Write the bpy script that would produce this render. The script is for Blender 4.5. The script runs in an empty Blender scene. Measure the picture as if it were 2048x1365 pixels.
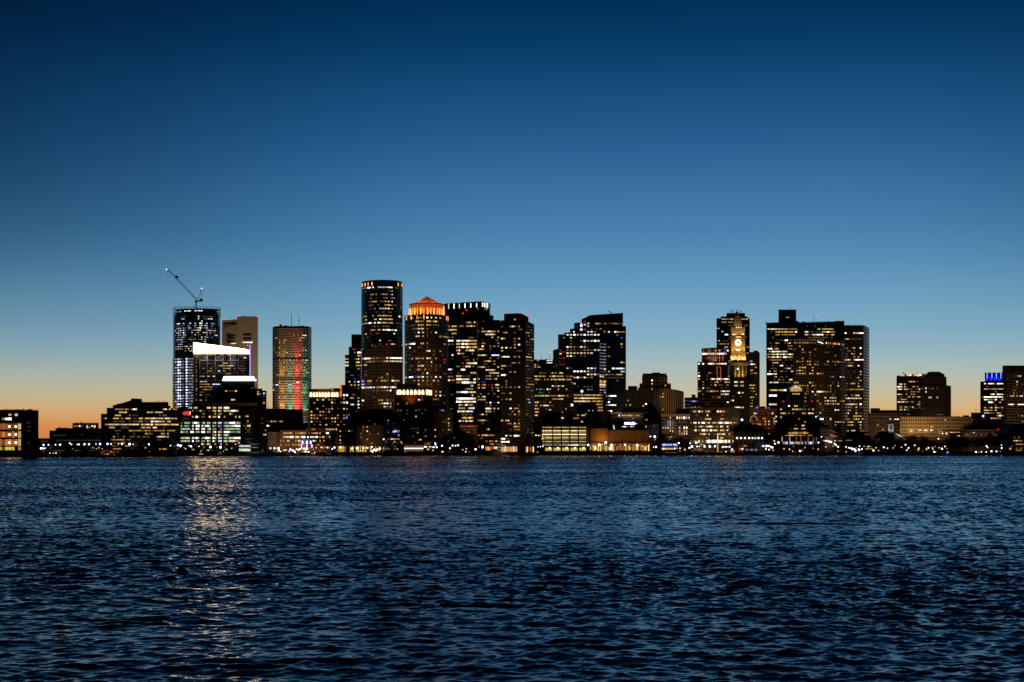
import bpy, math, random
import numpy as np
from mathutils import Vector
R = math.radians
rng = random.Random(11)
SC = bpy.context.scene
COL = SC.collection

# ---------------------------------------------------------------- camera
LENS = 50.0
F = LENS / 36.0 * 2048.0            # focal length in photo pixels
CH, HY, CX = 10.0, 889.0, 1024.0     # eye height above the water, horizon row, centre column
cam = bpy.data.objects.new('camera', bpy.data.cameras.new('camera'))
COL.objects.link(cam)
cam.location = (0, 0, CH)
cam.rotation_euler = (R(90), 0, 0)
cam.data.lens = LENS
cam.data.sensor_width = 36
cam.data.shift_y = (HY - 682.5) / 2048.0
cam.data.clip_start = 0.5
cam.data.clip_end = 20000
SC.camera = cam

# ---------------------------------------------------------------- world: dusk sky
def lin(c):
    return tuple(((v / 255.0) / 12.92 if v / 255.0 <= 0.04045 else ((v / 255.0 + 0.055) / 1.055) ** 2.4) for v in c)

W = bpy.data.worlds.new("World")
SC.world = W
W.use_nodes = True
nt = W.node_tree
for n in list(nt.nodes):
    nt.nodes.remove(n)
def wn(t, **k):
    n = nt.nodes.new(t)
    for a, b in k.items():
        setattr(n, a, b)
    return n
def wmath(op, a, b=None, clamp=False):
    n = wn('ShaderNodeMath', operation=op, use_clamp=clamp)
    for i, v in enumerate((a, b)):
        if v is None:
            continue
        if isinstance(v, (int, float)):
            n.inputs[i].default_value = v
        else:
            nt.links.new(v, n.inputs[i])
    return n.outputs[0]
tc = wn('ShaderNodeTexCoord')
sep = wn('ShaderNodeSeparateXYZ')
nt.links.new(tc.outputs['Generated'], sep.inputs[0])
el = wmath('MULTIPLY', wmath('ARCSINE', wmath('MAXIMUM', sep.outputs['Z'], 0.0)), 180 / math.pi / 90.0)   # 0..1 = 0..90 deg
ramp = wn('ShaderNodeValToRGB')
nt.links.new(el, ramp.inputs[0])
SKY = [(0.0, (214, 118, 58)), (0.7, (222, 148, 84)), (1.15, (221, 170, 112)), (1.6, (212, 184, 138)), (2.1, (198, 190, 160)), (2.8, (176, 190, 180)),
       (3.6, (150, 182, 192)), (4.6, (128, 172, 196)), (6.0, (107, 158, 191)), (7.2, (88, 144, 184)), (8.4, (74, 131, 174)),
       (10.2, (56, 113, 160)), (12.0, (36, 93, 142)), (14.0, (20, 76, 122)), (15.7, (3, 58, 100)), (17.8, (0, 42, 79)), (24, (1, 28, 58)), (40, (1, 17, 40)), (90, (1, 10, 26))]
cr = ramp.color_ramp
cr.interpolation = 'B_SPLINE'
while len(cr.elements) < len(SKY):
    cr.elements.new(0.5)
for e, (d, c) in zip(cr.elements, SKY):
    e.position = d / 90.0
for e, (d, c) in zip(cr.elements, SKY):
    e.color = (*lin(c), 1)
# brighter towards the sunset (just right of the view axis), night falling on the other side
ln = wmath('SQRT', wmath('ADD', wmath('MULTIPLY', sep.outputs['X'], sep.outputs['X']), wmath('MULTIPLY', sep.outputs['Y'], sep.outputs['Y'])))
AZ = R(6.0)
dt = wmath('DIVIDE', wmath('ADD', wmath('MULTIPLY', sep.outputs['X'], math.sin(AZ)), wmath('MULTIPLY', sep.outputs['Y'], math.cos(AZ))), wmath('MAXIMUM', ln, 1e-4))
az = wmath('SUBTRACT', 1.0, dt)
mr = wn('ShaderNodeValToRGB')
nt.links.new(wmath('MULTIPLY', az, 0.5), mr.inputs[0])
me = mr.color_ramp
me.interpolation = 'LINEAR'
for p, v in ((0.0, 1.0), (0.006, 0.96), (0.015, 0.80), (0.030, 0.58), (0.05, 0.40), (0.12, 0.26), (0.5, 0.10), (1.0, 0.055)):
    e = me.elements.new(p) if p not in (0.0, 1.0) else me.elements[0 if p == 0 else -1]
    e.color = (v ** 1.35, v ** 1.1, v ** 0.98, 1)
mul = wn('ShaderNodeMixRGB', blend_type='MULTIPLY')
mul.inputs[0].default_value = 1.0
nt.links.new(ramp.outputs[0], mul.inputs[1])
# the low twilight band reaches further round the horizon than the glow above it
wide = wn('ShaderNodeValToRGB')
nt.links.new(wmath('MULTIPLY', az, 0.5), wide.inputs[0])
we = wide.color_ramp; we.interpolation = 'EASE'
for p, v in ((0.0, 1.0), (0.04, 0.92), (0.16, 0.45), (0.5, 0.10), (1.0, 0.05)):
    e = we.elements.new(p) if p not in (0.0, 1.0) else we.elements[0 if p == 0 else -1]
    e.color = (v, v, v, 1)
hm = wn('ShaderNodeMapRange', interpolation_type='SMOOTHSTEP')
hm.inputs['From Min'].default_value = 0.5 / 90; hm.inputs['From Max'].default_value = 11.0 / 90
nt.links.new(el, hm.inputs['Value'])
azm = wn('ShaderNodeMixRGB')
nt.links.new(hm.outputs[0], azm.inputs[0]); nt.links.new(wide.outputs[0], azm.inputs[1]); nt.links.new(mr.outputs[0], azm.inputs[2])
nt.links.new(azm.outputs[0], mul.inputs[2])
sky = wn('ShaderNodeTexSky', sky_type='NISHITA', sun_disc=False)
sky.sun_elevation = R(-2.0)
sky.sun_rotation = AZ
sky.ozone_density = 5.0
sky.dust_density = 0.3
b1 = wn('ShaderNodeBackground'); b1.inputs[1].default_value = 1.0
b2 = wn('ShaderNodeBackground'); b2.inputs[1].default_value = 0.01
# below the horizon there is only dark land and sea
below = wn('ShaderNodeMixRGB')
nt.links.new(wmath('GREATER_THAN', sep.outputs['Z'], -0.0005), below.inputs[0])
below.inputs[1].default_value = (0.006, 0.012, 0.018, 1)
nt.links.new(mul.outputs[0], below.inputs[2])
nt.links.new(below.outputs[0], b1.inputs[0])
nt.links.new(sky.outputs[0], b2.inputs[0])
ad = wn('ShaderNodeAddShader')
nt.links.new(b1.outputs[0], ad.inputs[0]); nt.links.new(b2.outputs[0], ad.inputs[1])
wo = wn('ShaderNodeOutputWorld')
nt.links.new(ad.outputs[0], wo.inputs[0])

SC.view_settings.view_transform = 'Standard'
SC.view_settings.look = 'None'
SC.view_settings.exposure = 0.0
SC.view_settings.gamma = 1.0
SC.render.engine = 'CYCLES'
SC.cycles.max_bounces = 4
SC.cycles.diffuse_bounces = 2
SC.cycles.glossy_bounces = 3
SC.cycles.caustics_reflective = False
SC.cycles.caustics_refractive = False
SC.cycles.sample_clamp_indirect = 14.0
SC.cycles.use_denoising = True

# ---------------------------------------------------------------- helpers
def PX(px, D):
    return (px - CX) * D / F
def PZ(py, D):
    return CH + (HY - py) * D / F
def P(px, py, D):
    return Vector((PX(px, D), D, PZ(py, D)))
GZ = 2.6     # street level above the water

MATS = {}
def mat(name, rgb=(0.2, 0.2, 0.2), rough=0.6, metal=0.0, noise=0.25, scale=0.3):
    """plain painted / stone / metal surface with some uneven wear"""
    if name in MATS:
        return MATS[name]
    m = bpy.data.materials.new(name)
    m.use_nodes = True
    t = m.node_tree
    p = t.nodes['Principled BSDF']
    p.inputs['Roughness'].default_value = rough
    p.inputs['Metallic'].default_value = metal
    n = t.nodes.new('ShaderNodeTexNoise')
    n.inputs['Scale'].default_value = scale
    n.inputs['Detail'].default_value = 5
    tcn = t.nodes.new('ShaderNodeTexCoord')
    t.links.new(tcn.outputs['Object'], n.inputs['Vector'])
    r = t.nodes.new('ShaderNodeValToRGB')
    r.color_ramp.elements[0].position = 0.3
    r.color_ramp.elements[1].position = 0.7
    r.color_ramp.elements[0].color = (*[c * (1 - noise) for c in rgb], 1)
    r.color_ramp.elements[1].color = (*[min(1, c * (1 + noise)) for c in rgb], 1)
    t.links.new(n.outputs['Fac'], r.inputs[0])
    t.links.new(r.outputs[0], p.inputs['Base Color'])
    MATS[name] = m
    return m

def facade(name, wall, glass=(0.012, 0.013, 0.016), fu=0.2, fv=0.35, grough=0.12, wrough=0.6, jit=1.5):
    """window grid in bay / floor units (UV): wall between, dark glass inside"""
    if name in MATS:
        return MATS[name]
    m = bpy.data.materials.new(name)
    m.use_nodes = True
    t = m.node_tree
    p = t.nodes['Principled BSDF']
    def N(ty, **k):
        n = t.nodes.new(ty)
        for a, b in k.items():
            setattr(n, a, b)
        return n
    def M(op, a, b=None):
        n = N('ShaderNodeMath', operation=op)
        for i, v in enumerate((a, b)):
            if v is None: continue
            if isinstance(v, (int, float)): n.inputs[i].default_value = v
            else: t.links.new(v, n.inputs[i])
        return n.outputs[0]
    uv = N('ShaderNodeUVMap'); uv.uv_map = 'grid'
    s = N('ShaderNodeSeparateXYZ'); t.links.new(uv.outputs[0], s.inputs[0])
    iu = M('GREATER_THAN', M('ABSOLUTE', M('SUBTRACT', M('FRACT', s.outputs[0]), 0.5)), 0.5 - fu / 2)
    iv = M('GREATER_THAN', M('ABSOLUTE', M('SUBTRACT', M('FRACT', s.outputs[1]), 0.5)), 0.5 - fv / 2)
    w = M('MAXIMUM', iu, iv)
    cell = N('ShaderNodeCombineXYZ')
    t.links.new(M('FLOOR', s.outputs[0]), cell.inputs[0]); t.links.new(M('FLOOR', s.outputs[1]), cell.inputs[1])
    wn_ = N('ShaderNodeTexWhiteNoise', noise_dimensions='2D'); t.links.new(cell.outputs[0], wn_.inputs['Vector'])
    gl = N('ShaderNodeMixRGB'); t.links.new(M('POWER', wn_.outputs['Value'], 3.0), gl.inputs[0])
    gl.inputs[1].default_value = (*glass, 1); gl.inputs[2].default_value = (*[c * (1 + jit) for c in glass], 1)
    no = N('ShaderNodeTexNoise'); no.inputs['Scale'].default_value = 0.06; no.inputs['Detail'].default_value = 4
    tco = N('ShaderNodeTexCoord'); t.links.new(tco.outputs['Object'], no.inputs['Vector'])
    wl = N('ShaderNodeMixRGB'); t.links.new(no.outputs['Fac'], wl.inputs[0])
    wl.inputs[1].default_value = (*[c * 0.7 for c in wall], 1); wl.inputs[2].default_value = (*[c * 1.25 for c in wall], 1)
    mx = N('ShaderNodeMixRGB'); t.links.new(w, mx.inputs[0]); t.links.new(gl.outputs[0], mx.inputs[1]); t.links.new(wl.outputs[0], mx.inputs[2])
    t.links.new(mx.outputs[0], p.inputs['Base Color'])
    rr = N('ShaderNodeMath', operation='MULTIPLY_ADD'); t.links.new(w, rr.inputs[0]); rr.inputs[1].default_value = wrough - grough; rr.inputs[2].default_value = grough
    t.links.new(rr.outputs[0], p.inputs['Roughness'])
    MATS[name] = m
    return m

def glow_mat():
    m = bpy.data.materials.new('lit_glass')
    m.use_nodes = True
    t = m.node_tree
    for n in list(t.nodes): t.nodes.remove(n)
    a = t.nodes.new('ShaderNodeAttribute'); a.attribute_name = 'lamp'
    e = t.nodes.new('ShaderNodeEmission')
    o = t.nodes.new('ShaderNodeOutputMaterial')
    t.links.new(a.outputs['Color'], e.inputs[0]); t.links.new(e.outputs[0], o.inputs[0])
    m.cycles.emission_sampling = 'NONE'
    return m
GLOW = glow_mat()
def lampmat(name, rgb, strength, sampled=False):
    if name in MATS: return MATS[name]
    m = bpy.data.materials.new(name); m.use_nodes = True
    t = m.node_tree
    for n in list(t.nodes): t.nodes.remove(n)
    e = t.nodes.new('ShaderNodeEmission'); e.inputs[0].default_value = (*rgb, 1); e.inputs[1].default_value = strength
    o = t.nodes.new('ShaderNodeOutputMaterial'); t.links.new(e.outputs[0], o.inputs[0])
    m.cycles.emission_sampling = 'AUTO' if sampled else 'NONE'
    MATS[name] = m
    return m

# lamp colours (linear, before the cells' own variation)
LC = {'W': (2.3, 2.1, 1.8), 'C': (1.9, 2.2, 3.0), 'w': (1.0, 0.80, 0.52), 'c': (0.5, 0.64, 0.9), 'y': (0.66, 0.40, 0.135), 'Y': (0.62, 0.50, 0.10),
      'a': (0.40, 0.19, 0.046), 'A': (0.85, 0.42, 0.07), 'o': (0.40, 0.13, 0.034), 'd': (0.10, 0.062, 0.028), 'k': (0.055, 0.053, 0.052), 'm': (0.42, 0.54, 0.34),
      'r': (0.55, 0.02, 0.03), 'b': (0.05, 0.08, 0.62), 'g': (0.012, 0.22, 0.07), 'p': (0.25, 0.13, 0.8), 'O': (1.9, 0.62, 0.16), 's': (0.20, 0.22, 0.27), 'R': (0.50, 0.13, 0.12)}

class MB:
    """collects quads / polygons and links them as ONE mesh object"""
    def __init__(s):
        s.v, s.f, s.uv, s.c, s.mi = [], [], [], [], []
    def poly(s, pts, uv=None, c=None, mi=0):
        i = len(s.v)
        s.v += [tuple(p) for p in pts]
        s.f.append(tuple(range(i, i + len(pts))))
        s.uv += uv if uv else [(0.5, 0.5)] * len(pts)
        s.c += [c or (0, 0, 0)] * len(pts)
        s.mi.append(mi)
    def box(s, x0, x1, y0, y1, z0, z1, c=None, mi=0):
        a = [(x0, y0, z0), (x1, y0, z0), (x1, y1, z0), (x0, y1, z0), (x0, y0, z1), (x1, y0, z1), (x1, y1, z1), (x0, y1, z1)]
        for q in ((0, 1, 5, 4), (1, 2, 6, 5), (2, 3, 7, 6), (3, 0, 4, 7), (4, 5, 6, 7), (3, 2, 1, 0)):
            s.poly([a[k] for k in q], c=c, mi=mi)
    def bar(s, p, q, r, n=6, r2=None, c=None):
        p, q = Vector(p), Vector(q)
        d = (q - p).normalized()
        u = d.orthogonal().normalized(); w = d.cross(u)
        r2 = r if r2 is None else r2
        A = [p + (u * math.cos(2 * math.pi * k / n) + w * math.sin(2 * math.pi * k / n)) * r for k in range(n)]
        B = [q + (u * math.cos(2 * math.pi * k / n) + w * math.sin(2 * math.pi * k / n)) * r2 for k in range(n)]
        for k in range(n):
            s.poly([A[k], A[(k + 1) % n], B[(k + 1) % n], B[k]], c=c)
        s.poly(A[::-1], c=c); s.poly(B, c=c)
    def ball(s, p, r, c=None, n=8, m=5, sz=1.0):
        p = Vector(p)
        g = [[p + Vector((r * math.sin(math.pi * j / m) * math.cos(2 * math.pi * k / n), r * math.sin(math.pi * j / m) * math.sin(2 * math.pi * k / n), sz * r * math.cos(math.pi * j / m))) for k in range(n)] for j in range(m + 1)]
        for j in range(m):
            for k in range(n):
                q = [g[j][k], g[j + 1][k], g[j + 1][(k + 1) % n], g[j][(k + 1) % n]]
                if j == 0: q = [q[0], q[1], q[2]]
                elif j == m - 1: q = [q[0], q[1], q[3]]
                s.poly(q, c=c)
    def loft(s, rings, c=None, cap=True):
        n = len(rings[0])
        for a, b in zip(rings, rings[1:]):
            for k in range(n):
                s.poly([a[k], a[(k + 1) % n], b[(k + 1) % n], b[k]], c=c)
        if cap:
            s.poly(rings[0][::-1], c=c); s.poly(rings[-1], c=c)
    def build(s, name, m, parent=None, loc=None, smooth=False):
        me = bpy.data.meshes.new(name)
        off = Vector(loc) if loc is not None else (Vector(parent.matrix_world.translation) if parent else Vector((0, 0, 0)))
        if parent is not None:
            off = Vector(abspos(parent))
        me.from_pydata([(v[0] - off[0], v[1] - off[1], v[2] - off[2]) for v in s.v], [], s.f)
        for mm in (m if isinstance(m, (list, tuple)) else [m]):
            me.materials.append(mm)
        uvl = me.uv_layers.new(name='grid')
        uvl.data.foreach_set('uv', np.array(s.uv, dtype=np.float32).ravel())
        if any(c != (0, 0, 0) for c in s.c):
            ca = me.color_attributes.new('lamp', 'FLOAT_COLOR', 'CORNER')
            arr = np.ones((len(s.c), 4), dtype=np.float32); arr[:, :3] = np.array(s.c, dtype=np.float32)
            ca.data.foreach_set('color', arr.ravel())
        me.polygons.foreach_set('material_index', np.array(s.mi, dtype=np.int32))
        if smooth:
            me.polygons.foreach_set('use_smooth', np.ones(len(s.f), dtype=bool))
        o = bpy.data.objects.new(name, me)
        COL.objects.link(o)
        if parent is not None:
            o.parent = parent
        elif loc is not None:
            o.location = loc
        POS[o.name] = tuple(off)
        return o
POS = {}
def abspos(o):
    return POS.get(o.name, (0, 0, 0))

def tag(o, label, cat, group=None):
    o['label'] = label; o['category'] = cat
    if group: o['group'] = group
    return o
def empty(name, loc, label, cat, group=None):
    o = bpy.data.objects.new(name, None)
    COL.objects.link(o)
    o.location = loc
    POS[o.name] = tuple(loc)
    return tag(o, label, cat, group)
def copy_tree(o, loc, label=None, group=None, parent=None):
    c = o.copy(); COL.objects.link(c)
    if parent is None:
        c.location = loc
        if label: c['label'] = label
        if group: c['group'] = group
    else:
        c.parent = parent
    for ch in list(o.children):
        copy_tree(ch, None, parent=c)
    return c

def spot(name, loc, target, rgb, power, angle, parent=None, blend=0.6, size=1.0):
    l = bpy.data.lights.new(name, 'SPOT')
    l.color = rgb; l.energy = power; l.spot_size = R(angle); l.spot_blend = blend; l.shadow_soft_size = size
    o = bpy.data.objects.new(name, l); COL.objects.link(o)
    d = Vector(target) - Vector(loc)
    o.rotation_euler = d.to_track_quat('-Z', 'Y').to_euler()
    o.location = Vector(loc) - (Vector(abspos(parent)) if parent else Vector((0, 0, 0)))
    if parent: o.parent = parent
    return o

class Bld:
    """a building: an Empty at its foot, walls and roof pieces, its lit windows as parts"""
    def __init__(s, name, label, D, px, cat='building', group=None):
        s.D = D
        s.root = empty(name, (PX(px, D), D, GZ), label, cat, group)
        s.fac = []
        s.runs = []
        s.occ = set()
        s.y0, s.pitch, s.cp, s.wh, s.gap = 0, 6.0, 4.0, 0.5, 0.18
        s.px0 = px
    def grid(s, px0, y0, pitch, cp, wh=0.5, gap=0.18):
        """window grid: first column px, first row centre, floor and bay pitch in photo pixels, window height share, gap share"""
        s.px0, s.y0, s.pitch, s.cp, s.wh, s.gap = px0, y0, pitch, cp, wh, gap
        return s
    def block(s, pts, ytop, m, ybot=None, depth=40, part='wall', win=True, back=None, roofm=None):
        """prism over the visible front polyline pts=[(px, dD)...] left to right, closed at the back; ytop a row or one per point"""
        D = s.D
        pts = [p if isinstance(p, tuple) else (p, 0) for p in pts]
        tops = list(ytop) if isinstance(ytop, (list, tuple)) else [ytop] * len(pts)
        F0 = [(PX(px, D + dd), D + dd) for px, dd in pts]
        Zt = [PZ(t, D) for t in tops]
        zb = GZ - 0.5 if ybot is None else PZ(ybot, D)
        if back is None:
            yb = max(q[1] for q in F0) + depth
            px_in = pts[-1][0] if pts[0][0] + pts[-1][0] < 2 * CX else pts[0][0]      # blocks stand square to the radial streets
            fi = F0[-1] if px_in == pts[-1][0] else F0[0]
            sh = PX(px_in, yb) - fi[0] if abs(px_in - CX) > 12 else 0.0
            if (px_in > CX) != (pts[0][0] + pts[-1][0] > 2 * CX): sh = 0.0
            bk = [(F0[-1][0] + sh, yb), (F0[0][0] + sh, yb)]
            zbk = [Zt[-1], Zt[0]]
        else:
            bk = [(PX(px, D + dd), D + dd) for px, dd in back]
            zbk = [Zt[-1]] * len(bk)
        ring = F0 + bk
        zr = Zt + zbk
        mb = MB()
        pxs = [p[0] for p in pts]
        n = len(ring)
        vb = (PZ_inv(zb, D) - s.y0) / s.pitch + 0.5
        for i in range(n):
            j = (i + 1) % n
            a, b = ring[i], ring[j]
            if i < len(pts) - 1:
                u0, u1 = (pxs[i] - s.px0) / s.cp, (pxs[i + 1] - s.px0) / s.cp
                if pxs[i + 1] - pxs[i] > 0.3 and win:
                    s.fac.append((a, b, zb, min(zr[i], zr[j]), pxs[i], pxs[i + 1]))
            else:
                L = math.hypot(b[0] - a[0], b[1] - a[1]) * F / D / s.cp
                u0, u1 = 0, round(L)
            va, vb2 = (PZ_inv(zr[i], D) - s.y0) / s.pitch + 0.5, (PZ_inv(zr[j], D) - s.y0) / s.pitch + 0.5
            mb.poly([(a[0], a[1], zb), (b[0], b[1], zb), (b[0], b[1], zr[j]), (a[0], a[1], zr[i])], uv=[(u0, -vb), (u1, -vb), (u1, -vb2), (u0, -va)])
        top = [(ring[i][0], ring[i][1], zr[i]) for i in range(n)]
        mb.poly(top, mi=1)
        mb.poly([(ring[i][0], ring[i][1], zb) for i in range(n)][::-1], mi=1)
        o = mb.build(part, [m, roofm or ROOF], s.root)
        return o
    def boxpx(s, px0, px1, y0, y1, m, dd=0.0, depth=10, part='penthouse', c=None):
        D = s.D + dd
        mb = MB(); mb.box(PX(px0, D), PX(px1, D), D, D + depth, PZ(y1, s.D), PZ(y0, s.D), c=c)
        return mb.build(part, m, s.root)
    def hit(s, px, py):
        best = None
        z = PZ(py, s.D)
        k = (px - CX) / F
        for f in s.fac:
            (ax, ay), (bx, by), z0, z1, p0, p1 = f
            if not (p0 - 1e-6 <= px <= p1 + 1e-6): continue
            den = (bx - ax) - k * (by - ay)
            if abs(den) < 1e-9: continue
            t = (k * ay - ax) / den
            Y = ay + t * (by - ay)
            z = CH + (HY - py) * s.D / F
            if not (z0 - 0.5 <= z <= z1 + 0.5): continue
            if best is None or Y < best[0]: best = (Y, f)
        return best
    def cellquad(s, mb, x0, x1, py, h, c):
        """one lit pane, 0.2 m proud of its facade"""
        m = (x0 + x1) / 2
        b = s.hit(m, py)
        if b is None: return 0
        f = b[1]
        (ax, ay), (bx, by), z0, z1, p0, p1 = f
        x0, x1 = max(x0, p0), min(x1, p1)
        if x1 - x0 < 0.15: return 0
        q = []
        for px in (x0, x1):
            k = (px - CX) / F
            t = (k * ay - ax) / ((bx - ax) - k * (by - ay))
            q.append((ax + t * (bx - ax), ay + t * (by - ay)))
        nx, ny = (by - ay), -(bx - ax)
        L = math.hypot(nx, ny); nx, ny = nx / L, ny / L
        zt, zb_ = PZ(py - h / 2, s.D), PZ(py + h / 2, s.D)
        zt = min(zt, z1 - 0.05); zb_ = max(zb_, z0 + 0.05)
        if zt <= zb_: return 0
        o = 0.22
        A = [(q[0][0], q[0][1], zb_), (q[1][0], q[1][1], zb_), (q[1][0], q[1][1], zt), (q[0][0], q[0][1], zt)]
        B = [(x + nx * o, y + ny * o, z) for x, y, z in A]
        mb.poly(B, c=c)
        dk = tuple(v * 0.25 + 0.001 for v in c)
        for i in range(4):
            j = (i + 1) % 4
            mb.poly([A[i], A[j], B[j], B[i]], c=dk)
        return (x1 - x0) * h
    def run(s, col, x0, x1, py, h=None, snap=True, var=0.35, cells=True):
        if snap:
            py = s.y0 + round((py - s.y0) / s.pitch) * s.pitch
        h = h or s.wh * s.pitch * 0.80
        if col in 'brgp' and cells: h *= 0.7
        mb = MB()
        base = LC[col]
        k0 = rng.uniform(0.85, 1.15)
        tot = 0
        r = round((py - s.y0) / s.pitch)
        if cells:
            c0 = math.floor((x0 - s.px0) / s.cp + 0.35)
            c1 = max(c0 + 1, math.ceil((x1 - s.px0) / s.cp - 0.45))
            cl = [(s.px0 + (c + s.gap / 2) * s.cp, s.px0 + (c + 1 - s.gap / 2) * s.cp, c) for c in range(c0, c1)]
        else:
            cl = [(x0, x1, None)]
        for a, b, c in cl:
            s.occ.add((r, c))
            v = k0 * math.exp(rng.gauss(-0.06, var))
            if rng.random() < 0.06: v *= 0.35
            g = rng.uniform(-0.06, 0.06)
            cc = (max(0.001, base[0] * v * (1 + g)), max(0.001, base[1] * v), max(0.001, base[2] * v * (1 - g)))
            tot += s.cellquad(mb, a, b, py, h * (1 if not cells else rng.uniform(0.85, 1.1)), cc)
        if tot > 0:
            s.runs.append((tot, mb))
        return s
    def rows(s, txt, h=None, snap=True):
        for ln_ in txt.replace('\n', ';').split(';'):
            t = ln_.split()
            if not t: continue
            y = float(t[0])
            for tok in t[1:]:
                c = tok[0]; a = tok[1:].split('-')
                x0 = float(a[0]); x1 = float(a[1]) if len(a) > 1 else x0 + s.cp * 0.6
                if len(a) == 1: x0 -= s.cp * 0.4
                s.run(c, x0, x1, y, h, snap)
        return s
    def fill(s, px0, px1, py0, py1, dens, cols='dday', maxrun=3, h=None):
        """other lit rooms, scattered over the grid"""
        n0, n1 = math.ceil((py0 - s.y0) / s.pitch), math.floor((py1 - s.y0) / s.pitch)
        for r in range(n0, n1 + 1):
            fl = dens * rng.choice((0.3, 0.7, 1.0, 1.6))
            c = math.ceil((px0 - s.px0) / s.cp)
            ce = math.floor((px1 - s.px0) / s.cp)
            while c < ce:
                if rng.random() < fl and (r, c) not in s.occ:
                    n = min(rng.randint(1, maxrun), ce - c)
                    while n > 1 and any((r, c + k) in s.occ for k in range(n)): n -= 1
                    x = s.px0 + c * s.cp
                    s.run(rng.choice(cols), x + 0.01, x + n * s.cp - 0.01, s.y0 + r * s.pitch, h)
                    c += n
                c += 1
        return s
    def light(s, px, py, col='r', r=0.9, dd=-1.0, part='beacon', k=1.6):
        p = P(px, py, s.D); p.y += dd; p.x = PX(px, s.D + dd)
        mb = MB(); mb.ball(p, r * 0.78, c=tuple(v * k * 1.3 for v in LC[col]))
        return mb.build(part, GLOW, s.root)
    def clutter(s, px0, px1, y, n, dd=8, seed=1):
        """plant units, rails and stub masts on a roof at row y"""
        r = random.Random(seed + int(px0))
        for k in range(n):
            w = r.uniform(1.2, 5.0); x = r.uniform(px0, px1 - w); h = r.uniform(0.8, 2.6)
            s.boxpx(x, x + w, y - h, y + 0.8, r.choice((M_GREY, M_BLACK, STEEL)), dd + r.uniform(0, 10), 5, 'roof_plant')
        D = s.D; mb = MB()
        x = px0
        while x < px1:
            mb.bar((PX(x, D), D + dd - 5, PZ(y + 0.3, D)), (PX(x, D), D + dd - 5, PZ(y - 0.9, D)), 0.09, 4); x += 1.6
        mb.bar((PX(px0, D), D + dd - 5, PZ(y - 0.9, D)), (PX(px1, D), D + dd - 5, PZ(y - 0.9, D)), 0.09, 4)
        mb.build('roof_railing', DARKM, s.root)
        s.mast(r.uniform(px0, px1), y, y - r.uniform(3, 7), 0.16, dd)
        return s
    def mast(s, px, y0, y1, r=0.35, dd=8, part='antenna'):
        mb = MB(); D = s.D
        a, b = P(px, y0, D), P(px, y1, D)
        a.y += dd; b.y += dd
        mb.bar(a, b, r, r2=r * 0.5)
        m = a.lerp(b, 0.55)
        mb.bar(m - Vector((r * 3.2, 0, 0)), m + Vector((r * 3.2, 0, 0)), r * 0.5)
        return mb.build(part, DARKM, s.root)
    def done(s):
        s.runs.sort(key=lambda q: -q[0])
        for _, mb in s.runs[:100]:
            mb.build('window', GLOW, s.root)
        rest = s.runs[100:]
        if rest:
            al = MB()
            for _, mb in rest:
                k = len(al.v)
                al.v += mb.v; al.f += [tuple(i + k for i in f) for f in mb.f]
                al.uv += mb.uv; al.c += mb.c; al.mi += mb.mi
            o = al.build('lit_windows', GLOW, s.root)
            o['kind'] = 'stuff'
        return s
def PZ_inv(z, D):
    return HY - (z - CH) * F / D
def arc(p0, p1, bulge, n=8):
    """front of a round tower: polyline bulging towards the viewer"""
    c, r = (p0 + p1) / 2, (p1 - p0) / 2
    return [(c - r * math.cos(math.pi * k / n), -bulge * math.sin(math.pi * k / n)) for k in range(n + 1)]
def arcback(p0, p1, depth, n=8):
    c, r = (p0 + p1) / 2, (p1 - p0) / 2
    return [(c + r * math.cos(math.pi * k / n), depth * math.sin(math.pi * k / n)) for k in range(1, n)]
ROOF = mat('roof_felt', (0.05, 0.045, 0.04), 0.85)
DARKM = mat('dark_metal', (0.06, 0.06, 0.065), 0.5, 0.6)
CONC = mat('pale_concrete', (0.38, 0.33, 0.27), 0.75)
STEEL = mat('galvanised_steel', (0.30, 0.31, 0.33), 0.45, 0.7)
# ---------------------------------------------------------------- setting: water, land, seawall
SHORE = [(-900, 1060), (-100, 1090), (60, 1100), (200, 1130), (330, 1165), (500, 1200), (700, 1230), (1000, 1246), (2200, 1250), (3200, 1250)]
def shore(px):
    for (a, da), (b, db) in zip(SHORE, SHORE[1:]):
        if a <= px <= b: return da + (db - da) * (px - a) / (b - a)
    return SHORE[0][1] if px < 0 else SHORE[-1][1]

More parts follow.
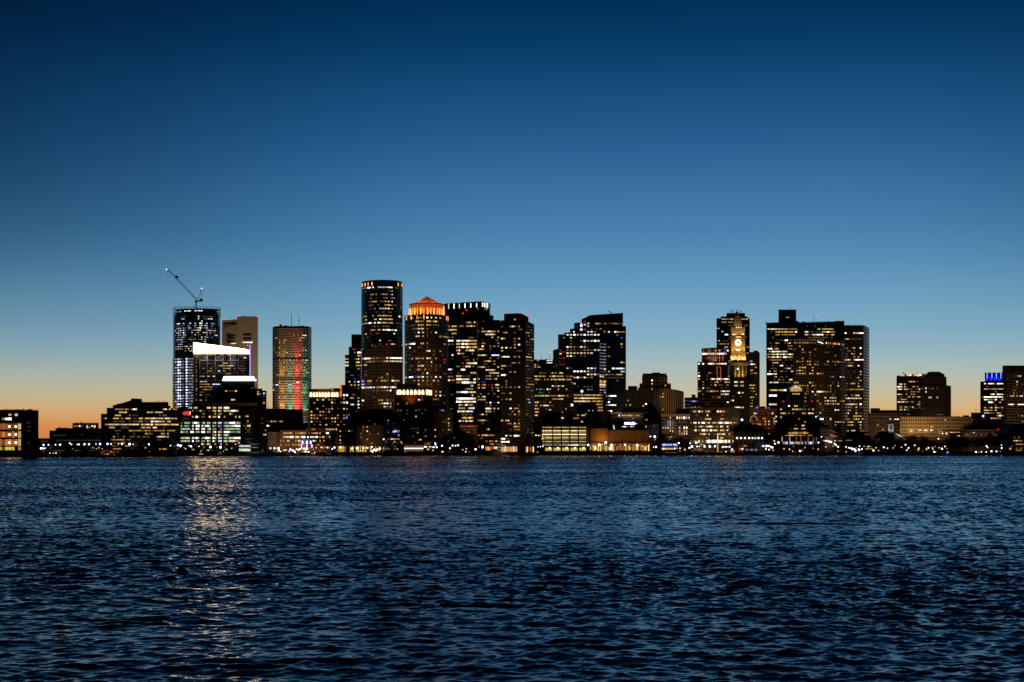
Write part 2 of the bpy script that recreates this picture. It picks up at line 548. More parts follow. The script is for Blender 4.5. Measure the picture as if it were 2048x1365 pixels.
def water_sheet():
    rs = np.random.RandomState(5)
    OY = -115.0
    ys = [44.0]
    while ys[-1] < 1262:
        r = ys[-1]
        ys.append(r + min(max(0.0022 * r, 0.10), 0.50))
    ys = np.array(ys)
    tn = np.linspace(-0.445, 0.445, 1350)
    Y = np.repeat(ys[:, None], len(tn), 1)
    X = (ys[:, None] - OY) * tn[None, :]
    dr = np.gradient(ys)[:, None]
    dx = ((ys - OY) * (tn[1] - tn[0]))[:, None]
    VAR = np.zeros_like(X); VT = 0.0
    Z = np.zeros_like(X); OX = np.zeros_like(X); OYY = np.zeros_like(X)
    lam = np.exp(rs.uniform(math.log(0.26), math.log(3.9), 120))
    lam = np.sort(lam)
    # gusts: patches of livelier and calmer water
    gust = np.ones_like(X)
    for _ in range(9):
        kx, ky = rs.normal(0, 0.028), rs.normal(0, 0.075)
        gust += 0.085 * np.sin(kx * X + ky * Y + rs.uniform(0, 6.28))
    gust = np.clip(gust, 0.45, 1.6)
    for i, L in enumerate(lam):
        if rs.rand() < 0.68:
            th = rs.normal(R(-95), R(30))
        else:
            th = rs.normal(R(-60), R(40))
        k = 2 * math.pi / L
        kx, ky = k * math.cos(th), k * math.sin(th)
        sl = 0.0310 * (1.0 if L < 1.5 else 0.62) * (0.85 if L < 0.45 else 1.0)
        a = sl / k
        ph = rs.uniform(0, 6.283)
        # fade what the mesh cannot carry at this distance
        fade = np.clip(L / (1.7 * np.maximum(dr * abs(math.sin(th)), 0.7 * dx * abs(math.cos(th)))) - 0.5, 0, 1)
        VT += sl * sl / 2; VAR += (sl * fade) ** 2 / 2
        if fade.max() <= 0: continue
        arg = kx * X + ky * Y + ph
        amp = a * fade * gust
        Z += amp * np.sin(arg)
        c = np.cos(arg)
        OX += amp * 0.85 * math.cos(th) * c
        OYY += amp * 0.85 * math.sin(th) * c
    bo = np.clip(np.sqrt(VT / np.maximum(VAR, 1e-6)), 1.0, 4.2)
    Z *= bo; OX *= bo; OYY *= bo
    # a few longer boat-wake swells rolling in
    for L, th, a, ph in ((8.5, R(-84), 0.030, 0.4), (13.0, R(-101), 0.04, 2.1), (21.0, R(-78), 0.05, 4.0)):
        k = 2 * math.pi / L
        Z += a * np.sin(k * math.cos(th) * X + k * math.sin(th) * Y + ph) * (0.6 + 0.4 * np.sin(X * 0.03 + Y * 0.017 + ph))
    # single steeper wakes with long crests, where boats have passed
    pk = [(-1.9, 45.5, 3.4, 1.6, -0.14, 0.13), (-6.0, 33.0, 2.6, 1.3, 0.10, 0.10), (9.5, 73, 4.6, 2.0, -0.06, 0.15), (5.0, 52, 3.2, 1.5, -0.08, 0.10), (18, 92, 7.5, 2.4, -0.05, 0.16), (-13, 130, 7.0, 2.6, 0.02, 0.16), (-26, 118, 9.0, 2.4, 0.05, 0.16), (16, 44, 3.2, 1.4, -0.10, 0.11), (2, 36, 2.8, 1.2, -0.12, 0.09), (-3.5, 62, 4.0, 1.7, 0.07, 0.11), (-15, 60, 4.4, 1.7, 0.05, 0.11), (-11, 41, 2.8, 1.3, 0.08, 0.09)]
    for x0, y0, lx, wl, tl, a in pk:
        x0, y0, lx, wl, a = x0 * 1.95, y0 * 1.95, lx * 1.15, wl * 1.2, a * 1.0
        dyy = (Y - y0) - tl * (X - x0) + 0.12 * wl * np.sin((X - x0) * 5.0 / lx + y0)
        Z += a * np.exp(-((X - x0) / lx) ** 2 - (dyy / (0.8 * wl)) ** 2) * np.cos(2 * math.pi * dyy / wl)
    V = np.stack([X + OX, Y + OYY, Z], -1).reshape(-1, 3).astype(np.float32)
    nr, nc = X.shape
    idx = np.arange(nr * nc, dtype=np.int32).reshape(nr, nc)
    q = np.stack([idx[:-1, :-1], idx[:-1, 1:], idx[1:, 1:], idx[1:, :-1]], -1).reshape(-1, 4)
    me = bpy.data.meshes.new('water')
    me.vertices.add(len(V)); me.vertices.foreach_set('co', V.ravel())
    me.loops.add(q.size); me.loops.foreach_set('vertex_index', q.ravel())
    me.polygons.add(len(q))
    me.polygons.foreach_set('loop_start', np.arange(0, q.size, 4, dtype=np.int32))
    me.polygons.foreach_set('use_smooth', np.ones(len(q), dtype=bool))
    me.update(calc_edges=True)
    m = bpy.data.materials.new('harbour_water'); m.use_nodes = True
    t = m.node_tree
    p = t.nodes['Principled BSDF']
    p.inputs['Base Color'].default_value = (0.0015, 0.009, 0.012, 1)
    p.inputs['Roughness'].default_value = 0.09
    p.inputs['IOR'].default_value = 1.333
    tcn = t.nodes.new('ShaderNodeTexCoord')
    mp = t.nodes.new('ShaderNodeMapping'); mp.inputs['Scale'].default_value = (0.55, 1.0, 1.0)
    t.links.new(tcn.outputs['Object'], mp.inputs['Vector'])
    sp = t.nodes.new('ShaderNodeSeparateXYZ'); t.links.new(tcn.outputs['Object'], sp.inputs[0])
    fd = t.nodes.new('ShaderNodeMapRange'); t.links.new(sp.outputs['Y'], fd.inputs['Value'])
    fd.inputs['From Min'].default_value = 80; fd.inputs['From Max'].default_value = 500
    fd.inputs['To Min'].default_value = 0.75; fd.inputs['To Max'].default_value = 0.05
    prev = None
    for sc, st, dist, det in ((5.0, 0.75, 0.022, 3.0), (1.2, 0.8, 0.05, 3.0)):
        n = t.nodes.new('ShaderNodeTexNoise'); n.inputs['Scale'].default_value = sc; n.inputs['Detail'].default_value = det
        t.links.new(mp.outputs[0], n.inputs['Vector'])
        b = t.nodes.new('ShaderNodeBump'); t.links.new(fd.outputs[0], b.inputs['Strength']); b.inputs['Distance'].default_value = dist
        t.links.new(n.outputs['Fac'], b.inputs['Height'])
        if prev: t.links.new(prev.outputs[0], b.inputs['Normal'])
        prev = b
    t.links.new(prev.outputs[0], p.inputs['Normal'])
    me.materials.append(m)
    o = bpy.data.objects.new('water', me); COL.objects.link(o)
    o['kind'] = 'structure'
    # the rest of the harbour, to the sides and behind the eye
    mb = MB(); x0, x1 = 0.444 * (44.5 - OY), 0.444 * (1262 - OY)
    for s_ in (-1, 1): mb.poly([(s_ * x0, 44.5, -0.12), (s_ * 3000, 44.5, -0.12), (s_ * 3000, 1262, -0.12), (s_ * x1, 1262, -0.12)][::s_])
    mb.poly([(-3000, -900, -0.12), (3000, -900, -0.12), (3000, 44.5, -0.12), (-3000, 44.5, -0.12)])
    mb.build('water', m)['kind'] = 'structure'
water_sheet()

def land():
    mb = MB()
    pts = [(PX(px, d), d + 0.6, GZ) for px, d in SHORE]
    far = [(9000, 9000, GZ), (-9000, 9000, GZ)]
    mb.poly([*pts, *far])
    o = mb.build('ground', mat('asphalt', (0.045, 0.043, 0.04), 0.85, 0, 0.3, 0.05))
    o['kind'] = 'structure'
land()

def seawalls():
    m = mat('wet_granite', (0.07, 0.062, 0.052), 0.75, 0, 0.4, 0.4)
    names = [((-900, -100), None), ]
    segs = [(-100, 330, 'low dark granite seawall under the street lamps at the left quay'),
            (330, 1000, 'dark timber faced seawall below the brick wharf buildings'),
            (1000, 1470, 'dark seawall in front of the orange lit pavilion'),
            (1470, 2200, 'dark seawall along the tree lined park at the right')]
    for a, b, lab in segs:
        mb = MB()
        xs = sorted({a, b, *[px for px, _ in SHORE if a < px < b]})
        for x0, x1 in zip(xs, xs[1:]):
            d0, d1 = shore(x0), shore(x1)
            A = [(PX(x0, d0), d0), (PX(x1, d1), d1), (PX(x1, d1), d1 + 1.2), (PX(x0, d0), d0 + 1.2)]
            mb.loft([[(x, y, -1.5) for x, y in A], [(x, y, GZ + 0.35) for x, y in A]])
            n = int((x1 - x0) / 6)
            for k in range(n):                      # fender piles against the face
                px = x0 + (k + rng.random()) * (x1 - x0) / max(1, n)
                d = shore(px) - 0.35
                mb.bar((PX(px, d), d, -1.0), (PX(px, d), d, GZ + rng.uniform(0.0, 0.8)), 0.22)
        o = mb.build('seawall', m)
        tag(o, lab, 'wall')
seawalls()
# ---------------------------------------------------------------- facade materials
M_DARKGLASS = facade('dark_glass_tower', (0.035, 0.032, 0.032), (0.010, 0.012, 0.018), 0.12, 0.25, 0.08, 0.4)
M_BLUEGLASS = facade('blue_glass_tower', (0.05, 0.075, 0.15), (0.018, 0.045, 0.12), 0.10, 0.2, 0.06, 0.35)  # blue raised in the base colour in place of reflected sky
M_BROWN = facade('brown_granite', (0.20, 0.125, 0.075), (0.010, 0.010, 0.012), 0.45, 0.45, 0.15)
M_DARKBROWN = facade('dark_brown_stone', (0.10, 0.06, 0.04), (0.010, 0.010, 0.012), 0.4, 0.4, 0.15)
M_TAN = facade('tan_limestone', (0.36, 0.27, 0.18), (0.012, 0.011, 0.010), 0.55, 0.3, 0.2)
M_BAND = facade('banded_metal', (0.34, 0.29, 0.24), (0.02, 0.018, 0.018), 0.04, 0.62, 0.15, 0.45)
M_BANDB = facade('banded_concrete', (0.17, 0.12, 0.09), (0.012, 0.012, 0.014), 0.05, 0.45, 0.15, 0.6)
M_BRICK = facade('red_brick', (0.17, 0.07, 0.04), (0.012, 0.011, 0.012), 0.45, 0.45, 0.15, 0.8)
M_CONC = facade('concrete_tower', (0.10, 0.075, 0.055), (0.008, 0.008, 0.010), 0.25, 0.3, 0.12, 0.7)
M_PLAIN = mat('plain_brown_stone', (0.16, 0.10, 0.07), 0.7, 0, 0.2, 0.08)
M_TANP = mat('plain_tan_stone', (0.40, 0.31, 0.22), 0.7, 0, 0.12, 0.05)
M_ALU = mat('brushed_aluminium', (0.46, 0.36, 0.26), 0.5, 0.15, 0.08, 0.05)
M_BLACK = mat('black_cladding', (0.02, 0.019, 0.02), 0.5, 0, 0.3, 0.1)
M_WHITE = mat('white_painted_wood', (0.65, 0.62, 0.58), 0.6, 0, 0.1, 0.5)
M_ORANGEWALL = mat('ochre_concrete', (0.36, 0.20, 0.08), 0.8, 0, 0.12, 0.1)
M_GREY = mat('grey_render', (0.16, 0.13, 0.13), 0.8, 0, 0.2, 0.2)
M_RIB = mat('pale_ribs', (0.42, 0.41, 0.39), 0.5, 0.2, 0.1, 0.1)
WARM = (1.0, 0.62, 0.30)  # tint for flood lamps and for lamps added as warm city glow

# ================================================================ far left quay
b = Bld('office_block', 'dark boxy waterfront block with tall glowing bays at the left edge of the harbour', 1100, 20)
b.grid(-60, 853.5, 16, 6.4, 0.86, 0.10)
b.block([-90, 45], 820, M_DARKBROWN, depth=70)
b.block([(45, 0), (77, 4)], 820.5, M_BLACK, depth=66, part='stair_tower')
for y in (853.5, 869.5, 885.5):
    b.run('o', -50, 6, y, 13, False, 0.3); b.run('o', 6.5, 37.5, y, 12, False, 0.35); b.run('y', 38.2, 43.6, y, 13, False, 0.2)
    for x in (18.8, 31.5): b.light(x, y, 'W', 1.1, -0.9, 'ceiling_lamp', 1.3)
b.rows('838.3 W10-25 y2-4; 830 y16-18 w33-37', 4.5, False)
b.rows('897.5 Y0-30 a34-42', 6.5, False)
for x, y in ((55.6, 846), (60, 846), (55.7, 854), (60, 854), (56, 862), (60, 862), (57.5, 886.5)): b.run('d', x - 1, x + 1, y, 2.4, False, cells=False)
b.light(70.3, 819.5, 'r', 1.0, 3, k=2.5)
b.mast(39.5, 820, 817, 0.3); b.done()

b = Bld('warehouse', 'low dark warehouse with a lit rooftop parking deck beside the stepped building', 1170, 130)
b.grid(77, 870, 8, 5, 0.25, 0.3)
b.block([77, 99], 877, M_DARKBROWN, depth=30, part='annex')
b.block([99, 111], 861.5, M_DARKBROWN, depth=40)
b.block([111, 203], 857, M_DARKBROWN, depth=44)
b.block([(145, 3), (197, 3)], 846.5, M_BLACK, ybot=857.5, depth=30, part='parking_deck', win=True)
b.rows('852.5 o146-151 o152-156 w160-163 b165-168 w171-174 w175-178 w181-184 w188-193 ; 855 w172-175 d177 w186-189', 3, False)
b.rows('871.3 k106-134; 881 k112-205; 870 d148 ; 869 k162-166; 881 d138; 883 d84 d88 d92', 1.2, False); b.done()

# stepped terraced waterfront building
b = Bld('terraced_building', 'stepped brown office building with long yellow ribbon windows and a sloping dark roof', 1200, 280)
b.grid(202, 819, 6.1, 4, 0.55, 0.12)
b.block([202, 213.5], 828, M_BANDB, depth=40)
b.block([213.5, 226], 816, M_BANDB, depth=45)
b.block([226, 341], 812, M_BANDB, depth=60)
b.block([(341, 0), (357, 6)], 817, M_BANDB, depth=50)
b.block([(225, 6), (245, 6), (263, 6)], [811, 806, 800], M_BLACK, ybot=813, depth=30, part='roof', win=False)
b.block([(262, 5), (271, 5), (284, 5)], [797, 797, 798], M_BLACK, ybot=813, depth=30, part='roof_plant', win=False)
b.block([(284, 6), (337, 6)], 804, M_BLACK, ybot=813, depth=30, part='roof_screen', win=False)
for x in (304, 309, 313, 320, 325): b.mast(x, 804, 800, 0.18, 10, 'rail_post')
b.rows('''819 a232-258 a262-265 C266-269 w269-272 y326-330 w330-334 w337-341 a345-354
825 y240-255 y293-306 w310-326
831 y231-240 d260-277 d317-322 d326-334
837 d209 y211-213 y225-229 y232-239 y242-246 y249-253 y256-263 d266-272 y277-287 y291-304 w305-338 y338-353
843 d226-240 d244-250 d258-262 d268-277 a280-284 d292-300 w304-322 y322-331 y333-340
849.5 a210-218 w220-252 w256-277 w281-304 y312-324 y326-358
855.6 y217-230 d246 d252-258 y282-288 d290 a292-301 w308-312 d328
861.7 d230-240 a258-268 a272-282 d283-290 a292-302 a306-318 a318-330 a334-350
867.8 d237 d265-270 y292 y296 d302 y321-325 y327-329 y333-335
874 y225-229 d234-238 a246-250 d260-268 d276-282 d288-300 w313-330 y330-338
880 a224-232 a236-240 a242-250 d255-260 d315-320
886 d228-240 a244-250 d258-262; 892 d222-236 a250-262 d270 d286 y288; 897 a226-240 y318-334''')
b.done()

# ================================================================ tower under construction
b = Bld('tower_under_construction', 'round glass tower under construction with open work lit floors and a crane on top', 2050, 392)
b.grid(346, 650, 4.55, 3.3, 0.5, 0.3)
b.block(arc(346.5, 440.5, 26), 634, M_BLUEGLASS, back=arcback(346.5, 440.5, 26))
b.block(arc(345.2, 388, 12, 6), 717.5, M_BLUEGLASS, part='lower_wing', depth=26)
for k, y in enumerate((620.5, 626.5, 631)):
    b.block(arc(348 + 2 * (k == 0), 440, 26), y, M_BLACK, ybot=y + 1.4, back=arcback(348, 440, 26), part='floor_slab', win=False)
b.block(arc(360, 434, 16), 619.5, M_BLACK, ybot=634, back=arcback(360, 434, 16), part='service_core')
mb = MB()
for px, dd in arc(347, 441, 26.5, 22): mb.bar((PX(px, 2050 + dd), 2050 + dd, PZ(634, 2050)), (PX(px, 2050 + dd), 2050 + dd, PZ(616.0, 2050)), 0.28, 4)
for y in (616.3, 619, 622.5):
    A = arc(347, 441, 26.5, 22)
    for (p, d0), (q, d1) in zip(A, A[1:]): mb.bar((PX(p, 2050 + d0), 2050 + d0, PZ(y, 2050)), (PX(q, 2050 + d1), 2050 + d1, PZ(y, 2050)), 0.22, 4)
mb.build('scaffolding', STEEL, b.root)
b.rows('624 w352-361 W371-382 W388-405; 628 w352-356 w355-360; 630 s360-366', 1.6, False)
b.rows('''633 d372 w398-401; 637 W395-399 k361-372 k407-417 s418-424
640.9 c364-368 C395-397 k405-415 w417-424 ; 645.5 w401-404
650 c354-356 C358-361 c366-370 W378-380 c390 W400-404 C413-416 c424-427
654 d354-358 d365 c378 c388-391 W398-404 c410-416 c424; 658.6 c355-361 c366-370 c388-392 w395-399 W400-403 d406-410 w413-416 d421-430
663 w352 c356-359 c364-370 s384-390 w397-403 c412-418 c424-427 y428-433 ;667.8 c354-360 C366-368 d388 y394-400 w412-416 d424-433
672 s350-354 y355-361 c367-371 d383 y389-393 d398-402 w412-416 d420 w428-434; 676.5 c355-358 c362-368 k382-388 d395-400 w403 s410-418
681 c353 c358-364 k368-371 d384 d396-402 w409-412; 685.6 c359-362 d365-371 s384 d395 w409 ; 690 c358-361 c362-364
694.8 c349-353 c357-360 s361-365 c368-370 w372-376 w378-384 y385-388; 699.5 s348-352 y354-358 y360-366 d372 c377-380 s384-388; 704 d371 d378 y381-387''')
b.fill(348, 430, 648, 704, 0.42, 'ksscskd', 2)
b.grid(346, 720, 5.6, 3.2, 0.62, 0.14)
for k in range(18):
    y = 720 + k * 5.6
    sh = -0.55 * k * 0.12
    b.run('s', 346.5 + 0.3, 356, y, var=0.5); b.run('C' if k % 3 else 'c', 356 + (k % 2) * 1.5, 362.5, y + 0.01, var=0.4)
    b.run('k' if k % 4 == 0 else 's', 363, 369.5, y, var=0.4); b.run('C', 370.5, 374.5, y, var=0.35); b.run('s', 375.5, 386.5, y, var=0.35)
b.run('c', 352, 356, 820.8); b.run('C', 360, 364, 820.8)
b.done()

# luffing crane on the tower
D = 2050
cr_ = empty('tower_crane', P(394, 617, D), 'luffing tower crane with red lights standing on the unfinished round tower', 'crane')
def lattice(mb, p, q, w, n, r):
    p, q = Vector(p), Vector(q); d = (q - p); ax = d.normalized(); u = Vector((0, 1, 0)); v = ax.cross(u).normalized()
    cor = [(u + v) * w, (u - v) * w, (-u - v) * w, (-u + v) * w]
    for c in cor: mb.bar(p + c, q + c * 0.6, r, 4)
    for k in range(n):
        a, bb = p + d * (k / n), p + d * ((k + 1) / n)
        f0, f1 = 1 - 0.4 * k / n, 1 - 0.4 * (k + 1) / n
        for i in range(4):
            mb.bar(a + cor[i] * f0, bb + cor[(i + 1) % 4] * f1, r * 0.7, 4)
mb = MB(); lattice(mb, P(392.5, 634, D), P(392.5, 604, D), 1.3, 9, 0.22); mb.build('mast', STEEL, cr_)
mb = MB(); lattice(mb, P(394.5, 601, D), P(337.5, 541, D), 1.2, 26, 0.2); mb.build('jib', STEEL, cr_)
mb = MB(); mb.bar(P(337.5, 541, D), P(333.5, 540, D), 0.7, 6); mb.build('jib_head', DARKM, cr_)
q = P(353.5, 554.5, D); mb = MB(); mb.box(q.x - 1.8, q.x + 1.8, q.y - 1.6, q.y + 1.6, q.z - 1.6, q.z + 1.8); mb.build('jib_sign', mat('dull_red_paint', (0.30, 0.06, 0.04), 0.5), cr_)
q0, q1 = P(391, 603.5, D), P(404.5, 599.5, D); mb = MB(); mb.box(q0.x, q1.x, D - 2, D + 2, q0.z, q0.z + 1.6); mb.build('machinery_deck', DARKM, cr_)
q = P(402.5, 600.5, D); mb = MB(); mb.box(q.x - 1.6, q.x + 1.6, D - 1.8, D + 1.8, q.z - 1.4, q.z + 1.9); mb.build('counterweight', DARKM, cr_)
mb = MB(); mb.bar(P(396.5, 599, D), P(403.5, 579, D), 0.38, 5); mb.bar(P(404, 600, D), P(403.5, 579, D), 0.22, 5); mb.build('a_frame', STEEL, cr_)
mb = MB(); mb.bar(P(403.5, 579, D), P(383, 568.5, D), 0.1, 4); mb.bar(P(383, 568.5, D), P(352, 552, D), 0.07, 4); mb.build('pendant_line', DARKM, cr_)
mb = MB(); mb.box(P(390, 604, D).x, P(393, 604, D).x, D - 1.6, D + 0.5, P(390, 605.5, D).z, P(390, 602.5, D).z); mb.build('cab', DARKM, cr_)
mb = MB(); mb.bar(P(334, 540, D), P(335.8, 553, D), 0.06, 4); q = P(335.8, 554, D); mb.ball(q, 0.75, sz=1.2); mb.build('hook', DARKM, cr_)
for px, py in ((333.5, 539.6), (403.7, 577.7)):
    mb = MB(); mb.ball(P(px, py, D) - Vector((0, 1.5, 0)), 0.9, c=(3.0, 1.6, 1.6)); mb.build('warning_light', GLOW, cr_)

# pale slab tower with notched top
b = Bld('slab_tower', 'pale beige slab tower with slotted windows and red rooftop lights', 2350, 480)
b.grid(445, 643, 6, 4, 0.5)
b.block([(445, 6), (474, 0)], 640, M_ALU, depth=34, part='wall')
b.block([(474, 0), (516, 0)], 633.5, M_ALU, depth=40, part='wall')
b.block([(474, -0.6), (477, -0.6)], 634, M_TANP, depth=2, part='rib', win=False)
def slot(px0, px1, y0, y1, dd=-0.5):
    mb = MB(); mb.box(PX(px0, 2350), PX(px1, 2350), 2350 + dd, 2350 + 1, PZ(y1, 2350), PZ(y0, 2350)); mb.build('window_slot', M_BLACK, b.root)
slot(486.5, 503.5, 667, 672); slot(486.5, 502.8, 675, 680.5)
for y0, y1 in ((669.3, 673.5), (675, 679), (682, 686)): slot(453, 471.5, y0, y1, 0.8)
b.rows('668 a497-504; 670 a499-503; 679 w499-502; 685.3 W485.5-504; 687.2 w460-474; 691.5 w492.5-494; 668 k487-497', 1.9, False)
mb = MB(); mb.bar(P(448, 654.5, 2350) - Vector((0, 1, 0)), P(473.5, 648, 2350) - Vector((0, 1.5, 0)), 1.2, 4); mb.build('sloped_ledge', M_BLACK, b.root)
for px, py in ((445, 639.5), (449.5, 638.8), (474, 633), (478.5, 632.3), (514.5, 634)): b.light(px, py, 'r', 1.15, -1.2, k=2.2)
b.boxpx(466, 470, 638, 640, DARKM, 10); b.boxpx(486, 490, 632.2, 633.6, DARKM, 8)
mb = MB()
for a, c in (((479.5, 632), (479.5, 626)), ((494.5, 632), (494.5, 626)), ((479.5, 631.5), (494.5, 632.2))): mb.bar(P(*a, 2350) + Vector((0, 8, 0)), P(*c, 2350) + Vector((0, 8, 0)), 0.22, 4)
mb.build('antenna', DARKM, b.root)
spot('wash_light', P(470, 800, 2350) - Vector((0, 130, 0)), P(480, 680, 2350), (1.0, 0.72, 0.45), 2.2e5, 80, b.root, 0.9, 8)  # added lamp, stands in for the city glow on this face
b.done()

# glass block with the glowing slanted crown
b = Bld('crown_lit_tower', 'grid fronted glass tower with a slanted glowing white crown', 1750, 440)
b.grid(399, 716, 5.3, 5.2, 0.42, 0.12)
b.block([(386.5, 4), (399, 3)], 708, M_DARKBROWN, depth=30, part='side_bay')
b.block([(399, 0), (477.5, 0)], 707.5, M_DARKGLASS, depth=40)
b.block([(477.5, 3), (499.5, 3)], 708, M_DARKGLASS, depth=36, part='wall')
mb = MB()
Dz = 1750
A = [P(387.5, 708, Dz) + Vector((0, -1.5, 0)), P(490.3, 707.8, Dz) + Vector((0, -1.5, 0))]
def panel(x0, x1):
    f = lambda x: 685.6 + (x - 387.5) / (490.5 - 387.5) * (698.6 - 685.6)
    return [P(x0, 707.9, Dz), P(x1, 707.9, Dz), P(x1, f(x1), Dz), P(x0, f(x0), Dz)]
xs = [387.5 + k * (490.5 - 387.5) / 13 for k in range(14)]
for x0, x1 in zip(xs, xs[1:]):
    q = panel(x0 + 0.12, x1 - 0.12); c = tuple(v * rng.uniform(0.9, 1.1) for v in (15.0, 9.6, 4.2))
    for yy in (-1.5,):
        mb.poly([(p.x, p.y + yy, p.z) for p in q], c=c)
q = [P(490.5, 708, Dz), P(491.5, 708, Dz), P(491.5, 698.6, Dz), P(490.5, 698.6, Dz)]
mb.poly([(q[0].x, Dz - 1.5, q[0].z), (q[1].x, Dz + 30, q[1].z), (q[2].x, Dz + 30, q[2].z), (q[3].x, Dz - 1.5, q[3].z)], c=(8, 5.8, 3.6))
q = panel(387.5, 490.5)
mb.poly([(p.x, Dz + 30, p.z) for p in q][::-1], c=(2, 1.8, 1.6))
mb.poly([(q[3].x, Dz - 1.5, q[3].z), (q[2].x, Dz - 1.5, q[2].z), (q[2].x, Dz + 30, q[2].z), (q[3].x, Dz + 30, q[3].z)], c=(0.4, 0.36, 0.32))
mb.poly([(q[0].x, Dz + 30, q[0].z), (q[0].x, Dz - 1.5, q[0].z), (q[3].x, Dz - 1.5, q[3].z), (q[3].x, Dz + 30, q[3].z)], c=(3, 2.7, 2.4))
mb.build('glowing_crown', GLOW, b.root)
mb = MB()
for x in xs[1:-1]:
    f = 685.6 + (x - 387.5) / 103 * 13
    mb.bar(P(x, 708, Dz) - Vector((0, 1.7, 0)), P(x, f, Dz) - Vector((0, 1.7, 0)), 0.1, 4)
mb.build('crown_mullions', mat('white_steel', (0.7, 0.66, 0.6), 0.5), b.root)
mb = MB()
for x in (399.5, 414.5, 430.5, 446, 461, 477): mb.box(PX(x - 0.4, Dz), PX(x + 0.4, Dz), Dz - 0.6, Dz - 0.05, PZ(790, Dz), PZ(708.3, Dz))
for y in (721.2, 747, 761.2, 773): mb.box(PX(399.5, Dz), PX(477.4, Dz), Dz - 0.85, Dz - 0.65, PZ(y + 0.35, Dz), PZ(y - 0.35, Dz))
mb.build('frame_grid', M_RIB, b.root)
for x in (410, 438, 466): spot('crown_spill', P(x, 705, Dz) - Vector((0, 5, 0)), P(x, 745, Dz) - Vector((0, 0.8, 0)), (1.0, 0.95, 0.88), 1.5e4, 95, b.root, 0.9, 1)  # added spots carry the crown's light down the frame
b.rows('''710.5 a400-408 a408-416 a417-424 d424-430 a440-446 y455-458 a466-472
716 b401-404 p412-416 b431-434 a446-452 w488-491
721.3 a404 d410 d420-430 d432-436 d470
724 d403-408 d416-430 y446-456 a466 ; 731.6 a437-441 y441-462 c464-466 d470 d482
737 a404-408 a418-424 d434 y446-452 y454-461 a470 r478 d484-490; 742 a417-424 c436 y446-453 d467 d484-488; 747.8 a452-458 y460 ; 749 k481-489; 753 d401
755 y402-408 y416-422 a424-426 w426-429 ; 763 c404 c412 ; 768 o399-412 A412-420 d424 c428 c432 c438 ; 774 a402-410 a412-420 y420-423; 780 a405-413 a414 d420; 785.6 d404; 790 y402 d412-418; 796 d412; 801 y400 d410-414''')
for k in range(13): b.run('o', 391.5, 394, 726 + k * 6.2 + (k % 3), 2.2, False, cells=False)
for k in range(9): b.run('k', 481, 491, 711 + k * 5.1, 0.6, False, cells=False)
mb = MB(); q = P(500.3, 720, Dz); mb.box(q.x - 0.3, q.x + 0.3, q.y - 1.2, q.y - 0.2, PZ(752, Dz), PZ(690, Dz), c=(1.1, 0.5, 2.4)); mb.build('violet_light_strip', GLOW, b.root)
mb = MB(); mb.box(q.x - 0.9, q.x + 0.9, q.y - 0.2, q.y + 1.2, PZ(812, Dz), PZ(689, Dz)); mb.build('corner_fin', M_DARKBROWN, b.root)
b.done()

b = Bld('dark_office_block', 'black office block under a long bluish white roof light with stepped right end', 1640, 470)
b.grid(430, 782.5, 6, 4, 0.45)
b.block([(430, 0), (445.5, 0)], 777, M_BLACK, depth=40, part='wall')
b.block([(445.5, 0), (509, 0)], 762, M_BLACK, depth=44, part='wall')
b.block([(509, 2), (524.5, 2)], 777.5, M_DARKBROWN, depth=40, part='wall')
b.block([(524.5, 3), (533, 3)], 781.5, M_DARKBROWN, depth=36, part='wall')
mb = MB(); Dz = 1640
mb.loft([[(PX(x, Dz), Dz + yy, PZ(761.8, Dz)) for x, yy in ((445, -1.2), (504.5, -1.2), (504.5, 14), (445, 14))], [(PX(x, Dz), Dz + yy, PZ(753.2, Dz)) for x, yy in ((448, -0.6), (504.3, -0.6), (504.3, 13), (448, 13))]], c=(4.0, 4.2, 4.8))
mb.box(PX(504.4, Dz), PX(509.2, Dz), Dz - 1, Dz + 10, PZ(761.8, Dz), PZ(758.3, Dz), c=(2.0, 2.6, 4.2))
mb.build('roof_light', GLOW, b.root)
b.rows('782.5 y449-454 a455-459 a459-463 d466 y471.5-473.5 ; 800 w464-470; 776.5 d510-514 d504', 2.6, False)
b.rows('788.5 y513-517 a517-520; 784 w513-515; 787 c526-530; 793 k525-530; 800 d528-530; 806 a526-528', 3.4, False)
b.done()

